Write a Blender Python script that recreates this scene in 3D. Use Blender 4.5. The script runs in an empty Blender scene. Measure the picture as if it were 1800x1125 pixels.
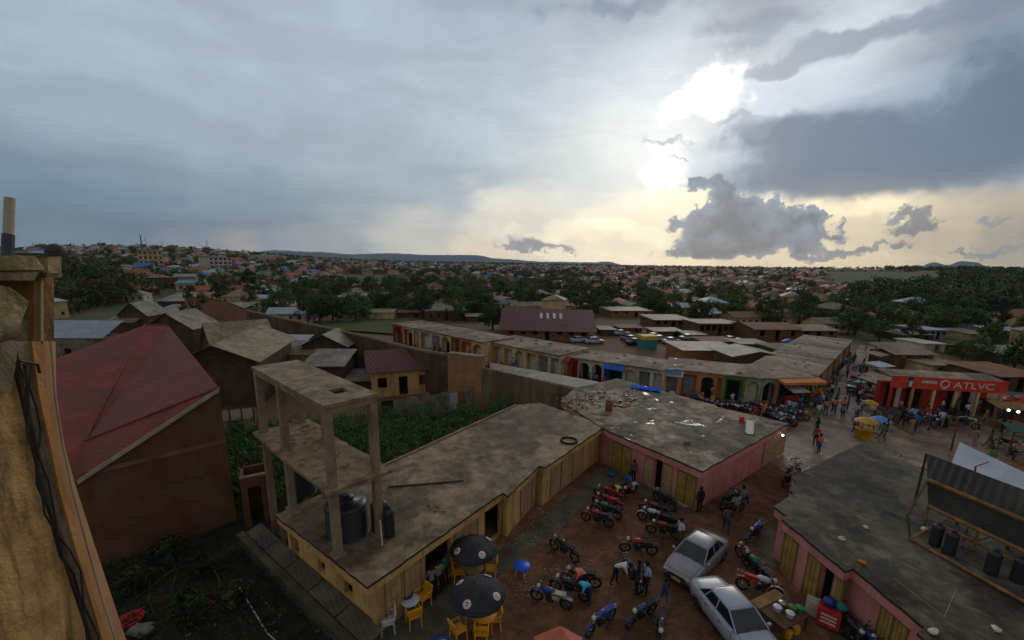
import bpy, math, random
from mathutils import Vector, Matrix
random.seed(7)
sc = bpy.context.scene
# ------------------------------------------------------------------ camera
H = 14.0
FPX = 740.0                                  # focal length in pixels of the 1800 px wide photograph
PITCH = math.radians(12.5); ROLL = math.radians(1.0)
CX, CY = 900.0, 463.0 + FPX*math.tan(PITCH)
cd = bpy.data.cameras.new('camera'); cam = bpy.data.objects.new('camera', cd)
sc.collection.objects.link(cam); sc.camera = cam
cd.sensor_fit = 'HORIZONTAL'; cd.sensor_width = 36; cd.lens = 36*FPX/1800
cd.shift_y = (CY - 562.5)/1800
cd.clip_start = 0.1; cd.clip_end = 30000
cam.location = (0, 0, H)
cam.rotation_mode = 'XYZ'
def ray(px, py):
    u = (px-CX)/FPX; v = -(py-CY)/FPX
    c, s = math.cos(ROLL), math.sin(ROLL)
    u2 = u*c - v*s; v2 = u*s + v*c
    c, s = math.cos(-PITCH), math.sin(-PITCH)
    return Vector((u2, c - v2*s, s + v2*c))
_x = ray(CX+100, CY) - ray(CX, CY); _z = ray(CX, CY-100) - ray(CX, CY); _x.normalize(); _z.normalize()
_m = Matrix((_x, _z, _x.cross(_z))).transposed()
cam.rotation_euler = _m.to_euler('XYZ')
# ------------------------------------------------------------------ exposure
vs = sc.view_settings
vs.view_transform = 'Standard'; vs.look = 'None'; vs.exposure = 0.0; vs.gamma = 1.0; vs.use_curve_mapping = False
sc.cycles.max_bounces = 5; sc.cycles.diffuse_bounces = 2; sc.cycles.glossy_bounces = 2
sc.cycles.transmission_bounces = 3; sc.cycles.volume_bounces = 0; sc.cycles.transparent_max_bounces = 6
sc.cycles.sample_clamp_indirect = 4.0

# ------------------------------------------------------------------ sky
def lin(c):
    r = []
    for v in c[:3]:
        v = v/255.0
        r.append(v/12.92 if v <= .04045 else ((v+.055)/1.055)**2.4)
    return tuple(r)
def azel(px, py):
    d = ray(px, py)
    return math.degrees(math.atan2(d.x, d.y)), math.degrees(math.atan2(d.z, math.hypot(d.x, d.y)))
SUN_AZ, SUN_EL = azel(1250, 150)
world = bpy.data.worlds.new('World'); sc.world = world; world.use_nodes = True
wt = world.node_tree; wt.nodes.clear()
class G:
    """small helper that writes maths as shader nodes"""
    def __init__(s, t): s.t = t
    def put(s, sock, v):
        if isinstance(v, bpy.types.NodeSocket): s.t.links.new(v, sock)
        else: sock.default_value = v
    def m(s, op, a, b=0.0, c=0.0, clamp=False):
        n = s.t.nodes.new('ShaderNodeMath'); n.operation = op; n.use_clamp = clamp
        s.put(n.inputs[0], a); s.put(n.inputs[1], b); s.put(n.inputs[2], c)
        return n.outputs[0]
    def v(s, op, a, b=(0, 0, 0), scale=None):
        n = s.t.nodes.new('ShaderNodeVectorMath'); n.operation = op
        s.put(n.inputs[0], a)
        if scale is None: s.put(n.inputs[1], b)
        else: s.put(n.inputs['Scale'], scale)
        return n.outputs['Value'] if op in ('DOT_PRODUCT', 'LENGTH', 'DISTANCE') else n.outputs[0]
    def noise(s, vec, scale, detail=5, rough=.55, dist=0.0, col=False, dim='3D'):
        n = s.t.nodes.new('ShaderNodeTexNoise'); n.noise_dimensions = dim; s.put(n.inputs['Vector'], vec)
        n.inputs['Scale'].default_value = scale; n.inputs['Detail'].default_value = detail
        n.inputs['Roughness'].default_value = rough; n.inputs['Distortion'].default_value = dist
        return n.outputs[1] if col else n.outputs[0]
    def step(s, x, a, b, lo=0.0, hi=1.0):
        n = s.t.nodes.new('ShaderNodeMapRange'); n.interpolation_type = 'SMOOTHSTEP'
        s.put(n.inputs[0], x); n.inputs[1].default_value = a; n.inputs[2].default_value = b
        n.inputs[3].default_value = lo; n.inputs[4].default_value = hi
        return n.outputs[0]
    def mix(s, f, a, b, mode='MIX'):
        n = s.t.nodes.new('ShaderNodeMix'); n.data_type = 'RGBA'; n.blend_type = mode
        s.put(n.inputs[0], f)
        for k, q in ((6, a), (7, b)):
            if isinstance(q, tuple) and len(q) == 3: q = q + (1,)
            s.put(n.inputs[k], q)
        return n.outputs[2]
    def xyz(s, x, y, z):
        n = s.t.nodes.new('ShaderNodeCombineXYZ')
        for k, q in enumerate((x, y, z)): s.put(n.inputs[k], q)
        return n.outputs[0]
    def sep(s, vec):
        n = s.t.nodes.new('ShaderNodeSeparateXYZ'); s.put(n.inputs[0], vec); return n.outputs
g = G(wt)
tc = wt.nodes.new('ShaderNodeTexCoord').outputs['Generated']
sx, sy, sz = g.sep(tc)
az = g.m('MULTIPLY', g.m('ARCTAN2', sx, sy), 180/math.pi)
el = g.m('MULTIPLY', g.m('ARCSINE', sz), 180/math.pi)
P2 = g.xyz(az, el, 0.0)
flat = g.v('MULTIPLY', P2, (.05, .17, 0))
wn = g.v('SUBTRACT', g.noise(flat, 1.0, 4, .6, 0, True, '2D'), (.5, .5, .5))
fine = g.v('SUBTRACT', g.noise(P2, .22, 5, .6, 0, True, '2D'), (.5, .5, .5))
Pw = g.v('ADD', P2, g.v('MULTIPLY', wn, (16, 7, 0)))
PTS = [  # px, py, sRGB of the cloud deck there, reach in degrees
 (60, 20, (164, 178, 192), 10), (300, 40, (172, 184, 198), 10), (600, 60, (170, 182, 196), 11), (900, 60, (166, 176, 190), 9),
 (60, 170, (156, 170, 184), 9), (330, 200, (158, 170, 182), 9), (620, 210, (158, 170, 182), 10), (900, 200, (180, 190, 200), 9),
 (10, 265, (112, 130, 150), 6), (180, 290, (122, 138, 156), 6), (420, 300, (140, 154, 168), 8), (700, 300, (156, 168, 178), 8),
 (60, 370, (92, 116, 140), 6), (260, 375, (94, 118, 142), 6), (470, 370, (124, 142, 158), 6), (640, 360, (156, 168, 176), 5),
 (100, 425, (126, 140, 152), 3), (300, 428, (160, 156, 152), 3), (430, 430, (190, 172, 154), 2.2), (560, 430, (164, 166, 164), 3),
 (730, 400, (216, 212, 198), 4), (720, 440, (206, 202, 190), 3), (900, 380, (232, 226, 208), 4), (870, 440, (228, 214, 190), 3),
 (1000, 300, (204, 210, 210), 5), (1060, 120, (190, 200, 212), 8), (1060, 230, (216, 220, 220), 6), (1080, 20, (140, 150, 166), 7),
 (1180, 60, (186, 196, 208), 6), (1330, 30, (136, 146, 162), 5), (1450, 70, (200, 210, 222), 6), (1560, 40, (228, 234, 240), 6.5),
 (1700, 20, (112, 122, 138), 6), (1790, 60, (116, 128, 144), 6), (1400, 170, (176, 188, 204), 6), (1560, 160, (146, 160, 178), 6),
 (1060, 400, (255, 244, 216), 5), (1180, 420, (255, 242, 210), 4), (1330, 465, (238, 220, 190), 3), (1500, 410, (244, 228, 194), 4),
 (1640, 430, (216, 200, 170), 4), (1780, 430, (184, 172, 150), 4), (1500, 465, (246, 224, 184), 3), (1700, 465, (226, 204, 166), 3),
 (900, -200, (120, 128, 142), 12), (200, -200, (126, 136, 150), 12), (1600, -200, (104, 112, 126), 12),  # out-of-frame tones, chosen for the light they give the foreground
]
acc = (0, 0, 0); wsum = 4e-6
Pq = g.v('MULTIPLY', Pw, (1, 1.5, 0))
for (px, py, c, s_) in PTS:
    a0, e0 = azel(px, py)
    d = g.v('SUBTRACT', Pq, (a0, e0*1.5, 0))
    w = g.m('EXPONENT', g.m('MULTIPLY', g.v('DOT_PRODUCT', d, d), -1.0/(s_*s_)))
    n = wt.nodes.new('ShaderNodeVectorMath'); n.operation = 'MULTIPLY_ADD'
    g.put(n.inputs[0], w); n.inputs[1].default_value = tuple(a*b for a, b in zip(lin(c), (1.03, 1.05, 1.03) if c[2] > c[0] else (1.03, 1.03, 1.04))); g.put(n.inputs[2], acc); acc = n.outputs[0]
    wsum = g.m('ADD', wsum, w)
acc = g.v('ADD', acc, tuple(v*4e-6 for v in lin((150, 162, 180))))
base = g.v('SCALE', acc, scale=g.m('DIVIDE', 1.0, wsum))
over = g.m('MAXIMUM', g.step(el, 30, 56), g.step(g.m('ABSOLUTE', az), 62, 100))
base = g.mix(over, base, lin((132, 135, 140)))  # unseen sky overhead and behind, toned to set the foreground's brightness
def blob(P, L, k=1.0):
    """sum of soft ellipses; each (px, py, half width px, half height px)"""
    tot = None
    for (px, py, w, h) in L:
        a0, e0 = azel(px, py); a1, _ = azel(px+w, py); _, e1 = azel(px, py-h)
        n = wt.nodes.new('ShaderNodeVectorMath'); n.operation = 'MULTIPLY_ADD'
        kx, ky = math.sqrt(.7)/abs(a1-a0), math.sqrt(.7)/abs(e1-e0)
        g.put(n.inputs[0], P); n.inputs[1].default_value = (kx, ky, 0); n.inputs[2].default_value = (-a0*kx, -e0*ky, 0)
        v = g.m('EXPONENT', g.m('MULTIPLY', g.v('DOT_PRODUCT', n.outputs[0], n.outputs[0]), -1.0))
        tot = v if tot is None else g.m('ADD', tot, v)
    return tot
fx, fy, fz = g.sep(fine)
# streaks
st = g.noise(g.v('MULTIPLY', Pw, (.03, .32, 0)), 1.0, 4, .6, 0, False, '2D')
base = g.v('SCALE', base, scale=g.step(g.m('ADD', st, g.m('MULTIPLY', fx, .55)), .2, .8, .92, 1.08))
# dark deck on the right with its flat base
P3 = g.v('ADD', P2, g.v('MULTIPLY', wn, (5, 2.5, 0)))
P3 = g.v('ADD', P3, g.v('MULTIPLY', fine, (4, 2.6, 0)))
deck = blob(P3, [(1760, 240, 330, 120), (1560, 290, 260, 66), (1400, 315, 170, 40), (1790, 110, 130, 90), (1330, 235, 90, 22), (1440, 250, 100, 40)])
dm = g.step(g.m('ADD', deck, g.m('MULTIPLY', fy, .9)), .25, 1.25)
basecut = g.step(g.sep(P3)[1], azel(1500, 366)[1]-.4, azel(1500, 352)[1]+.8)
dm = g.m('MULTIPLY', dm, basecut)
dcol = g.mix(g.step(g.m('ADD', deck, g.m('MULTIPLY', fx, .9)), .5, 1.6), lin((150, 168, 186)), lin((88, 107, 130)))
sky = g.mix(g.m('MULTIPLY', dm, .88), base, dcol)
# broken darker cloud across the upper right
up = blob(P3, [(1330, 30, 150, 26), (1500, 60, 120, 14), (1440, 96, 70, 13), (1700, 20, 190, 34), (1100, 12, 150, 20), (1360, 120, 60, 12)])
sky = g.mix(g.m('MULTIPLY', g.step(g.m('ADD', up, g.m('MULTIPLY', fx, 1.5)), .35, 1.15), .75), sky, lin((116, 130, 150)))
shaft = blob(P2, [(1745, 420, 34, 60), (1800, 430, 40, 60)])
sky = g.mix(g.m('MULTIPLY', g.step(shaft, .2, 1.1), .45), sky, lin((150, 146, 136)))
# glow of the hidden sun and the gaps below it
P4 = g.v('ADD', P2, g.v('MULTIPLY', fine, (9, 6, 0)))
glow = blob(P4, [(1250, 152, 62, 42), (1225, 185, 50, 18)])
soft = blob(P2, [(1225, 180, 200, 130), (1160, 300, 150, 90)])
sky = g.v('ADD', sky, g.v('SCALE', (.13, .12, .1), scale=g.m('MULTIPLY', soft, g.m('SUBTRACT', 1.0, g.m('MULTIPLY', dm, .9)))))
sky = g.v('ADD', sky, g.v('SCALE', (1.0, .95, .82), scale=g.step(glow, .3, 1.25)))
gap = blob(P4, [(1165, 290, 50, 20), (1190, 318, 34, 10)])
sky = g.v('ADD', sky, g.v('SCALE', (.6, .53, .36), scale=g.step(gap, .2, 1.15)))
gap2 = blob(P4, [(1430, 372, 90, 15), (1320, 352, 34, 11), (1540, 374, 60, 10), (1130, 405, 110, 16), (980, 410, 130, 14)])
sky = g.v('ADD', sky, g.v('SCALE', (.24, .2, .12), scale=g.step(gap2, .1, 1.3)))
# small wisps over the glow
wis = blob(P4, [(1170, 256, 46, 5), (1200, 276, 28, 4), (1290, 214, 50, 9), (1360, 230, 60, 14), (1340, 60, 90, 22), (1330, 232, 50, 12)])
sky = g.mix(g.m('MULTIPLY', g.step(wis, .25, 1.0), .55), sky, lin((132, 146, 166)))
# cumulus heads near the horizon: crisp, crinkled edges
fine2 = g.v('SUBTRACT', g.noise(P2, .5, 5, .66, 0, True, '2D'), (.5, .5, .5))
P5 = g.v('ADD', P2, g.v('MULTIPLY', fine2, (5, 3.6, 0)))
P5 = g.v('ADD', P5, g.v('MULTIPLY', fine, (5, 2.6, 0)))
cum = blob(P5, [(1300, 405, 88, 30), (1390, 408, 56, 26), (1240, 395, 42, 20), (1292, 365, 38, 26), (1262, 338, 30, 20), (1250, 320, 26, 9),
                (1370, 375, 26, 16), (1420, 392, 30, 16), (1230, 440, 80, 12), (1350, 440, 110, 12)], 1.0)
small = blob(P5, [(930, 420, 30, 11), (968, 436, 46, 7), (905, 434, 26, 5), (1606, 374, 20, 12), (1596, 392, 30, 11), (1630, 384, 22, 6), (1575, 408, 18, 6), (1752, 383, 28, 7), (1772, 394, 24, 5),
                  (1500, 434, 60, 5), (1440, 444, 70, 5), (1700, 447, 50, 5), (1780, 440, 40, 7), (1560, 436, 30, 4)], 1.0)
cutb = g.step(el, azel(1300, 459)[1]-.05, azel(1300, 455)[1]+.1)
cm = g.m('MULTIPLY', g.step(cum, .36, .66), cutb)
ccol = g.mix(g.step(g.m('ADD', g.m('MULTIPLY', cum, .45), g.m('MULTIPLY', fy, 1.6)), .1, 1.0), lin((134, 148, 166)), lin((80, 95, 116)))
sky = g.mix(g.m('MULTIPLY', cm, .96), sky, ccol)
sky = g.mix(g.m('MULTIPLY', g.step(small, .25, 1.0), .85), sky, g.mix(g.step(fx, -.15, .15), lin((104, 114, 130)), lin((140, 148, 160))))
# a little clear-sky light through the cloud
nish = wt.nodes.new('ShaderNodeTexSky'); nish.sky_type = 'NISHITA'; nish.sun_disc = False
nish.sun_elevation = math.radians(SUN_EL); nish.sun_rotation = math.radians(SUN_AZ)
sky = g.v('ADD', sky, g.v('SCALE', nish.outputs[0], scale=.004))
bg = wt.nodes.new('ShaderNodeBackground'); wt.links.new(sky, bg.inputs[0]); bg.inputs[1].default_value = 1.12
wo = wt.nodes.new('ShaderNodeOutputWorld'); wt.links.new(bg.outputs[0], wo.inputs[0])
world.cycles.sampling_method = 'MANUAL'; world.cycles.sample_map_resolution = 512

# ------------------------------------------------------------------ sun behind cloud
sl = bpy.data.lights.new('sun', 'SUN'); sl.energy = 0.5; sl.angle = math.radians(14); sl.color = (1, .93, .82)
so = bpy.data.objects.new('sun', sl); sc.collection.objects.link(so)
sd = ray(1250, 150).normalized()
so.rotation_euler = sd.to_track_quat('Z', 'Y').to_euler()
so.location = (0, 0, 60)

# ------------------------------------------------------------------ measuring helpers (all give real positions in metres)
MW = cam.rotation_euler.to_matrix()
MI = MW.inverted()
def proj(v):
    d = MI @ (Vector(v)-Vector((0, 0, H)))
    if d.z > -.05: return None
    return CX + FPX*d.x/-d.z, CY - FPX*d.y/-d.z
def smooth(a, b, x):
    t = max(0.0, min(1.0, (x-a)/(b-a))); return t*t*(3-2*t)
def zt(x, y):
    """height of the land: flat market, town rising gently, a hill to the left"""
    r = math.hypot(x, y); a = math.degrees(math.atan2(x, y))
    z = 9.0*smooth(110, 900, r) + 15*math.exp(-((a+40)/15)**2)*smooth(140, 620, r)
    z += 3.5*math.exp(-((a-46)/14)**2)*smooth(120, 420, r)
    if r > 950: z -= 16*smooth(950, 2600, r)
    return z
def P(px, py, z=0.0):
    d = ray(px, py); t = (z-H)/d.z
    return Vector((d.x*t, d.y*t, z))
def Gd(px, py):
    d = ray(px, py); z = 0.0
    if d.z > -.004: d.z = -.004
    for k in range(25):
        t = (z-H)/d.z; z = .5*z + .5*zt(d.x*t, d.y*t)
    t = (z-H)/d.z
    return Vector((d.x*t, d.y*t, zt(d.x*t, d.y*t)))
def zfor(p, px, py):
    d = ray(px, py); return H + math.hypot(p[0], p[1])*d.z/math.hypot(d.x, d.y)
def hitwall(px, py, p0, p1):
    """distance along the wall p0-p1 and height where that sight line meets it"""
    d = ray(px, py); ex, ey = p1[0]-p0[0], p1[1]-p0[1]
    n = Vector((-ey, ex, 0)); t = n.dot(Vector((p0[0], p0[1], 0)))/n.dot(Vector((d.x, d.y, 0)))
    X, Y, Z = d.x*t, d.y*t, H+d.z*t
    L = math.hypot(ex, ey)
    return ((X-p0[0])*ex+(Y-p0[1])*ey)/L, Z

# ------------------------------------------------------------------ materials
MAT = {}
def mat(name, col, rough=.85, var=.3, scale=1.2, stain=None, stain_amt=.5, bump=.15, metal=0.0, spec=.3, rnd=0.0, corr=None, wet=0.0, damp=0.0, streak=False, brick=None, emit=None):
    if name in MAT: return MAT[name]
    if emit is None and col[0] >= col[2]: col = (col[0]*1.1, col[1], col[2]*.82)
    if stain is not None and stain[0] >= stain[2]: stain = (stain[0]*1.1, stain[1], stain[2]*.85)
    m = bpy.data.materials.new(name); m.use_nodes = True; t = m.node_tree; t.nodes.clear(); g = G(t)
    b = t.nodes.new('ShaderNodeBsdfPrincipled'); o = t.nodes.new('ShaderNodeOutputMaterial'); t.links.new(b.outputs[0], o.inputs[0])
    if emit is not None:
        b.inputs['Base Color'].default_value = col+(1,); b.inputs['Emission Color'].default_value = col+(1,); b.inputs['Emission Strength'].default_value = emit
        MAT[name] = m; return m
    co = t.nodes.new('ShaderNodeTexCoord').outputs['Object']
    oi = t.nodes.new('ShaderNodeObjectInfo')
    pos = g.v('ADD', co, g.v('SCALE', (37.1, 17.3, 5.7), scale=oi.outputs['Random'])) if rnd else co
    n1 = g.noise(pos, scale, 5, .62)
    col_a = tuple(c*(1-var) for c in col); col_b = tuple(min(1, c*(1+var)) for c in col)
    c = g.mix(g.step(n1, .3, .72), col_a, col_b)
    if brick:
        bw, bh = brick
        bt = t.nodes.new('ShaderNodeTexBrick'); x, y, z = g.sep(co)
        g.put(bt.inputs['Vector'], g.xyz(g.m('ADD', x, y), z, 0.0))
        bt.inputs['Scale'].default_value = 1; bt.inputs['Brick Width'].default_value = bw; bt.inputs['Row Height'].default_value = bh
        bt.inputs['Mortar Size'].default_value = .018; bt.inputs['Color1'].default_value = (.9, .9, .9, 1); bt.inputs['Color2'].default_value = (.55, .55, .55, 1); bt.inputs['Mortar'].default_value = (.95, .93, .9, 1)
        c = g.mix(.8, c, bt.outputs[0], 'MULTIPLY')
    if stain is not None:
        q = g.v('MULTIPLY', pos, (2.2, 2.2, .35)) if streak else pos
        n2 = g.noise(q, scale*.55+.13, 6, .68, .4)
        c = g.mix(g.m('MULTIPLY', g.step(n2, .46, .62), stain_amt), c, stain)
    if damp:
        nd = g.noise(g.v('ADD', pos, g.v('SCALE', g.noise(pos, .9, 3, .5, 0, True), scale=1.6)), .21, 6, .66)
        nd2 = g.noise(pos, 1.7, 5, .75)
        dmp = g.step(nd, .46, .54); c = g.v('SCALE', c, scale=g.m('SUBTRACT', 1.0, g.m('MULTIPLY', dmp, damp)))
        c = g.v('SCALE', c, scale=g.step(nd2, .3, .65, .62, 1.2))
    if rnd:
        c = g.v('SCALE', c, scale=g.m('ADD', 1-rnd, g.m('MULTIPLY', oi.outputs['Random'], 2*rnd)))
    hgt = g.m('MULTIPLY', g.noise(pos, scale*6, 3, .6), .02)
    if corr:
        dx, dy, per = corr
        ph = g.m('MULTIPLY', g.v('DOT_PRODUCT', co, (dx, dy, 0)), 2*math.pi/per)
        sn = g.m('SINE', ph)
        hgt = g.m('ADD', hgt, g.m('MULTIPLY', sn, per*.16))
        c = g.v('SCALE', c, scale=g.m('ADD', .94, g.m('MULTIPLY', g.step(sn, -1, -.3), .06)))
    g.put(b.inputs['Base Color'], c)
    if wet:
        n3 = g.noise(pos, .55, 8, .66, .6); pud = g.step(n3, .66-wet*.16, .74-wet*.16)
        g.put(b.inputs['Roughness'], g.mix(pud, (rough,)*3, (.16,)*3))
        c2 = g.mix(g.m('MULTIPLY', pud, .45), c, tuple(v*.3 for v in col)); g.put(b.inputs['Base Color'], c2)
        hgt = g.m('MULTIPLY', hgt, g.m('SUBTRACT', 1.0, pud))
    else:
        g.put(b.inputs['Roughness'], g.mix(n1, (max(.05, rough-.08),)*3, (min(1, rough+.08),)*3))
    b.inputs['Metallic'].default_value = metal; b.inputs['Specular IOR Level'].default_value = spec
    if bump:
        bn = t.nodes.new('ShaderNodeBump'); bn.inputs['Strength'].default_value = min(1, bump*3); bn.inputs['Distance'].default_value = 1.0
        g.put(bn.inputs['Height'], hgt); t.links.new(bn.outputs[0], b.inputs['Normal'])
    MAT[name] = m; return m
def glass(name, col=(.02, .025, .03)):
    if name in MAT: return MAT[name]
    m = bpy.data.materials.new(name); m.use_nodes = True; b = m.node_tree.nodes['Principled BSDF']
    b.inputs['Base Color'].default_value = col+(1,); b.inputs['Roughness'].default_value = .06; b.inputs['Specular IOR Level'].default_value = .7
    MAT[name] = m; return m
def leafmat(name, col, rnd=.25, scale=.8):
    if name in MAT: return MAT[name]
    m = mat(name, col, .75, .45, scale, None, bump=0, spec=.25, rnd=rnd)
    return m
ctan = mat('concrete roof tan', (.27, .215, .15), .7, .22, .9, (.1, .08, .06), .55, .1, wet=.25, damp=.42, spec=.18)
cgrey = mat('concrete roof grey', (.27, .235, .185), .75, .4, .8, (.08, .07, .055), .8, .3, wet=.5, damp=.5, spec=.16)
cdark = mat('concrete roof dark', (.12, .112, .09), .7, .35, .55, (.032, .027, .02), .8, .1, wet=.34, damp=.5, spec=.16)
conc = mat('raw concrete', (.27, .215, .155), .9, .2, 1.8, (.13, .1, .07), .5, .2)
apron = mat('concrete apron', (.11, .105, .09), .8, .3, .8, (.06, .045, .03), .6, .1, wet=.2)
dirt = mat('red dirt', (.2, .1, .05), .9, .25, .35, (.085, .052, .033), .7, .3, wet=.15, damp=.35)
mud = mat('wet mud road', (.26, .19, .14), .48, .35, .3, (.1, .072, .052), .7, .3, wet=.66, damp=.3)
yel = mat('yellow plaster', (.56, .36, .155), .85, .14, 1.1, (.22, .14, .07), .5, .08, streak=True)
yel2 = mat('weathered ochre plaster', (.56, .36, .16), .85, .25, 3.5, (.1, .065, .035), .8, .4, streak=True)
cream = mat('cream plaster', (.46, .37, .24), .85, .15, 1.2, (.2, .15, .1), .5, .08, streak=True)
pinkm = mat('pink plaster', (.56, .25, .25), .85, .13, 1.0, (.24, .12, .1), .45, .08, streak=True)
olive = mat('olive yellow door paint', (.34, .25, .07), .6, .15, 2.0, (.15, .1, .04), .4, .05)
beige = mat('beige door paint', (.42, .3, .17), .6, .12, 2.0, (.2, .13, .08), .35, .05)
black = mat('painted doorway dark', (.012, .011, .01), .9, .1, 1, bump=0)  # opaque black standing in for the dark inside of doorways
trimb = mat('black roof edge', (.035, .03, .025), .7, .2, 2)
redroof = mat('red corrugated sheet', (.2, .052, .043), .6, .25, .6, (.13, .06, .045), .6, .06, corr=(.3, .95, .2), spec=.12)
greysheet = mat('grey corrugated sheet', (.27, .25, .22), .55, .3, .5, (.15, .09, .055), .7, .2, corr=(.8, .6, .2), spec=.4, damp=.3)
tansheet = mat('tan corrugated sheet', (.3, .25, .165), .6, .18, .5, (.16, .12, .08), .5, .2, corr=(.35, .93, .3), spec=.4, damp=.3)
whitesheet = mat('new zinc sheet', (.42, .45, .5), .5, .1, .5, (.3, .33, .38), .5, .04, corr=(.85, -.5, .25), metal=.1)
blacksheet = mat('black roofing sheet', (.034, .032, .027), .65, .25, .6, (.09, .08, .07), .5, .15, corr=(.6, -.8, .3))
maroon = mat('maroon sheet', (.13, .055, .055), .6, .15, .5, (.08, .04, .04), .5, .15, corr=(.9, .4, .4))
brickm = mat('mud brick', (.15, .072, .038), .92, .2, .8, (.14, .1, .07), .6, .2, brick=(.26, .1))
brickd = mat('dark weathered brick', (.11, .07, .048), .95, .25, .8, (.045, .04, .03), .7, .2, brick=(.26, .1))
brickr = mat('orange brick', (.34, .15, .075), .92, .2, .8, (.2, .13, .08), .6, .2, brick=(.26, .1))
wallpale = mat('stained boundary wall', (.2, .165, .1), .92, .2, .5, (.085, .075, .045), .7, .15, streak=True)
timber = mat('weathered timber', (.26, .145, .065), .85, .3, 3, (.1, .06, .035), .5, .2)
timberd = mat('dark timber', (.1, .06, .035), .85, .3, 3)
whitep = mat('white paint', (.6, .6, .58), .6, .1, 1.5, (.35, .3, .25), .4, .05)
bluep = mat('blue paint', (.02, .12, .42), .5, .15, 1.5, (.02, .06, .2), .4, .05)
redp = mat('red paint', (.46, .035, .03), .55, .15, 1.5, (.25, .03, .03), .4, .05)
orangep = mat('orange paint', (.55, .2, .045), .6, .15, 1.5, (.35, .12, .04), .4, .05)
greenp = mat('green paint', (.1, .22, .05), .6, .15, 1.5, bump=.05)
tealp = mat('teal paint', (.03, .2, .2), .6, .15, 1.5, bump=.05)
greyp = mat('grey shutter paint', (.24, .25, .26), .6, .15, 1.5, (.15, .14, .13), .4, .05, corr=(0, 0, .2))
tankm = mat('black ribbed plastic', (.018, .02, .021), .42, .2, 2, spec=.5, bump=.05)
rubber = mat('tyre rubber', (.02, .019, .018), .85, .2, 3, bump=.05)
steel = mat('worn steel', (.35, .35, .36), .35, .15, 3, metal=.8, bump=.05)
blackp = mat('black painted metal', (.025, .025, .027), .4, .2, 3, spec=.5, bump=.03)
yplastic = mat('yellow plastic', (.75, .38, .015), .45, .08, 3, bump=.02, spec=.5)
wplastic = mat('white plastic', (.62, .63, .66), .45, .08, 3, bump=.02, spec=.5)
glassd = glass('dark glass')
lampg = mat('lit lamp glass', (1, .97, .9), emit=6.0)
skin_m = mat('dark skin', (.07, .038, .024), .55, .1, 6, bump=0)
hair_m = mat('black hair', (.01, .009, .008), .8, .1, 6, bump=0)
def cloth(name, c): return mat('cloth '+name, c, .9, .12, 5, bump=.03)
CL = {'white': cloth('white', (.55, .56, .6)), 'black': cloth('black', (.015, .015, .017)), 'navy': cloth('navy', (.03, .05, .13)), 'blue': cloth('blue', (.03, .13, .4)),
      'turquoise': cloth('turquoise', (.05, .36, .5)), 'yellow': cloth('yellow', (.5, .48, .06)), 'red': cloth('red', (.45, .035, .04)), 'pink': cloth('pink', (.6, .16, .14)),
      'grey': cloth('grey', (.2, .2, .21)), 'brown': cloth('brown', (.14, .08, .05)), 'green': cloth('green', (.04, .2, .08)), 'orange': cloth('orange', (.5, .2, .05)),
      'purple': cloth('purple', (.15, .06, .3)), 'khaki': cloth('khaki', (.3, .24, .14)), 'pale blue': cloth('pale blue', (.3, .42, .62))}

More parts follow.
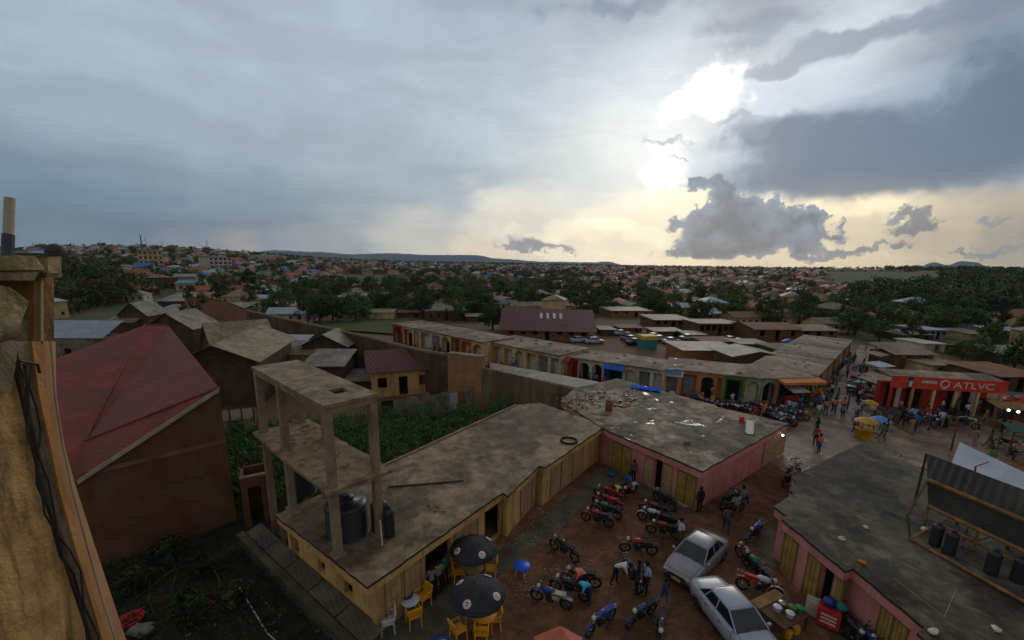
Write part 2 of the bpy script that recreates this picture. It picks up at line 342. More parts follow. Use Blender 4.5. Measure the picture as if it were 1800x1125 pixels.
# ------------------------------------------------------------------ mesh and object helpers
C = sc.collection
WMAT = {}
class MB:
    def __init__(s): s.v = []; s.f = []; s.mi = []; s.sm = []
    def add(s, vs_, fs, mi=0, sm=False):
        n = len(s.v); s.v += [tuple(v) for v in vs_]
        for f in fs: s.f.append([n+i for i in f]); s.mi.append(mi); s.sm.append(sm)
        return s
    def box(s, x0, y0, z0, x1, y1, z1, mi=0, M=None):
        vv = [Vector((x, y, z)) for z in (z0, z1) for (x, y) in ((x0, y0), (x1, y0), (x1, y1), (x0, y1))]
        if M is not None: vv = [M @ v for v in vv]
        return s.add(vv, [(0, 3, 2, 1), (4, 5, 6, 7), (0, 1, 5, 4), (1, 2, 6, 5), (2, 3, 7, 6), (3, 0, 4, 7)], mi)
    def cbox(s, c, d, rz=0, mi=0, tilt=None):
        M = Matrix.Translation(c) @ Matrix.Rotation(rz, 4, 'Z')
        if tilt: M = M @ Matrix.Rotation(tilt[0], 4, tilt[1])
        return s.box(-d[0]/2, -d[1]/2, -d[2]/2, d[0]/2, d[1]/2, d[2]/2, mi, M)
    def prism(s, poly, z0, z1, mi=0, mtop=None):
        a = sum(poly[i][0]*poly[(i+1) % len(poly)][1]-poly[(i+1) % len(poly)][0]*poly[i][1] for i in range(len(poly)))
        q = [(p[0], p[1]) for p in (poly if a > 0 else poly[::-1])]; n = len(q)
        f0 = z0 if callable(z0) else (lambda x, y: z0); f1 = z1 if callable(z1) else (lambda x, y: z1)
        vv = [(x, y, f0(x, y)) for x, y in q] + [(x, y, f1(x, y)) for x, y in q]
        s.add(vv, [list(range(n))[::-1]] + [(i, (i+1) % n, n+(i+1) % n, n+i) for i in range(n)], mi)
        s.add(vv[n:], [list(range(n))], mi if mtop is None else mtop)
        return s
    def slab(s, pts, th, mi=0):
        """a sheet through 3-D points with thickness th downwards"""
        n = len(pts); top = [Vector(p) for p in pts]; bot = [p-Vector((0, 0, th)) for p in top]
        return s.add(top+bot, [list(range(n)), list(range(n, 2*n))[::-1]] + [((i+1) % n, i, n+i, n+(i+1) % n) for i in range(n)], mi)
    def tube(s, p, q, r, n=8, r2=None, mi=0, cap=True, sm=True):
        p, q = Vector(p), Vector(q); r2 = r if r2 is None else r2
        d = (q-p).normalized(); a = d.orthogonal().normalized(); b = d.cross(a)
        vv = []
        for (c, rr) in ((p, r), (q, r2)):
            vv += [c + (a*math.cos(2*math.pi*i/n)+b*math.sin(2*math.pi*i/n))*rr for i in range(n)]
        s.add(vv, [(i, (i+1) % n, n+(i+1) % n, n+i) for i in range(n)], mi, sm)
        if cap: s.add(vv[:n], [list(range(n))[::-1]], mi); s.add(vv[n:], [list(range(n))], mi)
        return s
    def path(s, pts, r, n=6, mi=0):
        for a, b in zip(pts[:-1], pts[1:]): s.tube(a, b, r, n, mi=mi)
        return s
    def lathe(s, prof, c=(0, 0, 0), n=16, mi=0, M=None, sm=True):
        vv = []; c = Vector(c)
        for (r, z) in prof:
            for i in range(n):
                v = Vector((r*math.cos(2*math.pi*i/n), r*math.sin(2*math.pi*i/n), z))
                vv.append(c + (M @ v if M is not None else v))
        k = len(prof)
        fs = [(j*n+i, j*n+(i+1) % n, (j+1)*n+(i+1) % n, (j+1)*n+i) for j in range(k-1) for i in range(n)]
        s.add(vv, fs, mi, sm)
        s.add(vv[:n], [list(range(n))[::-1]], mi); s.add(vv[-n:], [list(range(n))], mi)
        return s
    def torus(s, c, R_, r, n=18, m=8, M=None, mi=0):
        vv = []; c = Vector(c)
        for i in range(n):
            a = 2*math.pi*i/n
            for j in range(m):
                b = 2*math.pi*j/m
                v = Vector(((R_+r*math.cos(b))*math.cos(a), r*math.sin(b), (R_+r*math.cos(b))*math.sin(a)))
                vv.append(c + (M @ v if M is not None else v))
        return s.add(vv, [(i*m+j, i*m+(j+1) % m, ((i+1) % n)*m+(j+1) % m, ((i+1) % n)*m+j) for i in range(n) for j in range(m)], mi, True)
    def ball(s, c, r, n=10, m=7, mi=0):
        prof = [(math.sin(math.pi*(j+.02)/(m+.04))*1.0, -math.cos(math.pi*(j+.02)/(m+.04))) for j in range(m+1)]
        rr = r if hasattr(r, '__len__') else (r, r, r)
        M = Matrix.Diagonal(Vector(rr))
        return s.lathe(prof, c, n, mi, M)
    def build(s, name, mats, parent=None, origin=None, kind=None, label=None, cat=None, group=None, bevel=0):
        me = bpy.data.meshes.new(name)
        T = WMAT.get(parent.name) if parent is not None else (Matrix.Translation(origin) if origin is not None else None)
        vv = s.v
        if T is not None:
            Ti = T.inverted(); vv = [Ti @ Vector(v) for v in vv]
        me.from_pydata([tuple(v) for v in vv], [], s.f)
        if not isinstance(mats, (list, tuple)): mats = [mats]
        for m in mats: me.materials.append(m)
        me.polygons.foreach_set('material_index', s.mi); me.polygons.foreach_set('use_smooth', s.sm); me.update()
        o = bpy.data.objects.new(name, me); C.objects.link(o)
        if parent is not None: o.parent = parent; WMAT[o.name] = T if T is not None else Matrix()
        elif origin is not None: o.location = origin; WMAT[o.name] = T
        else: WMAT[o.name] = Matrix()
        if bevel:
            b = o.modifiers.new('bevel', 'BEVEL'); b.width = bevel; b.segments = 2; b.limit_method = 'ANGLE'
        if kind: o['kind'] = kind
        if label: o['label'] = label
        if cat: o['category'] = cat
        if group: o['group'] = group
        return o
def thing(name, label, cat, loc=(0, 0, 0), rz=0, group=None):
    o = bpy.data.objects.new(name, None); C.objects.link(o); o.empty_display_size = .2
    o.location = loc; o.rotation_euler = (0, 0, rz); o['label'] = label; o['category'] = cat
    if group: o['group'] = group
    WMAT[o.name] = Matrix.Translation(loc) @ Matrix.Rotation(rz, 4, 'Z')
    return o
PROTOS = []
def proto(name, cat):
    o = thing(name, 'x', cat); PROTOS.append(o); return o
def inst(root, loc, rz=0, label='', group=None, scale=1, swap=None, rx=0):
    def cp(o, parent):
        c = o.copy(); C.objects.link(c)
        if parent is not None: c.parent = parent
        if swap and o.type == 'MESH':
            for i, sl_ in enumerate(c.material_slots):
                nm = sl_.material.name
                if nm in swap: sl_.link = 'OBJECT'; sl_.material = swap[nm]
        for ch in o.children:
            cp(ch, c)
        return c
    r = cp(root, None); r.location = loc; r.rotation_euler = (rx, 0, rz)
    r.scale = (scale,)*3 if not hasattr(scale, '__len__') else scale
    r['label'] = label
    if group: r['group'] = group
    WMAT[r.name] = Matrix.Translation(loc) @ Matrix.Rotation(rz, 4, 'Z')
    return r
def inset(poly, d):
    n = len(poly); a = sum(poly[i][0]*poly[(i+1) % n][1]-poly[(i+1) % n][0]*poly[i][1] for i in range(n))
    sg = 1 if a > 0 else -1; out = []
    for i in range(n):
        p0, p1, p2 = (Vector((q[0], q[1])) for q in (poly[i-1], poly[i], poly[(i+1) % n]))
        e1 = (p1-p0).normalized(); e2 = (p2-p1).normalized()
        n1 = Vector((-e1.y, e1.x))*sg; n2 = Vector((-e2.y, e2.x))*sg
        k = (n1+n2); k = k/max(.25, k.dot(k)/2)*1.0
        out.append(tuple(p1 + k*d))
    return out
def wall(mb, p0, p1, z0, z1, th=.2, openings=(), side=1, mi=0):
    """a wall from p0 to p1, thickness to its left (side=1), with openings (t0, t1, za, zb)"""
    p0, p1 = Vector((p0[0], p0[1], 0)), Vector((p1[0], p1[1], 0)); L = (p1-p0).length
    M = Matrix.Translation(p0) @ Matrix.Rotation(math.atan2(p1.y-p0.y, p1.x-p0.x), 4, 'Z')
    ts = sorted({.003, L-.003} | {max(.003, min(L-.003, t)) for o in openings for t in o[:2]})
    for a, b in zip(ts[:-1], ts[1:]):
        if b-a < 1e-4: continue
        mid = (a+b)/2; segs = [(z0, z1)]
        for o in openings:
            if o[0] < mid < o[1]:
                segs = [q for (u, w) in segs for q in ((u, min(w, o[2])), (max(u, o[3]), w)) if q[1]-q[0] > 1e-4]
        for (u, w) in segs: mb.box(a, 0, u, b, th*side, w, mi, M)
    return M
def panel(mb, p0, p1, t0, t1, z0, z1, out=.03, side=1, mi=0, back=.05):
    """a leaf standing proud of the wall face p0-p1 by out"""
    p0, p1 = Vector((p0[0], p0[1], 0)), Vector((p1[0], p1[1], 0))
    M = Matrix.Translation(p0) @ Matrix.Rotation(math.atan2(p1.y-p0.y, p1.x-p0.x), 4, 'Z')
    mb.box(t0, -out*side, z0, t1, back*side, z1, mi, M); return M

# ------------------------------------------------------------------ land
def land():
    mb = MB(); rings = [0, 15, 30, 45, 60, 80, 100, 120, 145, 170, 200, 235, 270, 310, 360, 420, 480, 550, 630, 720, 820, 920, 1050, 1250, 1500, 1900, 2500, 3500, 5000, 7500, 11000]
    n = 120; vv = []
    for r in rings:
        for i in range(n):
            a = 2*math.pi*i/n; x, y = r*math.sin(a), r*math.cos(a); vv.append((x, y, zt(x, y) if r < 2600 else -7))
    fs = [(j*n+i, (j+1)*n+i, (j+1)*n+(i+1) % n, j*n+(i+1) % n) for j in range(len(rings)-1) for i in range(n)]
    mb.add(vv, fs, 0, True)
    m = mat('land', (.15, .1, .06), .95, .25, .05, None, bump=.1)
    t = m.node_tree; g = G(t); b = t.nodes['Principled BSDF']
    old = b.inputs['Base Color'].links[0].from_socket
    co = t.nodes.new('ShaderNodeTexCoord').outputs['Object']
    n1 = g.noise(co, .05, 6, .7); n2 = g.noise(co, .35, 4, .6)
    green = g.mix(n2, (.035, .065, .016), (.085, .115, .032))
    far = g.step(g.v('LENGTH', co), 75, 130)
    f = g.m('MULTIPLY', g.step(n1, .42, .56), far)
    g.put(b.inputs['Base Color'], g.mix(f, old, green))
    mb.build('ground', m, kind='structure')
land()
def sheet(name, poly, z, m, th=.004, kind='structure'):
    mb = MB(); mb.prism([(p[0], p[1]) for p in poly], z-th, z); return mb.build(name, m, kind=kind)

# ================================================================== ground surfaces
yard = [P(600, 1180), P(1000, 800), P(1250, 860), P(1385, 800), P(1450, 760), P(1800, 735), P(2100, 760), P(1800, 900), P(1500, 1400), P(800, 1400)]
sheet('yard', yard, .004, dirt)
sheet('road', [P(1380, 830), P(1250, 735), P(1150, 705), P(1000, 675), P(1000, 668), P(1200, 690), P(1440, 712), P(1492, 640), P(1512, 606), P(1545, 606), P(1540, 650), P(1530, 720), P(1620, 735), P(1810, 745), P(1830, 800), P(1660, 830), P(1520, 800), P(1460, 830), P(1400, 880)], .008, mud)
def lot(name, pts, z, m): sheet(name, [Gd(*p) for p in pts], z, m)

olive_d = mat('dark olive trim paint', (.2, .14, .045), .7, .15, 2); beige_d = mat('brown beige trim paint', (.27, .18, .1), .7, .15, 2)  # darker paints for door frames and plank lines
RZ = 2.7                                       # height of the low flat roofs
# ================================================================== yellow single-storey building with the tank tower on it
def flat_building(name, label, roof_px, rz, wallm, roofm, fascia_d=.34, over=.32, front_edges=None, doors=(), holes=(), extra=None, cat='building', fm=None):
    poly = [P(px, py, rz) for px, py in roof_px]
    pc = [(p.x, p.y) for p in poly]
    c = Vector((sum(p[0] for p in pc)/len(pc), sum(p[1] for p in pc)/len(pc), 0))
    t = thing(name, label, cat, c)
    jag = []
    for i in range(len(pc)):
        u, v = Vector(pc[i]), Vector(pc[(i+1) % len(pc)]); n_ = max(1, int((v-u).length/.35)); d_ = (v-u).normalized(); nn_ = Vector((-d_.y, d_.x))
        for k in range(n_): w_ = u.lerp(v, k/n_)+nn_*(random.uniform(-.028, .028) if k else 0); jag.append((w_.x, w_.y))
    mb = MB(); mb.prism(jag, rz-.10, rz, 1, 0)
    mb.build('roof', [roofm, trimb], t)
    mb = MB(); q = inset(pc, .05); n = len(q)
    a = sum(q[i][0]*q[(i+1) % n][1]-q[(i+1) % n][0]*q[i][1] for i in range(n))
    mb.prism(q, rz-.1-fascia_d, rz-.103)
    mb.build('fascia', fm or wallm, t)
    w = inset(pc, over)
    if a < 0: side = -1
    else: side = 1
    return t, pc, w, side
t_y, ypoly, yw, ys = flat_building('yellow_building', 'long low yellow plastered building with flat stained roof carrying the concrete tank tower', [(645, 1032), (483, 905), (905, 712), (950, 708), (1065, 748), (958, 822), (948, 818), (893, 872), (884, 866)], RZ, yel, ctan)
# walls: left end, front with doors
mb = MB(); doors = []
edges = [(i, (i+1) % len(yw)) for i in range(len(yw))]
fronts = {5: 'a', 7: 'b', 8: 'c'}
# openings per edge given by what the photo shows (px range along the wall at mid height)
def span(p0, p1, x0, x1, y):
    a = hitwall(x0, y(x0) if callable(y) else y, p0, p1)[0]; b = hitwall(x1, y(x1) if callable(y) else y, p0, p1)[0]
    return min(a, b), max(a, b)
main0, main1 = yw[8], yw[0]
L0 = math.dist(main0, main1)
ymid = lambda x: 1060 + (x-655)*(915-1060)/(885-655)
o_shop = span(main0, main1, 748, 792, ymid); o_door = span(main0, main1, 852, 880, ymid)
opens = [(o_shop[0], o_shop[1], .12, 2.15), (o_door[0], o_door[1], .08, 2.1)]
for (i, j) in edges:
    ops = opens if i == 8 else ([(1.2, 1.8, 1.1, 1.7), (3.2, 3.8, 1.1, 1.7), (5.4, 6.2, .9, 1.8)] if i == 0 else ())
    wall(mb, yw[i], yw[j], 0, RZ-.46, .2, ops, ys)
mb.build('wall', yel, t_y)
def leaf(parent, p0, p1, t0, t1, z0, z1, m, side, name='door', frame=None, planks=3, label=None):
    mb = MB(); panel(mb, p0, p1, t0, t1, z0, z1, .035, side)
    for k in range(1, planks):
        u = t0+(t1-t0)*k/planks; panel(mb, p0, p1, u-.012, u+.012, z0+.02, z1-.02, .043, side, 1, -.037)
    panel(mb, p0, p1, t0+.03, t1-.03, z0+(z1-z0)*.52, z0+(z1-z0)*.52+.03, .047, side, 1, -.037)
    panel(mb, p0, p1, t0-.07, t0-.004, z0, z1+.05, .05, side, 1); panel(mb, p0, p1, t1+.004, t1+.07, z0, z1+.05, .05, side, 1); panel(mb, p0, p1, t0-.003, t1+.003, z1+.004, z1+.06, .05, side, 1)
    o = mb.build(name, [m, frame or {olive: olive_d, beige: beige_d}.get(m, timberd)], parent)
    if label: o['label'] = label
    return o
def drange(p0, p1, x0, x1, ymid): return span(p0, p1, x0, x1, ymid)
for (x0, x1) in ((678, 704), (712, 738), (800, 838)):
    a, b = span(main0, main1, x0, x1, ymid); leaf(t_y, main0, main1, a, b, .1, 2.05, beige, ys, 'door')
yb = lambda x: 905 + (x-905)*(858-905)/(950-905)
for (x0, x1) in ((915, 932), (934, 951)):
    a, b = span(yw[6], yw[7], x0, x1, yb); leaf(t_y, yw[6], yw[7], max(.1, a), b, .1, 2.05, beige, ys, 'door')
yc = lambda x: 850 + (x-965)*(800-850)/(1020-965)
for (x0, x1) in ((968, 984), (987, 1004), (1008, 1024)):
    a, b = span(yw[4], yw[5], x0, x1, yc); leaf(t_y, yw[4], yw[5], a, b, .1, 2.05, beige, ys, 'door')
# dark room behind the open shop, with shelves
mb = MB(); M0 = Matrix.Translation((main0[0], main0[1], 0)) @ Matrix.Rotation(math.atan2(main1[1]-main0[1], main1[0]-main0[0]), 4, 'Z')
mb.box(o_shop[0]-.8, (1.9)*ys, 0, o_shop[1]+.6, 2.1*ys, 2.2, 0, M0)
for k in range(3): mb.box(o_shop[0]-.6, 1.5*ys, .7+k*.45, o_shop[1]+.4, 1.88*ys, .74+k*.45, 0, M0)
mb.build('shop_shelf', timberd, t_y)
# small things on the yellow roof
def onroof(px, py, z=RZ): return P(px, py, z)
mb = MB(); a, b = onroof(682, 857), onroof(815, 846); mb.path([a+Vector((0, 0, .04)), onroof(750, 852)+Vector((0, 0, .05)), b+Vector((0, 0, .04))], .045, 8)
mb.build('pipe', blackp, None, origin=a, label='black plastic pipe lying across the stained yellow building roof', cat='pipe')
mb = MB(); c = onroof(1000, 776); mb.torus(c+Vector((0, 0, .07)), .52, .07, 22, 8, Matrix.Rotation(math.pi/2, 3, 'X'))
mb.build('tyre', rubber, None, origin=c, label='old tyre lying flat near the far corner of the yellow building roof', cat='tyre')
mb = MB()
for k in range(9):
    c = onroof(765+random.uniform(-14, 14), 895+random.uniform(-7, 7)); mb.cbox(c+Vector((0, 0, .03)), (random.uniform(.08, .22), random.uniform(.05, .15), .05), random.random()*3)
mb.build('rubble', conc, kind='stuff', label='few crumbs of broken concrete on the yellow building roof')
# ragged kerb of blocks along the rear edge of the roof
mb = MB(); a, b = Vector(ypoly[1]+(RZ,)), Vector(ypoly[2]+(RZ,)); d = (b-a); L = d.length; d.normalize(); k = 3.0; ang = math.atan2(d.y, d.x)
nrm = Vector((d.y, -d.x, 0))
while k < L-.3:
    w = random.uniform(.25, .5); mb.cbox(a+d*(k+w/2)+nrm*.13+Vector((0, 0, .05)), (w-.02, random.uniform(.12, .2), .1+random.uniform(-.03, .03)), ang+random.uniform(-.05, .05)); k += w
mb.build('roof_kerb', conc, t_y)

# ------------------------------------------------------------------ concrete tank tower
bF, bR = P(608, 993, RZ), P(665, 963, RZ)
ZT, ZM = zfor(bF, 577, 720), zfor(bF, 588, 872)
tops = [P(443, 645, ZT), P(522, 632, ZT), P(660, 690, ZT), P(572, 715, ZT)]
tw = thing('tank_tower', 'two tier raw concrete tank tower with open bays and hatched top slab', 'tower', Vector(((tops[0].x+tops[2].x)/2, (tops[0].y+tops[2].y)/2, RZ)))
ctr = Vector(((tops[0].x+tops[2].x)/2, (tops[0].y+tops[2].y)/2, 0))
ex = (tops[3]-tops[0]); ex.z = 0; LX = 8.0; ex.normalize(); ey = Vector((-ex.y, ex.x, 0)); LY = 2.15
ctr = (tops[0]+tops[1]+tops[2]+tops[3])/4; ctr.z = 0
TM = Matrix.Translation(ctr) @ Matrix.Rotation(math.atan2(ex.y, ex.x), 4, 'Z')
hx, hy = LX/2, LY/2
mb = MB()   # top slab with a square hatch (four pieces round the hole)
x0, x1, y0, y1 = hx-1.75, hx-1.05, -.15, .45
for (a, b, c, d) in ((-hx, -hy, x0, hy), (x1, -hy, hx, hy), (x0, -hy, x1, y0), (x0, y1, x1, hy)): mb.box(a, b, ZT-.13, c, d, ZT, 0, TM)
mb.build('top_slab', ctan, tw)
mb = MB()
for (a, b, c, d) in ((-hx+.05, -hy+.05, hx-.05, -hy+.28), (-hx+.05, hy-.28, hx-.05, hy-.05)): mb.box(a, b, ZT-.36, c, d, ZT-.132, 0, TM)
for xx in (-hx+.05, hx-.28): mb.box(xx, -hy+.285, ZT-.36, xx+.23, hy-.285, ZT-.132, 0, TM)
mb.build('top_beam', conc, tw)
mb = MB(); mpoly = [(-hx-.1, -hy-.25), (hx+.15, -hy-.2), (hx+.22, hy+.3), (hx*.5, hy+.35), (0, hy+.22), (-hx, hy+.3)]
rag = []
for i in range(len(mpoly)):
    a, b = Vector(mpoly[i]), Vector(mpoly[(i+1) % len(mpoly)])
    for k in range(6):
        q = a.lerp(b, k/6); q += Vector((random.uniform(-.06, .06), random.uniform(-.06, .06))); w = TM @ Vector((q.x, q.y, 0)); rag.append((w.x, w.y))
mb.prism(rag, ZM-.14, ZM); mb.build('middle_slab', mat('crumbling slab', (.26, .2, .13), .95, .3, 2.0, (.1, .07, .045), .6, .5), tw)
mb = MB()
for k in range(46):
    q = TM @ Vector((random.uniform(-hx, hx), random.uniform(-hy, hy), ZM)); s_ = random.uniform(.05, .2); mb.cbox(q+Vector((0, 0, s_*.25)), (s_, s_*.7, s_*.5), random.random()*3)
mb.build('rubble', conc, kind='stuff', label='broken concrete crumbs on the middle slab of the tank tower')
PIL = [(-hx+.25, -hy+.18), (-hx+.3+hx*.72, -hy+.18), (hx-.22, -hy+.18), (-hx+.25, hy-.18), (-hx+.3+hx*.72, hy-.18), (hx-.22, hy-.18)]
for (x, y) in PIL:
    for (za, zb) in ((RZ, ZM-.143), (ZM, ZT-.363)):
        zb_, za_ = (zb, za) if not (x < -hx+1 and za == RZ) else (zb, 0)
        mb = MB(); mb.box(x-.15, y-.15, za_ + .002, x+.15, y+.15, zb_, 0, TM); mb.build('pillar', conc, tw, bevel=.012)
    mb = MB()
    if x > -hx+1: mb.box(x-.25, y-.25, RZ, x+.25, y+.25, RZ+.06, 0, TM); mb.build('pillar_footing', conc, tw)

# tanks
tkp = proto('water_tank', 'water tank')
prof = [(.3, 1.62), (.3, 1.55), (.62, 1.5), (.78, 1.38)]
for k in range(13): z = 1.32-k*.1; prof += [(.8, z), (.8, z-.05), (.765, z-.065), (.765, z-.09)]
prof += [(.8, 0)]
prof = prof[::-1]
mb = MB(); mb.lathe(prof, n=28); mb.build('tank_body', tankm, tkp)
mb = MB(); mb.lathe([(.26, 1.62), (.3, 1.64), (.28, 1.7), (.1, 1.74)], n=18); mb.build('lid', tankm, tkp)
def at(px, py, z=0.0): return P(px, py, z)
inst(tkp, TM @ Vector((hx-1.3, .05, RZ)), 0, 'big black ribbed water tank at the near end under the tank tower', 'black water tanks', (1.06, 1.06, 1.0))
inst(tkp, TM @ Vector((-hx+2.0, .0, RZ)), 1, 'black water tank standing behind the second tower pillar at the roof end', 'black water tanks', (.85, .85, 1.0))
t1 = inst(tkp, at(664, 950, RZ)+Vector((-.1, .7, 0)), 1, 'narrow tall black tank beside the rear tower pillar', 'black water tanks', (.45, .45, .9))
t2 = inst(tkp, at(676, 952, RZ)+Vector((.1, .4, 0)), 1, 'slim black drum with white pipe on the roof right of the tank tower', 'black water tanks', (.28, .28, .8))
mb = MB(); c = at(672, 958, RZ); mb.tube(c, c+Vector((-.05, .05, 1.1)), .03); mb.build('white_pipe', whitep, None, origin=c, label='white plastic pipe standing by the slim black drum', cat='pipe')

# ================================================================== pink building with the wet roof
t_p, ppoly, pw, psd = flat_building('pink_building', 'low pink building with glistening wet grey roof in the middle of the yard', [(1068, 757), (1235, 828), (1386, 745), (1345, 734), (1262, 716), (1257, 712), (1215, 701), (1085, 665), (1010, 682), (985, 705)], RZ+.05, pinkm, cgrey, .4, .3)
ex_, ey_ = None, None
f0, f1 = pw[0], pw[1]; s0, s1 = pw[1], pw[2]
ym = lambda x: 800 + (x-1060)*(860-800)/(1235-1060)
mb = MB(); o = span(f0, f1, 1150, 1163, ym)
a1 = span(f0, f1, 1222, 1232, 872)
for i in range(len(pw)):
    wall(mb, pw[i], pw[(i+1) % len(pw)], 0, RZ-.42, .2, [(o[0], o[1], .06, 2.1)] if i == 0 else ([(8.0, 8.9, .06, 2.1)] if i == 4 else ()), psd)
mb.build('wall', pinkm, t_p)
for (x0, x1, m_) in ((1078, 1092, olive), (1094, 1108, olive), (1134, 1147, beige), (1166, 1180, beige), (1192, 1206, olive), (1207, 1222, olive)):
    a, b = span(f0, f1, x0, x1, ym); leaf(t_p, f0, f1, a, b, .08, 2.0, m_, psd, 'door')
yr = lambda x: 860 - (x-1250)*.55
a, b = span(s0, s1, 1338, 1371, 820); leaf(t_p, s0, s1, a, b, .08, 2.15, beige, psd, 'door', planks=2, label='wide beige door at the road end of the pink building')
mb = MB()   # shop light fitting on the road corner
c = Vector((pw[2][0], pw[2][1], 2.1)); dd = (Vector(pw[2])-Vector(pw[1])).normalized(); nn = Vector((dd.y, -dd.x, 0))*1
lp = thing('wall_lamp', 'bright white lamp lit under the eave at the road corner of the pink building', 'lamp', P(1376, 768, 2.2))
mb.ball(P(1376, 765, 2.2), .08); mb.build('bulb', lampg, lp)
mb = MB(); q = P(1376, 765, 2.2); mb.tube(q+Vector((0, 0, .1)), q+Vector((-.05, .05, .35)), .03); mb.tube(q+Vector((0, 0, .16)), q+Vector((0, 0, .12)), .05, 10, .12); mb.build('lamp_holder', blackp, lp)
# things on the pink roof
RP = RZ+.05
def small(name, label, cat, c, fn, mats, rz=0, group=None, bevel=0):
    mb = MB(); fn(mb); o = mb.build(name, mats, None, origin=None, label=label, cat=cat, group=group, bevel=bevel)
    o.location = c; o.rotation_euler = (0, 0, rz); return o
def tarp(mb):
    n, m_ = 10, 6; vv = []
    for i in range(n+1):
        for j in range(m_+1): vv.append((i/n*2.6-1.3+random.uniform(-.08, .08), j/m_*1.1-.55+random.uniform(-.08, .08), .03+.09*abs(math.sin(i*1.3+j*.9))+random.uniform(0, .05)))
    mb.add(vv, [(i*(m_+1)+j, (i+1)*(m_+1)+j, (i+1)*(m_+1)+j+1, i*(m_+1)+j+1) for i in range(n) for j in range(m_)], 0, True)
small('tarpaulin', 'crumpled bright blue tarpaulin at the far edge of the wet grey roof', 'tarpaulin', P(1135, 684, RP), tarp, mat('blue tarp', (.008, .1, .7), .9, .15, 2, bump=0, spec=.1), -.45)
small('bucket', 'red plastic bucket upside down on the wet roof near the gutter sheet', 'bucket', P(1303, 742, RP), lambda mb: mb.lathe([(.21, 0), (.2, .03), (.16, .42), (.03, .44)], n=14), redp)
def gut(mb): mb.box(-1.5, -.24, .02, 1.5, .24, .06); mb.box(-1.5, -.26, .02, 1.5, -.21, .14); mb.box(-1.5, .21, .02, 1.5, .26, .14)
small('gutter', 'long dark metal gutter lying on the wet grey roof', 'gutter', P(1318, 752, RP), gut, blackp, 1.05)
def barrel(mb):
    mb.lathe([(.26, 0), (.29, .03), (.29, .3), (.305, .32), (.29, .34), (.29, .6), (.305, .62), (.29, .64), (.29, .88), (.2, .9)], n=16)
small('metal_drum', 'rusty brown drum standing among rubble on the far left of the wet roof', 'drum', P(1070, 722, RP), barrel, mat('rust', (.2, .1, .05), .8, .3, 3, bump=.1))
for (px, py, lab, s_) in ((1098, 714, 'flat brown board beside the rusty drum on the wet roof', .5), (1065, 728, 'small plank in front of the rusty drum on the wet roof', .45), (1208, 780, 'little orange brick block on the middle of the wet roof', .22)):
    small('board' if s_ > .3 else 'brick', lab, 'board' if s_ > .3 else 'brick', P(px, py, RP), lambda mb, s_=s_: mb.box(-s_, -s_*.45, .01, s_, s_*.45, .08 if s_ > .3 else .2), timber if s_ > .3 else brickr, random.random(), bevel=.01)
mb = MB()
for k in range(120):
    px, py = random.choice(((1020, 705), (1035, 712), (1050, 700), (1110, 700), (1000, 712), (1100, 708))); px += random.gauss(0, 14); py += random.gauss(0, 6)
    q = P(px, py, RP); s_ = random.uniform(.06, .24); mb.cbox(q+Vector((0, 0, s_*.3)), (s_, s_*random.uniform(.4, 1), s_*.6), random.random()*3, random.choice((0, 0, 1, 2, 0)))
mb.build('rubble', [conc, whitep, blackp], kind='stuff', label='stones and scraps heaped on the left of the wet grey roof')
mb = MB()
for k in range(60):
    q = P(random.uniform(1080, 1330), random.uniform(700, 800), RP)
    s_ = random.uniform(.04, .13); mb.cbox(q+Vector((0, 0, s_*.2)), (s_, s_*.8, s_*.4), random.random()*3)
mb.build('gravel', conc, kind='stuff', label='loose grit scattered over the wet grey roof')
for px, py, h, lab in ((1012, 722, 1.5, 'thin pale post with cross arm rising from the roof rubble'), (1028, 716, 1.2, 'shorter thin pale post beside the roof rubble')):
    c = P(px, py, RZ); mb = MB(); mb.tube(c, c+Vector((0, 0, h)), .03); mb.tube(c+Vector((-.25, 0, h*.8)), c+Vector((.25, 0, h*.8)), .02); mb.build('thin_post', conc, None, origin=c, label=lab, cat='post')

# ================================================================== second pink building on the right
t_q, qpoly, qw, qs = flat_building('pink_shop_building', 'pink building with broad dark concrete roof under the timber scaffold', [(1525, 773), (1392, 838), (1398, 848), (1386, 862), (1396, 868), (1360, 890), (1382, 906), (1374, 912), (1486, 1004), (1500, 999), (1625, 1103), (1612, 1112), (1750, 1230), (2050, 1130), (2050, 960), (1800, 905), (1625, 828), (1580, 802), (1586, 799)], RZ, pinkm, cdark, .4, .26)
mb = MB(); fq0, fq1 = qw[7], qw[8]; gq0, gq1 = qw[9], qw[10]
yq = lambda x: 960 + (x-1370)*(1040-960)/(1480-1370)
o = span(fq0, fq1, 1443, 1464, yq)
for i in range(len(qw)):
    wall(mb, qw[i], qw[(i+1) % len(qw)], 0, RZ-.46, .2, [(o[0], o[1], .05, 2.1)] if i == 7 else (), qs)
mb.build('wall', pinkm, t_q)
for (x0, x1) in ((1378, 1398), (1420, 1440), (1467, 1480)):
    a, b = span(fq0, fq1, x0, x1, yq); leaf(t_q, fq0, fq1, a, b, .08, 2.0, olive, qs, 'door')
yg = lambda x: 1060 + (x-1500)*(1120-1060)/(1610-1500)
for (x0, x1) in ((1548, 1570), (1572, 1594)):
    a, b = span(gq0, gq1, x0, x1, yg); leaf(t_q, gq0, gq1, a, b, .08, 2.0, olive, qs, 'door')
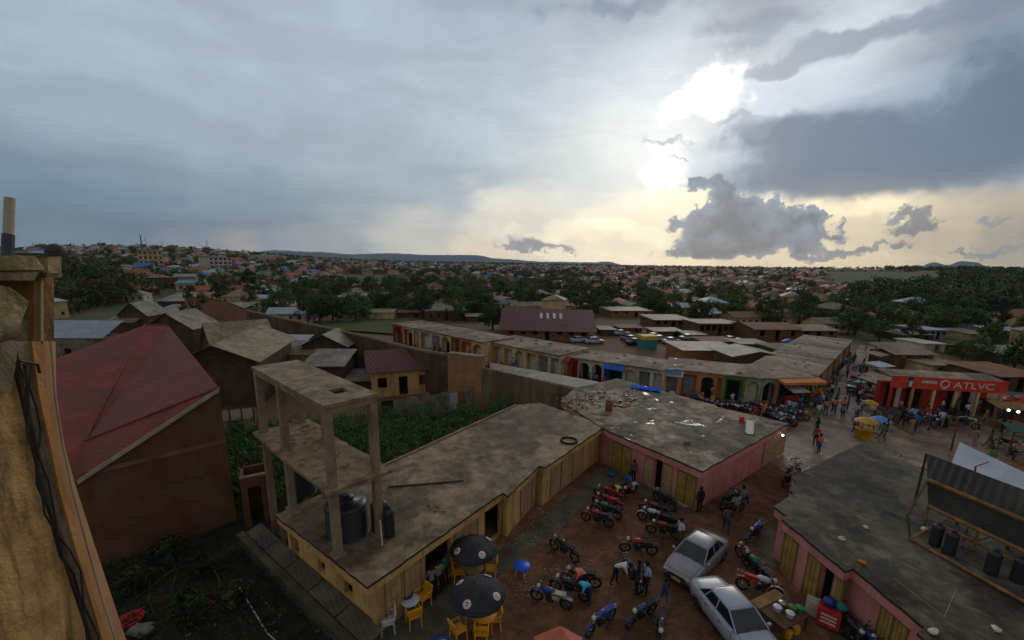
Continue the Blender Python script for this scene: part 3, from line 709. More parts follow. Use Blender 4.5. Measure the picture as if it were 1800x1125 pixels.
# raised upper storey works: pipes, scraps
def Q(px, py): return P(px, py, RZ)
mb = MB(); mb.path([Q(1570, 1015), Q(1660, 1085), Q(1682, 1035)], .018); mb.build('pipe', conc, None, origin=Q(1660, 1085), label='bent thin white pipe on the dark roof of the right pink building', cat='pipe')
for k, (px, py, lab) in enumerate(((1521, 928, 'white plastic bag on the open middle of the dark roof'), (1480, 949, 'white bundle beside a dark bottle on the dark roof'), (1640, 1113, 'white scrap by the lower front edge of the dark roof'), (1750, 1108, 'white scrap near the bottom right of the dark roof'), (1625, 933, 'white scrap by the foot of the scaffold on the dark roof'), (1515, 990, 'orange scrap near the notch in the dark roof edge'))):
    def rag_(mb, s_=random.uniform(.12, .2)):
        mb.ball((0, 0, s_*.35), (s_, s_*.7, s_*.45), 8, 5)
        mb.v = [(x+random.uniform(-.03, .03), y+random.uniform(-.03, .03), max(.005, z+random.uniform(-.03, .03))) for x, y, z in mb.v]
    small('plastic_bag' if k != 5 else 'cloth_scrap', lab, 'bag' if k != 5 else 'scrap', Q(px, py), rag_, whitep if k != 5 else orangep, random.random()*3)
# timber scaffold with black sheet screens
sc_t = thing('scaffold', 'timber scaffold with two black roofing sheets above the dark concrete roof', 'scaffold', P(1640, 900, RZ))
ZR = RZ
Abase, Bbase = P(1600, 950, RZ), P(1800, 1062, RZ)
dirn = (Bbase-Abase).normalized(); Bbase = Abase + dirn*9.0; nrm = Vector((dirn.y, -dirn.x, 0)) * -1
if nrm.y < 0: nrm = -nrm
Cb = Abase + nrm*0 + (P(1640, 878, RZ)-Abase)
def TB(mb, a, b, w=.06): mb.tube(a, b, w, 6, sm=False)
mb = MB(); TB(mb, Abase+Vector((0, 0, .08)), Bbase+Vector((0, 0, .08)), .07); mb.build('floor_rail', timber, sc_t)
S0 = P(1632, 892, 3.6); S1 = S0 + dirn*9.5
E0 = P(1630, 845, 4.6); E1 = E0 + dirn*9.5
F0 = P(1629, 797, 5.4); F1 = F0 + dirn*9.5
mb = MB(); mb.slab([E0, E1, S1, S0], .03); mb.build('lower_sheet', blacksheet, sc_t)
mb = MB(); mb.slab([F0, F1, E1+Vector((0, 0, .05)), E0+Vector((0, 0, .05))], .03); mb.build('upper_sheet', blacksheet, sc_t)
for (a, b) in ((E0, E1), (S0, S1)):
    mb = MB(); mb.tube(a+Vector((0, -.05, .06)), b+Vector((0, -.05, .06)), .1, 6, sm=False); mb.build('rail', timber, sc_t)
mb = MB(); a = S0+Vector((0, 0, -.5)); TB(mb, a, a+dirn*9.5, .07); mb.build('rail', timber, sc_t)
for k in range(6):
    u = k*1.75; mb = MB(); a = S0+dirn*u; TB(mb, Vector((a.x, a.y, RZ)), a+Vector((0, 0, .15)), .06); mb.build('post', timber, sc_t)
    mb = MB(); a = F0+dirn*u*.98; TB(mb, Vector((a.x, a.y, RZ if k < 3 else 0)), a, .06); mb.build('post', timberd, sc_t)
    if k % 2 == 0:
        mb = MB(); TB(mb, Abase+dirn*u+Vector((0, 0, .1)), S0+dirn*(u+.8), .045); mb.build('brace', timber, sc_t)
mb = MB(); TB(mb, P(1595, 905, RZ+.9), E0, .05); mb.build('brace', timberd, sc_t)
mb = MB(); TB(mb, Vector((Abase.x, Abase.y, RZ)), P(1595, 905, RZ+.9), .05); mb.build('post', timberd, sc_t)
mp = P(1690, 962, RZ); mb = MB(); zt_ = zfor(mp, 1718, 820)
mast = thing('mast', 'tall thin brown mast leaning with short arm at its top through the scaffold', 'mast', mp)
mtop = P(1715, 820, 5.6); mb.path([mp, P(1702, 925, 3.2), mtop], .035); mb.build('pole', timberd, mast)
mb = MB(); mb.tube(mtop, P(1738, 812, 5.75), .025); mb.build('arm', redp, mast)
mb = MB(); mb.tube(mp+Vector((0, 0, .15)), P(1745, 943, 3.3), .03); mb.build('stay', timber, mast)
for (px, py, s_, lab) in ((1642, 958, .42, 'leftmost black tank standing inside the timber scaffold'), (1667, 973, .42, 'second black tank from the left inside the timber scaffold'), (1740, 1008, .42, 'third black tank inside the scaffold right of the leaning mast'), (1786, 1022, .42, 'black tank at the right edge inside the timber scaffold')):
    inst(tkp, P(px, py, RZ), 0, lab, 'black water tanks', (s_*.6, s_*.6, .62))
ws = thing('zinc_roof_stall', 'open stall with bright new zinc sheet roof behind the black sheets', 'stall', P(1750, 850, 0))
w0 = P(1687, 777, 3.2); w1 = P(1672, 816, 2.9); wd = (P(1800, 830, 3.2)-w0); wd.z = 0; wd.normalize()
mb = MB(); mb.slab([w0, w1, w1+wd*11, w0+wd*11], .03); mb.build('roof', whitesheet, ws)
for k in range(4):
    for w in (w0, w1):
        mb = MB(); a = w+wd*(.2+k*3.4); mb.tube((a.x, a.y, 0), (a.x, a.y, w.z-.04), .05); mb.build('post', timber, ws)

# ================================================================== brick house with red roof
A = P(385, 682, 7.6); B = P(135, 845, 4.5)
R1, R2 = P(255, 571, 8.7), P(296, 572, 8.5); V = P(150, 775, 5.3); L1 = P(60, 645, 7.2); L2 = P(40, 850, 4.9)
bh = thing('brick_house', 'tall mud brick house with faded red corrugated roof beside the maize', 'house', (-16, 22, 0))
mb = MB()
E2 = P(325, 605, 8.0)
for q in ([R2, A, V], [R1, R2, V], [A, B, V], [R1, V, L1], [V, L2, L1], [B, L2, V]):
    mb.slab([p+Vector((0, 0, 0)) for p in q], .04)
mb.build('roof', redroof, bh)
mb = MB()
for (a, b) in ((V, R1), (V, A), (R1, R2)): mb.tube(a+Vector((0, 0, .02)), b+Vector((0, 0, .02)), .07, 6)
mb.build('ridge_cap', redroof, bh)
ga, gb = Vector((A.x, A.y, 0)), Vector((B.x, B.y, 0)); dw = (gb-ga).normalized(); far = gb+dw*9
inw = Vector((dw.y, -dw.x, 0));
if inw.y < 0: inw = -inw
mb = MB(); aa = ga - dw*.0 + inw*.15; slope = (A.z-B.z)/(ga-gb).length
def gable(p0, L, z0, z1, th, mb, M_i=0):
    p1 = p0+dw*L
    vv = [p0, p1, p1+Vector((0, 0, z1)), p0+Vector((0, 0, z0))]; vv += [v+inw*th for v in vv]
    mb.add(vv, [(0, 1, 2, 3), (7, 6, 5, 4), (0, 4, 5, 1), (1, 5, 6, 2), (2, 6, 7, 3), (3, 7, 4, 0)], M_i)
gable(aa, 12, A.z-.12, A.z-.12-slope*12, .25, mb)
rs = Vector((R2.x-A.x, R2.y-A.y, 0)).normalized()
p1 = aa+rs*.26; p2 = aa+rs*16
vv = [p1, p2, Vector((p2.x, p2.y, 7.3)), Vector((p1.x, p1.y, A.z-.15))]; off = Vector((rs.y, -rs.x, 0))*-.25
mb.add(vv+[v+off for v in vv], [(0, 1, 2, 3), (7, 6, 5, 4), (0, 4, 5, 1), (1, 5, 6, 2), (2, 6, 7, 3), (3, 7, 4, 0)], 0)
mb.build('wall', brickm, bh)
mb = MB(); ring = A.z-3.0
p0 = aa-inw*.03; vv = [p0+Vector((0, 0, ring)), p0+dw*5.5+Vector((0, 0, ring-.05)), p0+dw*5.5+Vector((0, 0, ring+.17)), p0+Vector((0, 0, ring+.2))]; vv += [v+inw*.05 for v in vv]
mb.add(vv, [(0, 1, 2, 3), (7, 6, 5, 4), (0, 4, 5, 1), (1, 5, 6, 2), (2, 6, 7, 3), (3, 7, 4, 0)]); mb.build('ring_beam', mat('dull ring beam', (.17, .115, .075), .9, .3, 1.5), bh)
mb = MB(); mb.slab([A+Vector((0, 0, .03)), B+Vector((0, 0, .03)), B+dw*1+Vector((0, 0, -.45))-inw*.04, B+Vector((0, 0, .03))-inw*.04, A+Vector((0, 0, .03))-inw*.04][:2]+[B-inw*.05+Vector((0, 0, .03)), A-inw*.05+Vector((0, 0, .03))], .2); mb.build('fascia', mat('grey fascia board', (.36, .34, .3), .8, .2, 2), bh)

# ================================================================== houses and sheds by their outline in the photograph
def hpx(pl, pr, yb, ye, yr, depth, roofm, wallm, label, name='house', kind='gable', ybr=None, over=.35, win=2, cat='house', flip=False, walls=True, winm=None, group=None):
    a = Gd(pl, yb); b = Gd(pr, yb if ybr is None else ybr); z0 = min(a.z, b.z)
    ex = Vector((b.x-a.x, b.y-a.y, 0)); L = ex.length; ex.normalize(); ey = Vector((-ex.y, ex.x, 0))
    if ey.dot(Vector((a.x, a.y, 0))) < 0: ey = -ey
    he = zfor(a, pl, ye)-z0; 
    mid = (a+b)/2 + ey*(depth/2 if kind in ('gable', 'hip') else depth)
    hr = max(he+.15, zfor(mid, (pl+pr)/2, yr)-z0) if yr is not None else he+.3
    hr = min(hr, he+depth*.6)
    rz = math.atan2(ex.y, ex.x)
    t = thing(name, label, cat, (a.x, a.y, z0), rz, group)
    M = WMAT[t.name]; s = 1 if (ey.cross(ex)).z < 0 else -1
    def W(x, y, z): return M @ Vector((x, y*s, z))
    if walls:
        mb = MB(); ops = []
        n = max(1, win); 
        for k in range(n):
            u = L*(k+.5)/n; ops.append((u-.45, u+.45, 1.0 if k != n//2 else 0.05, min(he-.3, 2.1)))
        p = [(W(0, 0, 0)), W(L, 0, 0), W(L, depth, 0), W(0, depth, 0)]
        wall(mb, p[0], p[1], z0-.6, z0+he, .2, [(o[0], o[1], z0+o[2], z0+o[3]) for o in ops] if win else (), s)
        wall(mb, p[1], p[2], z0-.6, z0+he, .2, (), s); wall(mb, p[2], p[3], z0-.6, z0+he, .2, (), s); wall(mb, p[3], p[0], z0-.6, z0+he, .2, (), s)
        if kind == 'gable' and not flip:
            for xx in (0.004, L-.2): 
                mb.add([W(xx, .01, he), W(xx, depth-.01, he), W(xx, depth/2, hr-.06), W(xx+.19, .01, he), W(xx+.19, depth-.01, he), W(xx+.19, depth/2, hr-.06)], [(0, 1, 2), (3, 5, 4), (0, 3, 4, 1), (1, 4, 5, 2), (2, 5, 3, 0)])
        elif kind == 'gable':
            for yy in (0.004, depth-.2):
                mb.add([W(.01, yy, he), W(L-.01, yy, he), W(L/2, yy, hr-.06), W(.01, yy+.19, he), W(L-.01, yy+.19, he), W(L/2, yy+.19, hr-.06)], [(0, 1, 2), (3, 5, 4), (0, 3, 4, 1), (1, 4, 5, 2), (2, 5, 3, 0)])
        mb.build('wall', wallm, t)
        if win and winm is not None:
            for k, o_ in enumerate(ops):
                mb = MB(); p0, p1 = p[0], p[1]; Mx = Matrix.Translation((p0.x, p0.y, 0)) @ Matrix.Rotation(math.atan2(p1.y-p0.y, p1.x-p0.x), 4, 'Z')
                mb.box(o_[0]+.003, .1*s, z0+o_[2]+.003, o_[1]-.003, .14*s, z0+o_[3]-.003, 0, Mx); mb.build('window' if k != n//2 else 'door', winm, t)
    mb = MB(); o = over; sl = (hr-he)/(depth/2 if not flip else L/2)
    if kind == 'gable' and not flip:
        mb.slab([W(-o, -o, he-o*sl), W(L+o, -o, he-o*sl), W(L+o, depth/2, hr), W(-o, depth/2, hr)], .06)
        mb.slab([W(-o, depth/2, hr), W(L+o, depth/2, hr), W(L+o, depth+o, he-o*sl), W(-o, depth+o, he-o*sl)], .06)
    elif kind == 'gable':
        mb.slab([W(-o, -o, he-o*sl), W(L/2, -o, hr), W(L/2, depth+o, hr), W(-o, depth+o, he-o*sl)], .06)
        mb.slab([W(L/2, -o, hr), W(L+o, -o, he-o*sl), W(L+o, depth+o, he-o*sl), W(L/2, depth+o, hr)], .06)
    elif kind == 'hip':
        k = min(L/2-.1, depth/2)
        c = [W(-o, -o, he), W(L+o, -o, he), W(L+o, depth+o, he), W(-o, depth+o, he)]; r1, r2 = W(k, depth/2, hr), W(L-k, depth/2, hr)
        for q in ([c[0], c[1], r2, r1], [c[2], c[3], r1, r2], [c[1], c[2], r2], [c[3], c[0], r1]): mb.slab(q, .05)
    elif kind == 'shed':
        mb.slab([W(-o, -o, he), W(L+o, -o, he), W(L+o, depth+o, hr), W(-o, depth+o, hr)], .06)
    else:
        mb.slab([W(-o, -o, he+.12), W(L+o, -o, he+.12), W(L+o, depth+o, he+.12), W(-o, depth+o, he+.12)], .15)
    rt = mb.build('roof', roofm, t)
    return t

# ================================================================== behind the yard on the left: houses, walls, maize
rust = mat('rusty sheet', (.24, .12, .065), .75, .3, .6, (.13, .07, .045), .6, .15, corr=(.5, .86, .25))
hpx(322, 458, 722, 632, 588, 12, tansheet, brickd, 'large dark brick house with tan corrugated gable roof behind the red roof', flip=True, over=.6, win=0, ybr=715)
hpx(385, 490, 665, 616, 563, 9, tansheet, brickd, 'long tan corrugated roof joined behind the large dark gable house', win=0, ybr=650)
hpx(262, 345, 625, 575, 546, 6, greysheet, brickd, 'grey gabled shed with dark triangular end above the red roof', flip=True, win=0, name='shed', cat='shed')
hpx(215, 265, 590, 552, 530, 5, greysheet, brickd, 'small pale gabled shed left of the grey gabled shed', flip=True, win=0, name='shed', cat='shed')
hpx(195, 240, 592, 566, 545, 4, greysheet, brickd, 'low pale flat shed beside the white tarpaulin', kind='shed', win=0, name='shed', cat='shed')
hpx(60, 188, 640, 592, 564, 3, mat('white tarp sheet', (.33, .35, .39), .6, .1, .6, (.22, .23, .25), .4, .1), greysheet, 'shelter with sloping white tarpaulin roof at the left by the ochre corner', kind='shed', win=3, name='shelter', cat='shelter')
hpx(150, 250, 650, 622, 600, 4, greysheet, brickd, 'low grey sheet shelter between the white tarpaulin and the red roof', kind='shed', win=0, name='shed', cat='shed')
hpx(480, 524, 650, 612, 590, 5, whitesheet, brickd, 'small shed with pale bluish sheet roof by the long wall', kind='shed', win=0, name='shed', cat='shed')
hpx(535, 612, 660, 606, 582, 5, greysheet, brickd, 'dark walled shed with light grey gable roof by the long wall', flip=True, win=0, name='shed', cat='shed')
hpx(500, 545, 665, 622, 600, 4, tansheet, yel, 'little yellow walled hut between the grey sheds', kind='shed', win=1, name='hut', cat='hut')
hpx(540, 605, 690, 642, 615, 4, greysheet, brickd, 'lean-to with dark grey sheet roof in front of the grey gable shed', kind='shed', win=0, name='shed', cat='shed')
hpx(655, 762, 700, 650, 613, 6, maroon, yel, 'yellow house with maroon sheet roof between the wall and the maize', over=.5, win=3, ybr=690)
hpx(590, 655, 690, 668, 650, 3, greysheet, brickd, 'low curved grey sheet shelter left of the yellow maroon-roofed house', kind='shed', win=0, name='shed', cat='shed')
hpx(280, 345, 545, 529, 515, 10, greysheet, brickd, 'long grey market roof in front of the left brick buildings', kind='shed', win=0, name='shed', cat='shed')
hpx(345, 420, 560, 545, 532, 10, greysheet, brickd, 'long low grey sheet roof right of the slender leafy sapling', kind='shed', win=0, name='shed', cat='shed')
hpx(270, 335, 562, 548, 536, 8, greysheet, brickd, 'long low grey sheet roof left of the slender leafy sapling', kind='shed', win=0, name='shed', cat='shed')
# brick wall and long plastered boundary wall
def wall_thing(name, pts, h, m, label, th=.22, cap=None, tops=None):
    """pts: base pixels; tops: matching top rows"""
    g_ = [Gd(x, y) for x, y in pts]; t = thing(name, label, 'wall', g_[0]); mb = MB()
    hs = [zfor(g_[i], pts[i][0], tops[i]) for i in range(len(pts))] if tops else [h]*len(pts)
    for i in range(len(g_)-1):
        a, b = g_[i], g_[i+1]; L = (b-a).length; d = Vector((b.x-a.x, b.y-a.y, 0)).normalized(); n = Vector((-d.y, d.x, 0))*th/2
        a2 = a+d*.002; b2 = b-d*.002
        vv = [a2-n, b2-n, b2+n, a2+n]; 
        for v in vv: v.z = -.3
        vt = [Vector((v.x, v.y, z)) for v, z in zip(vv, (hs[i], hs[i+1], hs[i+1], hs[i]))]
        mb.add(vv+vt, [(0, 3, 2, 1), (4, 5, 6, 7), (0, 1, 5, 4), (1, 2, 6, 5), (2, 3, 7, 6), (3, 0, 4, 7)])
    mb.build('masonry', m, t)
    if cap:
        mb = MB()
        for i in range(len(g_)-1):
            a = Vector((g_[i].x, g_[i].y, hs[i]+.05)); b = Vector((g_[i+1].x, g_[i+1].y, hs[i+1]+.05)); mb.tube(a, b, th*.75, 4, sm=False)
        mb.build('coping', cap, t)
    return t
wall_thing('boundary_wall', [(330, 560), (400, 575), (470, 600)], 3, brickr, 'low orange brick boundary wall at the left end of the long wall', tops=(520, 530, 556), cap=timberd)
wall_thing('boundary_wall', [(440, 600), (560, 630), (640, 655), (745, 690), (850, 712)], 3, mat('weathered brown wall', (.15, .1, .06), .92, .35, .5, (.06, .045, .03), .8, .2, streak=True, brick=(.45, .2)), 'long curving weathered brown boundary wall below the shops', tops=(546, 572, 590, 617, 634), cap=conc)
wall_thing('boundary_wall', [(848, 716), (930, 722), (1050, 728)], 3, wallpale, 'pale stained boundary wall behind the maize and the rubble roof', tops=(646, 664, 694), cap=None)
hpx(788, 846, 706, 622, 616, .8, conc, mat('pale orange brick', (.42, .24, .13), .9, .2, .9, (.25, .17, .1), .6, .2, brick=(.3, .12)), 'roofless light orange brick block standing against the brown wall', kind='flat', win=0, ybr=716, name='brick_block', cat='brick block', over=0)
lt = thing('lean_to', 'narrow lean-to with long grey sheet roof below the tan shop row', 'lean-to', P(861, 660, 0)); la, lb_2, lc, ld = P(861, 637, 3.3), P(1052, 671, 2.4), P(1052, 690, 2.15), P(861, 648, 3.1)
mb = MB(); mb.slab([la, lb_2, lc, ld], .05); mb.build('roof', greysheet, lt)
for k in range(7):
    q = la.lerp(lb_2, k/6); mb = MB(); mb.tube((q.x, q.y, 0), q-Vector((0, 0, .06)), .05, 6); mb.build('post', timberd, lt)
# patchwork fence
fe = thing('sheet_fence', 'patched grey sheet fence along the far side of the maize', 'fence', Gd(655, 735)); a, b = Gd(655, 735), Gd(850, 712)
d = (b-a).normalized(); L = (b-a).length; k = 0; i = 0
while k < L:
    w = random.uniform(.7, 1.5); m_ = random.choice((greysheet, greysheet, rust, whitesheet, tankm)); h = random.uniform(1.5, 2.0)
    mb = MB(); c = a+d*(k+w/2); mb.cbox(c+Vector((0, random.uniform(-.05, .05), h/2)), (w-.03, .03, h), math.atan2(d.y, d.x)); mb.build('fence_sheet', m_, fe); k += w
fe = thing('sheet_gate', 'old white sheet gate with dark bars beside the brick house', 'gate', Gd(390, 760)); a, b = Gd(388, 765), Gd(450, 758)
d = (b-a).normalized(); L = (b-a).length
mb = MB(); 
for k in range(3): mb.cbox(a+d*(L*(k+.5)/3)+Vector((0, 0, 1.1)), (L/3-.06, .03, 2.1), math.atan2(d.y, d.x))
mb.build('gate_sheet', whitep, fe); mb = MB()
for k in range(4): mb.tube(a+d*(L*k/3)+Vector((0, -.04, 0)), a+d*(L*k/3)+Vector((0, -.04, 2.3)), .05)
for z in (.1, 1.1, 2.15): mb.tube(a+Vector((0, -.05, z)), b+Vector((0, -.05, z)), .035)
mb.build('gate_frame', timberd, fe)
# maize
maize = leafmat('maize leaf', (.05, .115, .022), 0, 1.3)
soil = sheet('garden_soil', [P(392, 760), P(400, 905), P(455, 905), P(700, 905), P(905, 760), P(905, 716), P(660, 728), P(400, 752)], .006, mat('garden soil', (.07, .05, .03), .95, .3, 1))
def inpoly(x, y, poly):
    c = False; n = len(poly)
    for i in range(n):
        x1, y1 = poly[i]; x2, y2 = poly[(i+1) % n]
        if (y1 > y) != (y2 > y) and x < (x2-x1)*(y-y1)/(y2-y1)+x1: c = not c
    return c
fp = [(v.x, v.y) for v in (P(400, 765), P(405, 880), P(470, 900), P(560, 890))] + [(ypoly[1][0]-.2, ypoly[1][1]+.6), (ypoly[2][0]-.4, ypoly[2][1]+.6), (P(895, 722).x, P(895, 722).y), (P(665, 742).x, P(665, 742).y), (P(480, 762).x, P(480, 762).y)]
xs = [p[0] for p in fp]; ys_ = [p[1] for p in fp]
mb = MB(); cnt = 0; yv = [Vector(p) for p in ypoly]
while cnt < 1500:
    x, y = random.uniform(min(xs), max(xs)), random.uniform(min(ys_), max(ys_))
    if not inpoly(x, y, fp) or inpoly(x, y, [tuple(q) for q in inset(ypoly, -.35)]): continue
    cnt += 1; h = random.uniform(.9, 1.75)
    mb.tube((x, y, 0), (x+random.uniform(-.08, .08), y+random.uniform(-.08, .08), h), .02, 4, .008, cap=False)
    for k in range(9):
        a = random.random()*6.28; zz = h*random.uniform(.15, .98); l = random.uniform(.3, .6); w = .05
        dx, dy = math.cos(a), math.sin(a); px_, py_ = -dy*w, dx*w
        p = [(x, y, zz), (x+dx*l*.5+px_, y+dy*l*.5+py_, zz+.16), (x+dx*l*.5-px_, y+dy*l*.5-py_, zz+.16), (x+dx*l, y+dy*l, zz-.08+random.uniform(-.1, .1))]
        mb.add(p, [(0, 1, 2), (1, 3, 2)])
mb.build('maize_plants', maize, kind='stuff', label='dense green maize filling the garden behind the yellow building')
# dark weedy alley at the bottom left
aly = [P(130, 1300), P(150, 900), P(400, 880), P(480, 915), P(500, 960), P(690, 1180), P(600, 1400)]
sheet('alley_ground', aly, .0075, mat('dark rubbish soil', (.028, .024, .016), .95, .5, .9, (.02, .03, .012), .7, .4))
weed = leafmat('weed leaf', (.03, .05, .018), 0, 1)
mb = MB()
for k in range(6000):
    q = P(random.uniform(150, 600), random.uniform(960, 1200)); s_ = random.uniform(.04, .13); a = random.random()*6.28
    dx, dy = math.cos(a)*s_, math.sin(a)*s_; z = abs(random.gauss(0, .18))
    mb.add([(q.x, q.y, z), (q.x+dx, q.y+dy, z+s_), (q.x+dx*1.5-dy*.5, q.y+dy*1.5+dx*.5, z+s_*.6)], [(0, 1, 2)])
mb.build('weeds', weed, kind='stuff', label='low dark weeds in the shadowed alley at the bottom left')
mb = MB()
for k in range(80):
    q = P(random.uniform(180, 560), random.uniform(985, 1160)); s_ = random.uniform(.04, .2); mb.cbox(q+Vector((0, 0, s_*.25)), (s_, s_*random.uniform(.2, .9), s_*.4), random.random()*3, random.choice((0, 0, 1, 2, 3, 0)), (random.uniform(-.4, .4), 'X'))
mb.build('litter', [brickd, timberd, brickd, mat('faded litter', (.2, .19, .17), .8)], kind='stuff', label='litter strewn over the dark alley ground')
mb = MB()
for k in range(26):
    q = P(random.uniform(220, 420), random.uniform(990, 1100)); a = random.random()*3; l = random.uniform(.6, 1.8); mb.tube(q+Vector((0, 0, .08)), q+Vector((math.cos(a)*l, math.sin(a)*l, random.uniform(.1, .5))), .02, 5)
mb.build('dead_branches', timberd, kind='stuff', label='tangle of dead branches thrown in the alley')
# alley wall with sheet-covered drain beside the yellow building
def gp(px, py, z=0): return P(px, py, z)
dkc = mat('dark damp cement', (.085, .075, .055), .9, .3, 1, (.04, .035, .025), .6, .2)
aw = thing('low_wall', 'low grey block wall with flat coping running along the alley', 'wall', gp(560, 1080)); mb = MB()
w0_, w1_ = gp(442, 985), gp(640, 1190); dww = (w1_-w0_).normalized(); M = Matrix.Translation(w0_) @ Matrix.Rotation(math.atan2(dww.y, dww.x), 4, 'Z'); Lw = (w1_-w0_).length
mb.box(-1.5, 0, 0, Lw+3, .22, .7, 0, M); mb.build('masonry', dkc, aw); mb = MB(); mb.box(-1.5, -.06, .702, Lw+3, .28, .77, 0, M); mb.build('coping', dkc, aw)
ar = thing('alley_roof', 'strip of old grey sheets roofing the passage beside the yellow building', 'roof', gp(560, 1040)); mb = MB()
nn_ = Vector((-dww.y, dww.x, 0)); nn_ = nn_ if nn_.y > 0 else -nn_
for k in range(5):
    u0 = -1.2+k*2.05; s0_ = w0_+dww*u0; mb = MB()
    mb.slab([s0_+nn_*.3+Vector((0, 0, .82)), s0_+dww*1.98+nn_*.3+Vector((0, 0, .82)), s0_+dww*1.98+nn_*1.0+Vector((0, 0, .95)), s0_+nn_*1.0+Vector((0, 0, .97))], .03); mb.build('roof_sheet', mat('dark old sheet', (.1, .09, .075), .7, .3, .6, (.05, .04, .03), .6, .1, corr=(.8, .6, .2)), ar)
for k in range(3):
    mb = MB(); q = w0_+dww*(1+k*3)+nn_*.36; mb.tube(q, q+Vector((0, 0, .8)), .04); mb.build('post', timberd, ar)
br = thing('brick_outhouse', 'small roofless dark brick outhouse at the head of the alley', 'outhouse', gp(455, 935)); mb = MB()
c0, c1 = gp(432, 928), gp(482, 915); d_ = (c1-c0).normalized(); n_ = Vector((-d_.y, d_.x, 0)); pp = [c0, c1, c1+n_*1.6, c0+n_*1.6]
hh = zfor(c0, 428, 842)
for i in range(4): wall(mb, pp[i], pp[(i+1) % 4], 0, hh, .15, [(.3, .9, 0, hh*.8)] if i == 0 else (), 1)
mb.build('wall', brickm, br); mb = MB(); mb.box(0, 0, hh+.002, (c1-c0).length, .2, hh+.08, 0, Matrix.Translation(c0) @ Matrix.Rotation(math.atan2(d_.y, d_.x), 4, 'Z')); mb.build('lintel', conc, br)
for (pts, lab) in (([(418, 1030), (470, 1115), (560, 1200)], 'thin white pipe running down the dark alley'),):
    mb = MB(); q = [P(x, y)+Vector((0, 0, .06)) for x, y in pts]; mb.path(q, .03); mb.build('pipe', whitep, None, origin=q[0], label=lab, cat='pipe')
mb = MB(); q = P(250, 1115); mb.ball((0, 0, .2), (.45, .3, .22), 10, 6); mb.v = [(x+random.uniform(-.07, .07), y+random.uniform(-.07, .07), max(.01, z+random.uniform(-.06, .06))) for x, y, z in mb.v]
o = mb.build('cloth_heap', mat('rag white', (.2, .19, .19), .9), None, label='crumpled whitish rags at the foot of the ochre wall', cat='rags'); o.location = q
mb = MB(); mb.lathe([(.3, 0), (.34, .02), (.42, .25), (.4, .26), (.32, .05), (.02, .03)], n=18); o = mb.build('basin', redp, None, label='reddish plastic basin beside the white rags below the ochre wall', cat='basin'); o.location = P(232, 1095)

# yard aprons
sheet('pavement', [P(655, 1110), P(905, 948), P(1045, 832), P(1068, 812), P(1240, 895), P(1225, 905), P(1075, 850), P(1045, 868), P(990, 925), P(905, 985), P(860, 1030), P(800, 1130), P(700, 1190)], .009, apron)
sheet('pavement', [P(1330, 955), P(1350, 925), P(1380, 950), P(1640, 1170), P(1560, 1190), P(1440, 1095), P(1390, 1010), P(1340, 985)], .009, apron)
# ================================================================== the photographer's own building on the left edge
XW = -3.3
def WL(px, py, X=None):
    X = XW if X is None else X
    d = ray(px, py); t = X/d.x; return Vector((X, d.y*t, H+d.z*t))
lb = thing('ochre_building', 'weathered ochre plaster corner of the building the view is taken from', 'building', (XW, 2.9, 0))
def strip(name, left, right, m, x0, x1, bev=.01, label=None):
    """a vertical band of the facade between two pixel polylines, from depth x0 to x1"""
    L_ = [WL(p[0], p[1], x1) for p in left]; R_ = [WL(p[0], p[1], x1) for p in right]; n = len(L_); mb = MB()
    vv = []
    for a, b in zip(L_, R_): vv += [(x0, a.y, a.z), (x0, b.y, b.z), (x1, b.y, b.z), (x1, a.y, a.z)]
    fs = []
    for i in range(n-1):
        for k in range(4): fs.append((i*4+k, i*4+(k+1) % 4, (i+1)*4+(k+1) % 4, (i+1)*4+k))
    fs += [(0, 1, 2, 3), ((n-1)*4+3, (n-1)*4+2, (n-1)*4+1, (n-1)*4)]
    mb.add(vv, fs); o = mb.build(name, m, lb)
    if label: o['label'] = label
    return o
rows = [600, 640, 700, 780, 860, 960, 1060, 1125, 1300, 1600]
def curve(pts, rows=rows):
    out = []
    for r in rows:
        for (x0, y0), (x1, y1) in zip(pts[:-1], pts[1:]):
            if y0 <= r <= y1: out.append((x0+(x1-x0)*(r-y0)/(y1-y0), r)); break
        else:
            (x0, y0), (x1, y1) = (pts[0], pts[1]) if r < pts[0][1] else (pts[-2], pts[-1]); out.append((x0+(x1-x0)*(r-y0)/(y1-y0), r))
    return out
ochre2 = mat('faded ochre pilaster', (.5, .27, .11), .85, .2, 3, (.25, .15, .09), .6, .2, streak=True)
mosst = mat('mossy stained cement', (.4, .33, .2), .92, .3, 5, (.1, .12, .035), .7, .5)
greyc = mat('stained grey cement', (.25, .22, .16), .92, .3, 4, (.08, .07, .05), .7, .4, streak=True)
e0 = curve([(-260, 600), (-200, 1600)]); e1 = curve([(8, 600), (35, 700), (75, 880), (128, 1040), (155, 1125), (280, 1600)])
e2 = curve([(28, 600), (48, 700), (92, 880), (140, 1040), (172, 1125), (300, 1600)])
e3 = curve([(56, 600), (70, 700), (88, 780), (108, 880), (150, 1020), (180, 1125), (312, 1600)])
e4 = curve([(76, 600), (84, 700), (100, 800), (124, 900), (163, 1040), (192, 1125), (325, 1600)])
e5 = curve([(98, 600), (99, 700), (112, 780), (135, 860), (175, 985), (222, 1125), (360, 1600)])
strip('wall_face', e0, e1, yel2, XW-.4, XW)
strip('recess', e1, e2, greyc, XW-.4, XW-.05)
strip('cement_band', e2, e3, greyc, XW-.4, XW+.03)
strip('pilaster', e3, e4, ochre2, XW-.4, XW+.05)
strip('corner_trim', e4, e5, mat('peach corner trim', (.55, .33, .19), .8, .15, 2, (.35, .2, .12), .5, .1, streak=True), XW-.4, XW+.02)
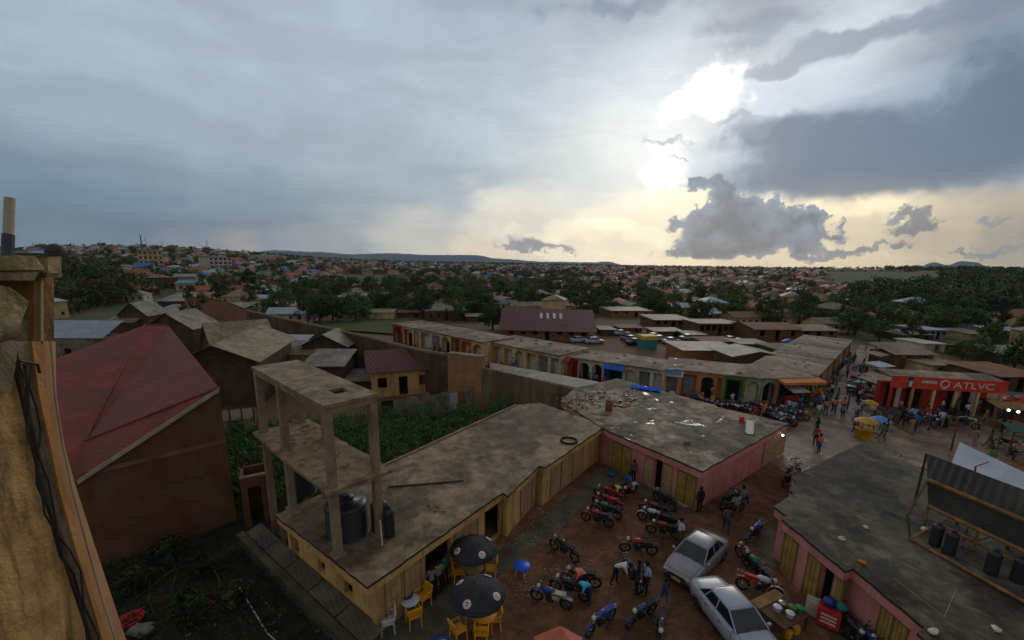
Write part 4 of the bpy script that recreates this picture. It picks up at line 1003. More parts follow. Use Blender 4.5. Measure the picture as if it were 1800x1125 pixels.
mb = MB(); q = [WL(x, y)+Vector((.055, 0, 0)) for x, y in e4]; mb.path(q, .007); mb.build('bead', mat('dull bead', (.42, .36, .27), .8), lb)
for off, r in ((0, .009), (.022, .006), (-.018, .006)):
    mb = MB(); q = [WL(x, y, XW+.06)+Vector((abs(off), off+.02*math.sin(y*.05+off*90), 0)) for x, y in curve([(40, 640), (48, 700), (60, 800), (88, 925), (128, 1010), (158, 1125), (290, 1600)], [640, 680, 720, 760, 800, 850, 900, 940, 975, 1010, 1060, 1125, 1300, 1600])]; mb.path(q, r); mb.build('cable', blackp, lb)
mb = MB(); mb.path([WL(35, 634, XW+.07), WL(66, 640, XW+.07), WL(70, 656, XW+.07)], .008); mb.build('cable', blackp, lb)
# upper part: columns, cornice slabs, mossy corbel and drain
rows2 = [470, 500, 540, 600, 640]
def band(name, xl, xr, ya, yb, m, x0, x1, slope=0):
    L_ = [(xl, ya), (xl+slope, yb)]; R_ = [(xr, ya), (xr+slope, yb)]; return strip(name, L_, R_, m, x0, x1)
band('column', 60, 71, 462, 604, ochre2, XW-.5, XW+.02)
band('column', 72, 77, 458, 604, mat('pale plaster pipe strip', (.42, .34, .22), .8, .2, 3), XW-.4, XW+.05)
band('column', 78, 95, 462, 604, mat('brown stained plaster', (.33, .19, .085), .9, .3, 4, (.07, .045, .03), .7, .4, streak=True), XW-.5, XW+.0)
band('window_recess', -80, 60, 492, 560, mat('dark red shade', (.09, .03, .028), .8), XW-.6, XW-.3)  # set-back face in one dark red
band('wall_face', -90, 59, 560, 604, greyc, XW-.5, XW-.02)
strip('cornice', [(-120, 448), (-120, 476)], [(62, 450), (80, 474)], mosst, XW-.5, XW+.12)
strip('cornice', [(-120, 478), (-120, 493)], [(70, 477), (60, 493)], greyc, XW-.5, XW+.1)
strip('pier_block', [(84, 450), (84, 480)], [(108, 450), (108, 480)], mosst, XW-.1, XW+.1)
strip('pier_block', [(80, 481), (84, 488)], [(112, 481), (106, 488)], greyc, XW-.12, XW+.12)
strip('pier_cap', [(80, 446), (80, 449)], [(112, 446), (112, 449)], trimb, XW-.12, XW+.12)
mb = MB(); c = WL(97, 443); mb.ball(c, (.06, .055, .055), 12, 8); mb.build('finial', mat('dark clay ball', (.07, .055, .05), .8, .3, 8), lb)
strip('corbel', [(-60, 492), (-60, 530), (-60, 590)], [(18, 505), (52, 530), (34, 575)], mosst, XW-.3, XW+.22)
mb = MB(); c0, c1 = WL(-30, 582, XW+.2), WL(16, 576, XW+.2); mb.tube(c0, c1, .085, 16, .075); mb.build('drain_spout', greyc, lb)
strip('corbel_lower_block', [(-60, 592), (-60, 700)], [(34, 600), (20, 690)], greyc, XW-.3, XW+.06)  # grey cement block directly below the corbel
# pole with white tube on the parapet
pl = thing('parapet_pole', 'white tube on a dark grey post standing on the parapet at the left edge', 'pole', WL(14, 447)); c = WL(14, 447)
c.z += .0; up = Vector((0, 0, 1)); zb = zfor(c, 14, 412); zt2 = zfor(c, 14, 348)
p0_, p1_, p2_ = WL(13, 450), WL(14.5, 412), WL(17, 348); mb = MB(); mb.tube(p0_, p1_, .03, 12); mb.build('post', mat('grey painted post', (.06, .075, .09), .5), pl)
mb = MB(); mb.tube(p1_+(p2_-p1_)*.003, p2_, .026, 12); mb.build('tube', mat('dull white tube', (.42, .4, .34), .5, .1, 4), pl)

# ================================================================== motorcycles
mk = proto('motorcycle', 'motorcycle')
paintm = mat('bike paint', (.24, .016, .016), .35, .1, 4, bump=0, spec=.6)
seatm = mat('bike seat', (.022, .02, .02), .6, .1, 4, bump=0)
chrome = mat('bike metal', (.16, .16, .165), .3, .1, 4, metal=.9, bump=0)
def bike(root):
    for x in (-.62, .66):
        mb = MB(); mb.torus((x, 0, .3), .25, .05, 20, 6); w = mb.build('wheel', rubber, root)
        mb = MB(); mb.torus((x, 0, .3), .2, .012, 20, 5); mb.tube((x, -.06, .3), (x, .06, .3), .045, 10)
        for k in range(8):
            a = k*math.pi/4; mb.tube((x, 0, .3), (x+.2*math.cos(a), 0, .3+.2*math.sin(a)), .006, 4, cap=False)
        mb.build('rim', chrome, w)
    mb = MB(); mb.tube((.66, .07, .3), (.44, .07, .92), .025); mb.tube((.66, -.07, .3), (.44, -.07, .92), .025); mb.build('fork', chrome, root)
    mb = MB()
    for sgn in (1,):
        pts = [(.66+.33*math.cos(a), .3+.33*math.sin(a)) for a in (0.35, .8, 1.3, 1.8, 2.3)]
        for (x0, z0), (x1, z1) in zip(pts[:-1], pts[1:]): mb.add([(x0, -.06, z0), (x0, .06, z0), (x1, .06, z1), (x1, -.06, z1), (x0*.985, -.06, z0-.01), (x0*.985, .06, z0-.01), (x1*.985, .06, z1-.01), (x1*.985, -.06, z1-.01)], [(0, 1, 2, 3), (7, 6, 5, 4), (0, 4, 5, 1), (1, 5, 6, 2), (2, 6, 7, 3), (3, 7, 4, 0)])
    mb.build('front_mudguard', paintm, root)
    mb = MB(); mb.path([(.4, -.36, 1.02), (.45, -.18, 1.0), (.45, .18, 1.0), (.4, .36, 1.02)], .014)
    for s_ in (-1, 1): mb.tube((.4, s_*.27, 1.0), (.4, s_*.38, 1.02), .022); mb.tube((.42, s_*.24, 1.02), (.4, s_*.3, 1.18), .007); mb.ball((.4, s_*.3, 1.2), (.015, .055, .035), 8, 5)
    mb.build('handlebar', blackp, root)
    mb = MB(); mb.ball((.56, 0, .86), (.09, .09, .1), 12, 8); mb.build('headlight', whitep, root)
    mb = MB()
    for (x, y, z, r) in ((.2, 0, .78, .17), (.08, 0, .79, .15)): mb.ball((x, 0, z), (.24, .13, .13), 14, 8)
    mb.build('fuel_tank', paintm, root)
    mb = MB(); mb.add([(.02, -.12, .8), (.02, .12, .8), (-.62, .13, .84), (-.62, -.13, .84), (.02, -.1, .7), (.02, .1, .7), (-.6, .1, .74), (-.6, -.1, .74)], [(0, 1, 2, 3), (7, 6, 5, 4), (0, 4, 5, 1), (1, 5, 6, 2), (2, 6, 7, 3), (3, 7, 4, 0)]); mb.build('seat', seatm, root, bevel=.03)
    mb = MB(); mb.box(-.1, -.11, .25, .22, .11, .55); mb.tube((.1, 0, .5), (.22, 0, .62), .08, 10); mb.path([(.44, 0, .85), (.1, 0, .62), (-.3, 0, .62), (-.62, 0, .32)], .025); mb.path([(.44, 0, .8), (.22, 0, .3), (-.1, 0, .26)], .02); mb.build('engine', blackp, root, bevel=.02)
    mb = MB(); mb.path([(.15, -.12, .4), (.05, -.15, .25), (-.25, -.16, .26)], .022); mb.tube((-.25, -.16, .26), (-.8, -.17, .36), .045, 10); mb.build('exhaust', chrome, root)
    mb = MB(); mb.add([(-.35, -.08, .72), (-.35, .08, .72), (-.92, .07, .62), (-.92, -.07, .62), (-.35, -.07, .66), (-.35, .07, .66), (-.9, .06, .58), (-.9, -.06, .58)], [(0, 1, 2, 3), (7, 6, 5, 4), (0, 4, 5, 1), (1, 5, 6, 2), (2, 6, 7, 3), (3, 7, 4, 0)])
    mb.box(-.35, -.14, .5, -.05, -.115, .68); mb.box(-.35, .115, .5, -.05, .14, .68); mb.build('side_cover', seatm, root)
    mb = MB(); mb.path([(-.5, -.12, .86), (-.86, -.12, .88), (-.86, .12, .88), (-.5, .12, .86)], .012); mb.tube((-.7, -.12, .87), (-.7, .12, .87), .01); mb.build('rear_rack', chrome, root)
    mb = MB(); mb.box(-.93, -.04, .6, -.9, .04, .67); mb.build('tail_light', redp, root)
    mb = MB(); mb.tube((-.1, .1, .28), (-.15, .3, .01), .014); mb.build('side_stand', blackp, root)
bike(mk)
PA = {'red': paintm, 'blue': mat('bike blue', (.012, .04, .22), .35, .1, 4, bump=0, spec=.6), 'black': mat('bike black', (.02, .02, .024), .3, .1, 4, bump=0, spec=.6),
      'white': mat('bike white', (.5, .5, .53), .35, .1, 4, bump=0, spec=.6), 'maroon': mat('bike maroon', (.2, .02, .03), .35, .1, 4, bump=0, spec=.6), 'green': mat('bike green', (.02, .11, .06), .35, .1, 4, bump=0, spec=.6),
      'navy': mat('bike navy', (.02, .03, .12), .35, .1, 4, bump=0, spec=.6)}
SE = {'black': seatm, 'white': mat('pale seat cover', (.42, .42, .4), .7), 'brown': mat('brown seat', (.14, .06, .03), .6), 'blue': PA['blue'], 'red': mat('red seat cover', (.42, .03, .03), .6)}
def put_bike(rear, front, colr, label, seat='black', grp='motorcycles parked in the yard', z=.012):
    """rear and front wheel contact points in the photograph"""
    a, b = P(*rear), P(*front); c = (a+b)/2; c.z = z
    return inst(mk, c, math.atan2(b.y-a.y, b.x-a.x), label, grp, 1.0, {'bike paint': PA[colr], 'bike seat': SE[seat]}, rx=-random.uniform(.08, .16))
BK = [
 ((1012, 990), (974, 966), 'black', 'lone black motorcycle with pale front fork standing in the open left of the yard', 'black'),
 ((1146, 976), (1098, 970), 'red', 'red-tanked motorcycle standing behind the man bending over', 'black'),
 ((995, 1072), (945, 1056), 'blue', 'motorcycle with blue front mudguard and pale seat at the lower left cluster', 'white'),
 ((1030, 1058), (975, 1038), 'black', 'black motorcycle in the middle of the lower left cluster', 'black'),
 ((1052, 1035), (990, 1024), 'maroon', 'maroon motorcycle at the rear of the lower left cluster', 'black'),
 ((1070, 1092), (1040, 1116), 'blue', 'bright blue motorcycle near the salmon canopy', 'blue'),
 ((1155, 1072), (1094, 1112), 'navy', 'long navy motorcycle at the bottom middle pointing to the lower left', 'black'),
 ((1158, 1100), (1152, 1140), 'black', 'motorcycle cut by the bottom edge of the picture, black and grey', 'black'),
 ((1098, 1008), (1118, 1040), 'black', 'black motorcycle between the bending man and the men standing', 'black'),
 ((1085, 932), (1016, 912), 'red', 'front motorcycle of the left cluster with red lamp cover', 'black'),
 ((1098, 918), (1035, 898), 'green', 'dark green motorcycle second in the left cluster', 'black'),
 ((1096, 902), (1040, 886), 'maroon', 'maroon motorcycle third in the left cluster', 'red'),
 ((1092, 886), (1048, 872), 'red', 'red motorcycle under the yellow-shirted person', 'red'),
 ((1122, 862), (1084, 884), 'red', 'red and white motorcycle ridden by the blue-shirted person', 'white'),
 ((1190, 904), (1148, 876), 'navy', 'dark blue motorcycle beside the pavement of the pink building', 'black'),
 ((1182, 918), (1122, 898), 'maroon', 'maroon motorcycle at the back of the right cluster', 'black'),
 ((1180, 930), (1120, 912), 'white', 'white motorcycle in the middle of the right cluster', 'black'),
 ((1196, 950), (1138, 936), 'red', 'red motorcycle in front of the right cluster', 'black'),
 ((1200, 938), (1150, 922), 'black', 'black motorcycle squeezed inside the right cluster', 'black'),
 ((1262, 900), (1300, 884), 'black', 'black motorcycle at the near corner of the pink building', 'black'),
 ((1278, 908), (1300, 900), 'white', 'whitish motorcycle beside the near corner of the pink building', 'black'),
 ((1338, 934), (1306, 958), 'blue', 'blue motorcycle alone in the lane by the right pink building', 'blue'),
 ((1330, 1008), (1304, 984), 'maroon', 'maroon motorcycle behind the white car', 'black'),
 ((1338, 1022), (1318, 1002), 'green', 'green motorcycle right of the white car boot', 'black'),
 ((1312, 1040), (1352, 1052), 'white', 'white and red motorcycle close to the roof of the white car', 'red'),
 ((1474, 1112), (1490, 1130), 'black', 'first dark motorcycle in the row along the right pink wall', 'black'),
 ((1488, 1122), (1508, 1140), 'navy', 'second dark motorcycle in the row along the right pink wall', 'black'),
 ((1504, 1134), (1526, 1154), 'blue', 'third motorcycle, blue, in the row along the right pink wall', 'black'),
 ((1385, 845), (1402, 838), 'black', 'black motorcycle below the pale lamp post at the road', 'black'),
 ((1378, 858), (1400, 850), 'maroon', 'maroon motorcycle below the pale lamp post at the road', 'black'),
]
for (r_, f_, c_, l_, s_) in BK: put_bike(r_, f_, c_, l_, s_)
n = 0
for k in range(30):
    px = 1215 + k*8.5; py = 712 + (px-1215)*.12 + random.uniform(-4, 8)
    if px > 1410: px = 1365+random.uniform(-20, 30); py = 745+random.uniform(-10, 10)
    a = P(px, py); th = random.uniform(-.5, .5)-1.0; c_ = random.choice(['red', 'blue', 'black', 'white', 'maroon', 'black'])
    inst(mk, Vector((a.x, a.y, .015)), th, c_+' motorcycle in the crowded row below the orange shops', 'motorcycles below the orange shops', 1, {'bike paint': PA[c_]})
MK2 = [((1518, 640), 'black'), ((1512, 652), 'red'), ((1508, 668), 'black'), ((1505, 680), 'blue'), ((1530, 700), 'black'), ((1580, 712), 'white'), ((1595, 714), 'blue'), ((1650, 752), 'red'), ((1660, 748), 'black'), ((1695, 752), 'black'), ((1590, 746), 'black'), ((1770, 790), 'red'), ((1778, 805), 'black'), ((1640, 745), 'white')]
for (p_, c_) in MK2:
    a = P(*p_); inst(mk, Vector((a.x, a.y, .015)), random.random()*6, c_+' motorcycle on the muddy market square', 'motorcycles on the market square', 1, {'bike paint': PA[c_]})

# ================================================================== cars
carp = mat('car paint', (.27, .28, .3), .3, .06, 1.5, (.22, .17, .12), .35, 0, spec=.6, metal=.2)
cark = proto('parked_car', 'car')
def loft(mb, st, mi=0):
    """st: list of (x, [(y, z) half ring from top centre to bottom centre])"""
    k = len(st[0][1]); rings = []
    for x, pr in st:
        rings.append([(x+ (q[2] if len(q) > 2 else 0), q[0], q[1]) for q in pr] + [(x+(q[2] if len(q) > 2 else 0), -q[0], q[1]) for q in pr[-2:0:-1]])
    n = len(rings[0]); vv = [v for r in rings for v in r]
    fs = [(i*n+j, (i+1)*n+j, (i+1)*n+(j+1) % n, i*n+(j+1) % n) for i in range(len(rings)-1) for j in range(n)]
    fs += [list(range(n))[::-1], [(len(rings)-1)*n+j for j in range(n)]]
    mb.add(vv, fs, mi, True)
def car(root):
    st = []
    for (x, w, zh, zb) in ((2.22, .5, .62, .38), (2.18, .7, .66, .28), (2.0, .8, .73, .2), (1.6, .85, .82, .18), (1.0, .86, .9, .18), (.3, .87, .93, .18), (-.6, .87, .94, .18), (-1.4, .86, .95, .18), (-1.9, .82, .93, .2), (-2.18, .74, .86, .3), (-2.24, .55, .8, .42)):
        st.append((x, [(0, zh+.03), (w*.55, zh+.022), (w*.88, zh-.01), (w*.98, zh-.1), (w, (zh+zb)/2+.03), (w*.98, zb+.1), (w*.9, zb), (0, zb)]))
    mb = MB(); loft(mb, st); mb.build('body', carp, root, bevel=0)
    # greenhouse
    def ring(z, x0, x1, w): return [(x1, -w, z), (x1, w, z), (x0, w, z), (x0, -w, z)]
    lo = ring(.93, -1.5, .95, .75); hi = ring(1.37, -.95, .22, .58)
    mb = MB(); mb.add(lo+hi, [(0, 1, 5, 4), (1, 2, 6, 5), (2, 3, 7, 6), (3, 0, 4, 7)]); 
    gl = mb.build('cabin_glass', glass('car glass', (.012, .02, .022)), root)
    mb = MB(); top = [Vector(v) for v in hi]
    rf = [(0.26, .5, 1.385), (0.2, .59, 1.385), (-.93, .6, 1.385), (-1.0, .5, 1.385), (-1.0, -.5, 1.385), (-.93, -.6, 1.385), (.2, -.59, 1.385), (.26, -.5, 1.385)]
    inn = [(x*.8-.08, y*.75, 1.43) for x, y, z in rf]
    mb.add(rf+inn+[(x, y, 1.35) for x, y, z in rf], [tuple(range(8, 16))] + [(i, (i+1) % 8, 8+(i+1) % 8, 8+i) for i in range(8)] + [((i+1) % 8, i, 16+i, 16+(i+1) % 8) for i in range(8)], 0, True)
    mb.build('roof', carp, root)
    mb = MB()
    for i in range(4): mb.tube(lo[i], (hi[i][0], hi[i][1], 1.38), .035, 6)
    for s_ in (-1, 1):
        mb.tube((-.3, s_*.76, .93), (-.35, s_*.59, 1.37), .028, 6); mb.tube((-1.1, s_*.76, .93), (-.85, s_*.59, 1.37), .03, 6); mb.tube((lo[0][0], s_*.755, .945), (lo[2][0], s_*.755, .945), .02, 6)
    mb.build('window_pillars', carp, root)
    for sx in (1.38, -1.36):
        for s_ in (-1, 1):
            mb = MB(); mb.torus((sx, s_*.78, .3), .22, .085, 20, 8); w = mb.build('wheel', rubber, root)
            mb = MB(); mb.tube((sx, s_*.78, .3), (sx, s_*.875, .3), .19, 16, .17); mb.build('rim', chrome, w)
            mb = MB(); mb.torus((sx, s_*.842, .32), .33, .02, 20, 5, Matrix.Diagonal((1, 1.1, 1))); mb.build('wheel_arch', blackp, root)
    for s_ in (-1, 1):
        mb = MB(); mb.cbox((2.13, s_*.57, .62), (.16, .3, .13)); mb.build('headlight', glass('lamp lens', (.35, .36, .36)), root, bevel=.03)
        mb = MB(); mb.cbox((-2.17, s_*.6, .74), (.12, .26, .14)); mb.build('tail_light', redp, root, bevel=.02)
        mb = MB(); mb.cbox((.78, s_*.9, .98), (.12, .16, .1)); mb.build('side_mirror', carp, root, bevel=.03)
        mb = MB(); mb.cbox((.1, s_*.872, .74), (.16, .02, .03)); mb.cbox((-.8, s_*.872, .75), (.16, .02, .03)); mb.build('door_handle', blackp, root)
    mb = MB()
    for s_ in (-1, 1):
        for x in (.82, -.28, -1.12): mb.tube((x, s_*.872, .3), (x, s_*.868, .86), .006, 4)
        mb.tube((.82, s_*.872, .3), (-1.0, s_*.872, .3), .006, 4); mb.tube((1.0, s_*.72, .925), (2.05, s_*.6, .745), .006, 4); mb.tube((-1.55, s_*.68, .965), (-2.1, s_*.6, .9), .006, 4)
    mb.tube((2.05, -.6, .745), (2.05, .6, .745), .006, 4); mb.build('panel_gaps', blackp, root)
    mb = MB(); mb.cbox((2.215, 0, .6), (.04, .7, .1)); mb.build('grille', blackp, root)
    mb = MB(); mb.cbox((2.235, 0, .4), (.03, 1.3, .1)); mb.build('bumper', blackp, root)
    mb = MB(); mb.cbox((2.26, 0, .42), (.01, .45, .1)); mb.build('number_plate', mat('plate', (.5, .42, .1), .6), root)
    mb = MB()
    for y in (-.3, .25): mb.tube((.99, y, .945), (.72, y+.3, 1.06), .008, 4)
    mb.build('wiper', blackp, root)
car(cark)
WH = mat('white car paint', (.37, .4, .45), .3, .05, 1.5, (.4, .38, .36), .3, 0, spec=.6)
def put_car(rear, front, label, paint=None, grp='cars parked in the yard', sc_=1.0, z=.0):
    a, b = P(*rear), P(*front); c = (a+b)/2; c.z = z+.01
    return inst(cark, c, math.atan2(b.y-a.y, b.x-a.x), label, grp, sc_, {'car paint': paint} if paint else None)
put_car((1250, 966), (1192, 1026), 'dusty silver saloon with its bonnet towards the viewer left of the white car', sc_=.92)
put_car((1254, 1066), (1330, 1160), 'white saloon cut by the bottom edge with its boot towards the yard', WH, sc_=.92)
carcol = {'white': WH, 'blue': mat('car blue', (.03, .08, .25), .3, .05, bump=0), 'grey': carp, 'green': mat('car green', (.1, .2, .12), .3, .05, bump=0), 'dark': mat('car dark', (.03, .03, .035), .3, .05, bump=0), 'yellow': mat('car yellow', (.5, .35, .05), .3, .05, bump=0)}
# ================================================================== people
POSES = {}
def person_mesh(pose):
    J = dict(pelvis=(0, 0, .94), waist=(0, 0, 1.1), chest=(0, 0, 1.32), neck=(0, 0, 1.46), head=(.01, 0, 1.58), top=(.01, 0, 1.7),
             shL=(0, .17, 1.4), elL=(-.02, .23, 1.12), wrL=(.05, .24, .88), haL=(.07, .24, .78), shR=(0, -.17, 1.4), elR=(-.02, -.23, 1.12), wrR=(.05, -.24, .88), haR=(.07, -.24, .78),
             hiL=(0, .09, .9), knL=(.01, .1, .5), anL=(0, .1, .09), toL=(.15, .11, .04), hiR=(0, -.09, .9), knR=(.01, -.1, .5), anR=(0, -.1, .09), toR=(.15, -.11, .04))
    if pose == 'walk':
        J.update(knL=(.14, .1, .53), anL=(.3, .1, .12), toL=(.44, .1, .1), knR=(-.04, -.1, .5), anR=(-.3, -.1, .16), toR=(-.2, -.1, .05), elL=(-.14, .22, 1.14), wrL=(-.12, .24, .9), haL=(-.1, .24, .81), elR=(.1, -.22, 1.14), wrR=(.24, -.22, .95), haR=(.3, -.21, .88))
    if pose == 'bend':
        J.update(waist=(.12, 0, 1.04), chest=(.36, 0, 1.16), neck=(.5, 0, 1.22), head=(.6, 0, 1.24), top=(.71, 0, 1.24), shL=(.42, .17, 1.15), elL=(.52, .2, .9), wrL=(.68, .16, .76), haL=(.76, .14, .73), shR=(.42, -.17, 1.15), elR=(.52, -.2, .9), wrR=(.68, -.16, .76), haR=(.76, -.14, .73), knL=(.08, .1, .5), anL=(.06, .12, .09), toL=(.2, .12, .04), anR=(-.2, -.1, .09), toR=(-.06, -.1, .04), knR=(-.06, -.1, .5))
    if pose == 'sit':
        J.update(knL=(.42, .14, .9), anL=(.44, .15, .46), toL=(.58, .15, .42), knR=(.42, -.14, .9), anR=(.44, -.15, .46), toR=(.58, -.15, .42), elL=(.12, .24, 1.14), wrL=(.36, .2, 1.06), haL=(.44, .19, 1.06), elR=(.12, -.24, 1.14), wrR=(.36, -.2, 1.06), haR=(.44, -.19, 1.06))
    if pose == 'lean':
        J.update(waist=(.12, 0, 1.0), chest=(.3, 0, 1.06), neck=(.44, 0, 1.1), head=(.54, 0, 1.1), top=(.65, 0, 1.08), shL=(.35, .17, 1.08), elL=(.45, .22, .86), wrL=(.6, .1, .82), haL=(.66, .06, .82), shR=(.35, -.17, 1.08), elR=(.45, -.22, .86), wrR=(.6, -.1, .82), haR=(.66, -.06, .82))
    E_ = [('pelvis', 'waist'), ('waist', 'chest'), ('chest', 'neck'), ('neck', 'head'), ('head', 'top')]
    for s_ in 'LR': E_ += [('chest', 'sh'+s_), ('sh'+s_, 'el'+s_), ('el'+s_, 'wr'+s_), ('wr'+s_, 'ha'+s_), ('pelvis', 'hi'+s_), ('hi'+s_, 'kn'+s_), ('kn'+s_, 'an'+s_), ('an'+s_, 'to'+s_)]
    RR = dict(pelvis=(.15, .115), waist=(.125, .1), chest=(.15, .11), neck=(.055, .055), head=(.085, .095), top=(.06, .07), sh=(.075, .07), el=(.045, .045), wr=(.03, .03), ha=(.036, .022), hi=(.1, .1), kn=(.062, .062), an=(.042, .042), to=(.045, .03))
    names = list(J); me = bpy.data.meshes.new('tmp'); me.from_pydata([J[k] for k in names], [(names.index(a), names.index(b)) for a, b in E_], [])
    o = bpy.data.objects.new('tmp', me); C.objects.link(o); sk = o.modifiers.new('s', 'SKIN'); sk.use_smooth_shade = True; sk.branch_smoothing = .3
    for i, k in enumerate(names):
        r = RR.get(k) or RR[k[:2]]; sv = me.skin_vertices[0].data[i]; sv.radius = r; sv.use_root = (k == 'pelvis')
    ss = o.modifiers.new('u', 'SUBSURF'); ss.levels = ss.render_levels = 1
    dg = bpy.context.evaluated_depsgraph_get(); m2 = bpy.data.meshes.new_from_object(o.evaluated_get(dg)); bpy.data.objects.remove(o)
    m2.materials.clear()
    for m_ in (skin_m, CL['white'], CL['black'], hair_m): m2.materials.append(m_)
    segs = [(Vector(J[a]), Vector(J[b]), (0 if a in ('neck', 'head') or a[:2] in ('wr', 'el') else 2 if (a[:2] in ('hi', 'kn') or b[:2] == 'hi') else 3 if a[:2] == 'an' else 1)) for a, b in E_]
    for p in m2.polygons:
        c = p.center; best = 9; mi = 1
        for a, b, m_ in segs:
            t = max(0, min(1, (c-a).dot(b-a)/(b-a).length_squared)); d = (c-a-(b-a)*t).length
            if d < best: best, mi = d, m_
        p.material_index = mi; p.use_smooth = True
    m2.name = 'person body'; HD = (Vector(J['head'])+Vector(J['top']))/2; ax = (Vector(J['top'])-Vector(J['head'])).normalized()
    return m2, HD, ax
for ps in ('stand', 'walk', 'bend', 'sit', 'lean'):
    m2, HD, ax = person_mesh(ps)
    o = bpy.data.objects.new('person', m2); C.objects.link(o); o['label'] = 'x'; o['category'] = 'person'; PROTOS.append(o)
    mb = MB(); q = ax.rotation_difference(Vector((0, 0, 1))).inverted().to_matrix()
    mb.lathe([(.03, .112), (.075, .09), (.095, .045), (.097, 0.0), (.09, -.03)][::-1], HD-ax*.03-Vector((.012, 0, 0)), 12, 0, q); h = mb.build('hair', hair_m, o)
    mb = MB(); f = HD-ax*.05+Vector((.085, 0, 0)) if ps in ('stand', 'walk', 'sit') else HD-ax*.05+Vector((.0, 0, -.1)); mb.ball(f, (.018, .014, .02), 8, 5); mb.build('nose', skin_m, o)
    POSES[ps] = o
def put_person(px, py, facing, pose, shirt, legs, label, z=.0, s_=1.0, grp=None):
    a = P(px, py, z); 
    return inst(POSES[pose], Vector((a.x, a.y, z+.012)), math.radians(facing), label, grp, s_, {'cloth white': CL[shirt], 'cloth black': CL[legs]})
PE = [
 (1080, 1028, -20, 'bend', 'white', 'black', 'person in white shirt bending forward over the black motorcycle'),
 (1133, 1046, 200, 'stand', 'pale blue', 'black', 'person in pale shirt and black trousers standing by the black motorcycle'),
 (1119, 1044, 160, 'stand', 'black', 'black', 'person dressed all in black standing beside the pale-shirted one'),
 (1167, 1062, 90, 'walk', 'navy', 'navy', 'child in navy with a red top band walking past the silver car'),
 (1193, 962, 200, 'stand', 'white', 'brown', 'person in white and blue shirt by the door of the silver car'),
 (1228, 902, 100, 'stand', 'black', 'black', 'person in black standing against the near corner of the pink wall'),
 (1275, 938, 70, 'walk', 'brown', 'navy', 'person in dark brown walking down the lane behind the silver car'),
 (1291, 914, 60, 'walk', 'grey', 'brown', 'person in grey walking up the lane near the pink corner'),
 (1128, 846, 250, 'stand', 'black', 'black', 'person in black leaning in the shade of the pink wall, right one of two'),
 (1112, 850, 280, 'stand', 'brown', 'black', 'person in dark brown in the shade of the pink wall, left one of two'),
 (1090, 882, 200, 'lean', 'yellow', 'black', 'person in bright yellow shirt leaning over the red motorcycle'),
 (1034, 1062, 200, 'lean', 'turquoise', 'navy', 'person in turquoise shirt bent over the lower left motorcycles'),
 (1026, 1040, 190, 'lean', 'pink', 'black', 'person in salmon pink shirt bent over the rear of the lower left cluster'),
]
for (px, py, fa, po, sh, le, la) in PE: put_person(px, py, fa, po, sh, le, la, s_=.98 if 'child' not in la else .72)
a = P(1103, 872); inst(POSES['sit'], Vector((a.x, a.y, -.06)), math.radians(215), 'person in blue shirt sitting on the red and white motorcycle', None, 1, {'cloth white': CL['blue'], 'cloth black': CL['black']})
a = P(1302, 898); inst(POSES['sit'], Vector((a.x, a.y, -.06)), math.radians(40), 'person in grey shirt sitting on a motorcycle by the pink corner', None, 1, {'cloth white': CL['grey'], 'cloth black': CL['navy']})
for k, (px, py, sh) in enumerate(((760, 1052, 'grey'), (772, 1042, 'khaki'), (783, 1028, 'green'))):
    put_person(px, py, 280+k*20, 'stand', sh, 'black', ('person in grey at the left of the dark shop doorway', 'person in khaki in the middle of the dark shop doorway', 'person in dark green at the right of the dark shop doorway')[k], s_=.95)
# market people, far
MP = [(1375, 715), (1397, 708), (1405, 722), (1412, 700), (1422, 712), (1430, 722), (1436, 738), (1408, 735), (1426, 700), (1445, 675), (1460, 698), (1461, 690), (1438, 798), (1548, 775), (1552, 748), (1583, 748), (1588, 742), (1608, 758), (1600, 763), (1627, 742), (1644, 744), (1652, 752), (1633, 757), (1665, 748), (1644, 720), (1697, 735), (1716, 727), (1740, 728), (1712, 783), (1737, 788), (1760, 760), (1768, 772), (1755, 742), (1730, 745), (1520, 668), (1528, 690), (1540, 700), (1550, 705), (1565, 712), (1558, 716), (1508, 708), (1532, 640), (1536, 628), (1520, 622), (1500, 640), (1478, 655), (1490, 630), (1470, 668), (1340, 738), (1325, 742), (1300, 720), (1285, 716), (1352, 722), (1365, 730), (1250, 705), (1385, 728), (1392, 732), (1450, 730), (1590, 716), (1622, 712), (1672, 742), (1680, 726)]
cols = ['white', 'red', 'blue', 'black', 'grey', 'pale blue', 'khaki', 'navy', 'purple', 'orange', 'green', 'brown', 'pink', 'white', 'black']
where = lambda px, py: 'before the red-fronted shop' if px > 1560 and py < 735 else 'on the open mud square' if px > 1480 and py > 720 else 'beside the muddy road' if px > 1480 else 'on the muddy road' if px > 1440 else 'by the orange shop corner'
for i, (px, py) in enumerate(MP):
    sh = cols[(i*7+3) % len(cols)]; le = ['black', 'navy', 'brown', 'grey', 'khaki'][(i*3) % 5]; po = ['stand', 'walk'][i % 2]
    put_person(px, py, random.uniform(0, 360), po, sh, le, 'person in %s top and %s trousers %s %s' % (sh, le, 'walking' if po == 'walk' else 'standing', where(px, py)), grp='people on the market square', s_=random.uniform(.92, 1.05))
for k in range(34):
    t_ = random.random(); px = 1525-75*t_+random.gauss(0, 22); py = 635+140*t_+random.gauss(0, 10)
    if k > 20: px = random.uniform(1500, 1700); py = random.uniform(728, 775)
    sh = random.choice(cols); put_person(px, py, random.uniform(0, 360), random.choice(('stand', 'walk')), sh, random.choice(('black', 'navy', 'brown')), 'person in %s top out on the muddy junction' % sh, grp='people on the market square', s_=random.uniform(.9, 1.05))
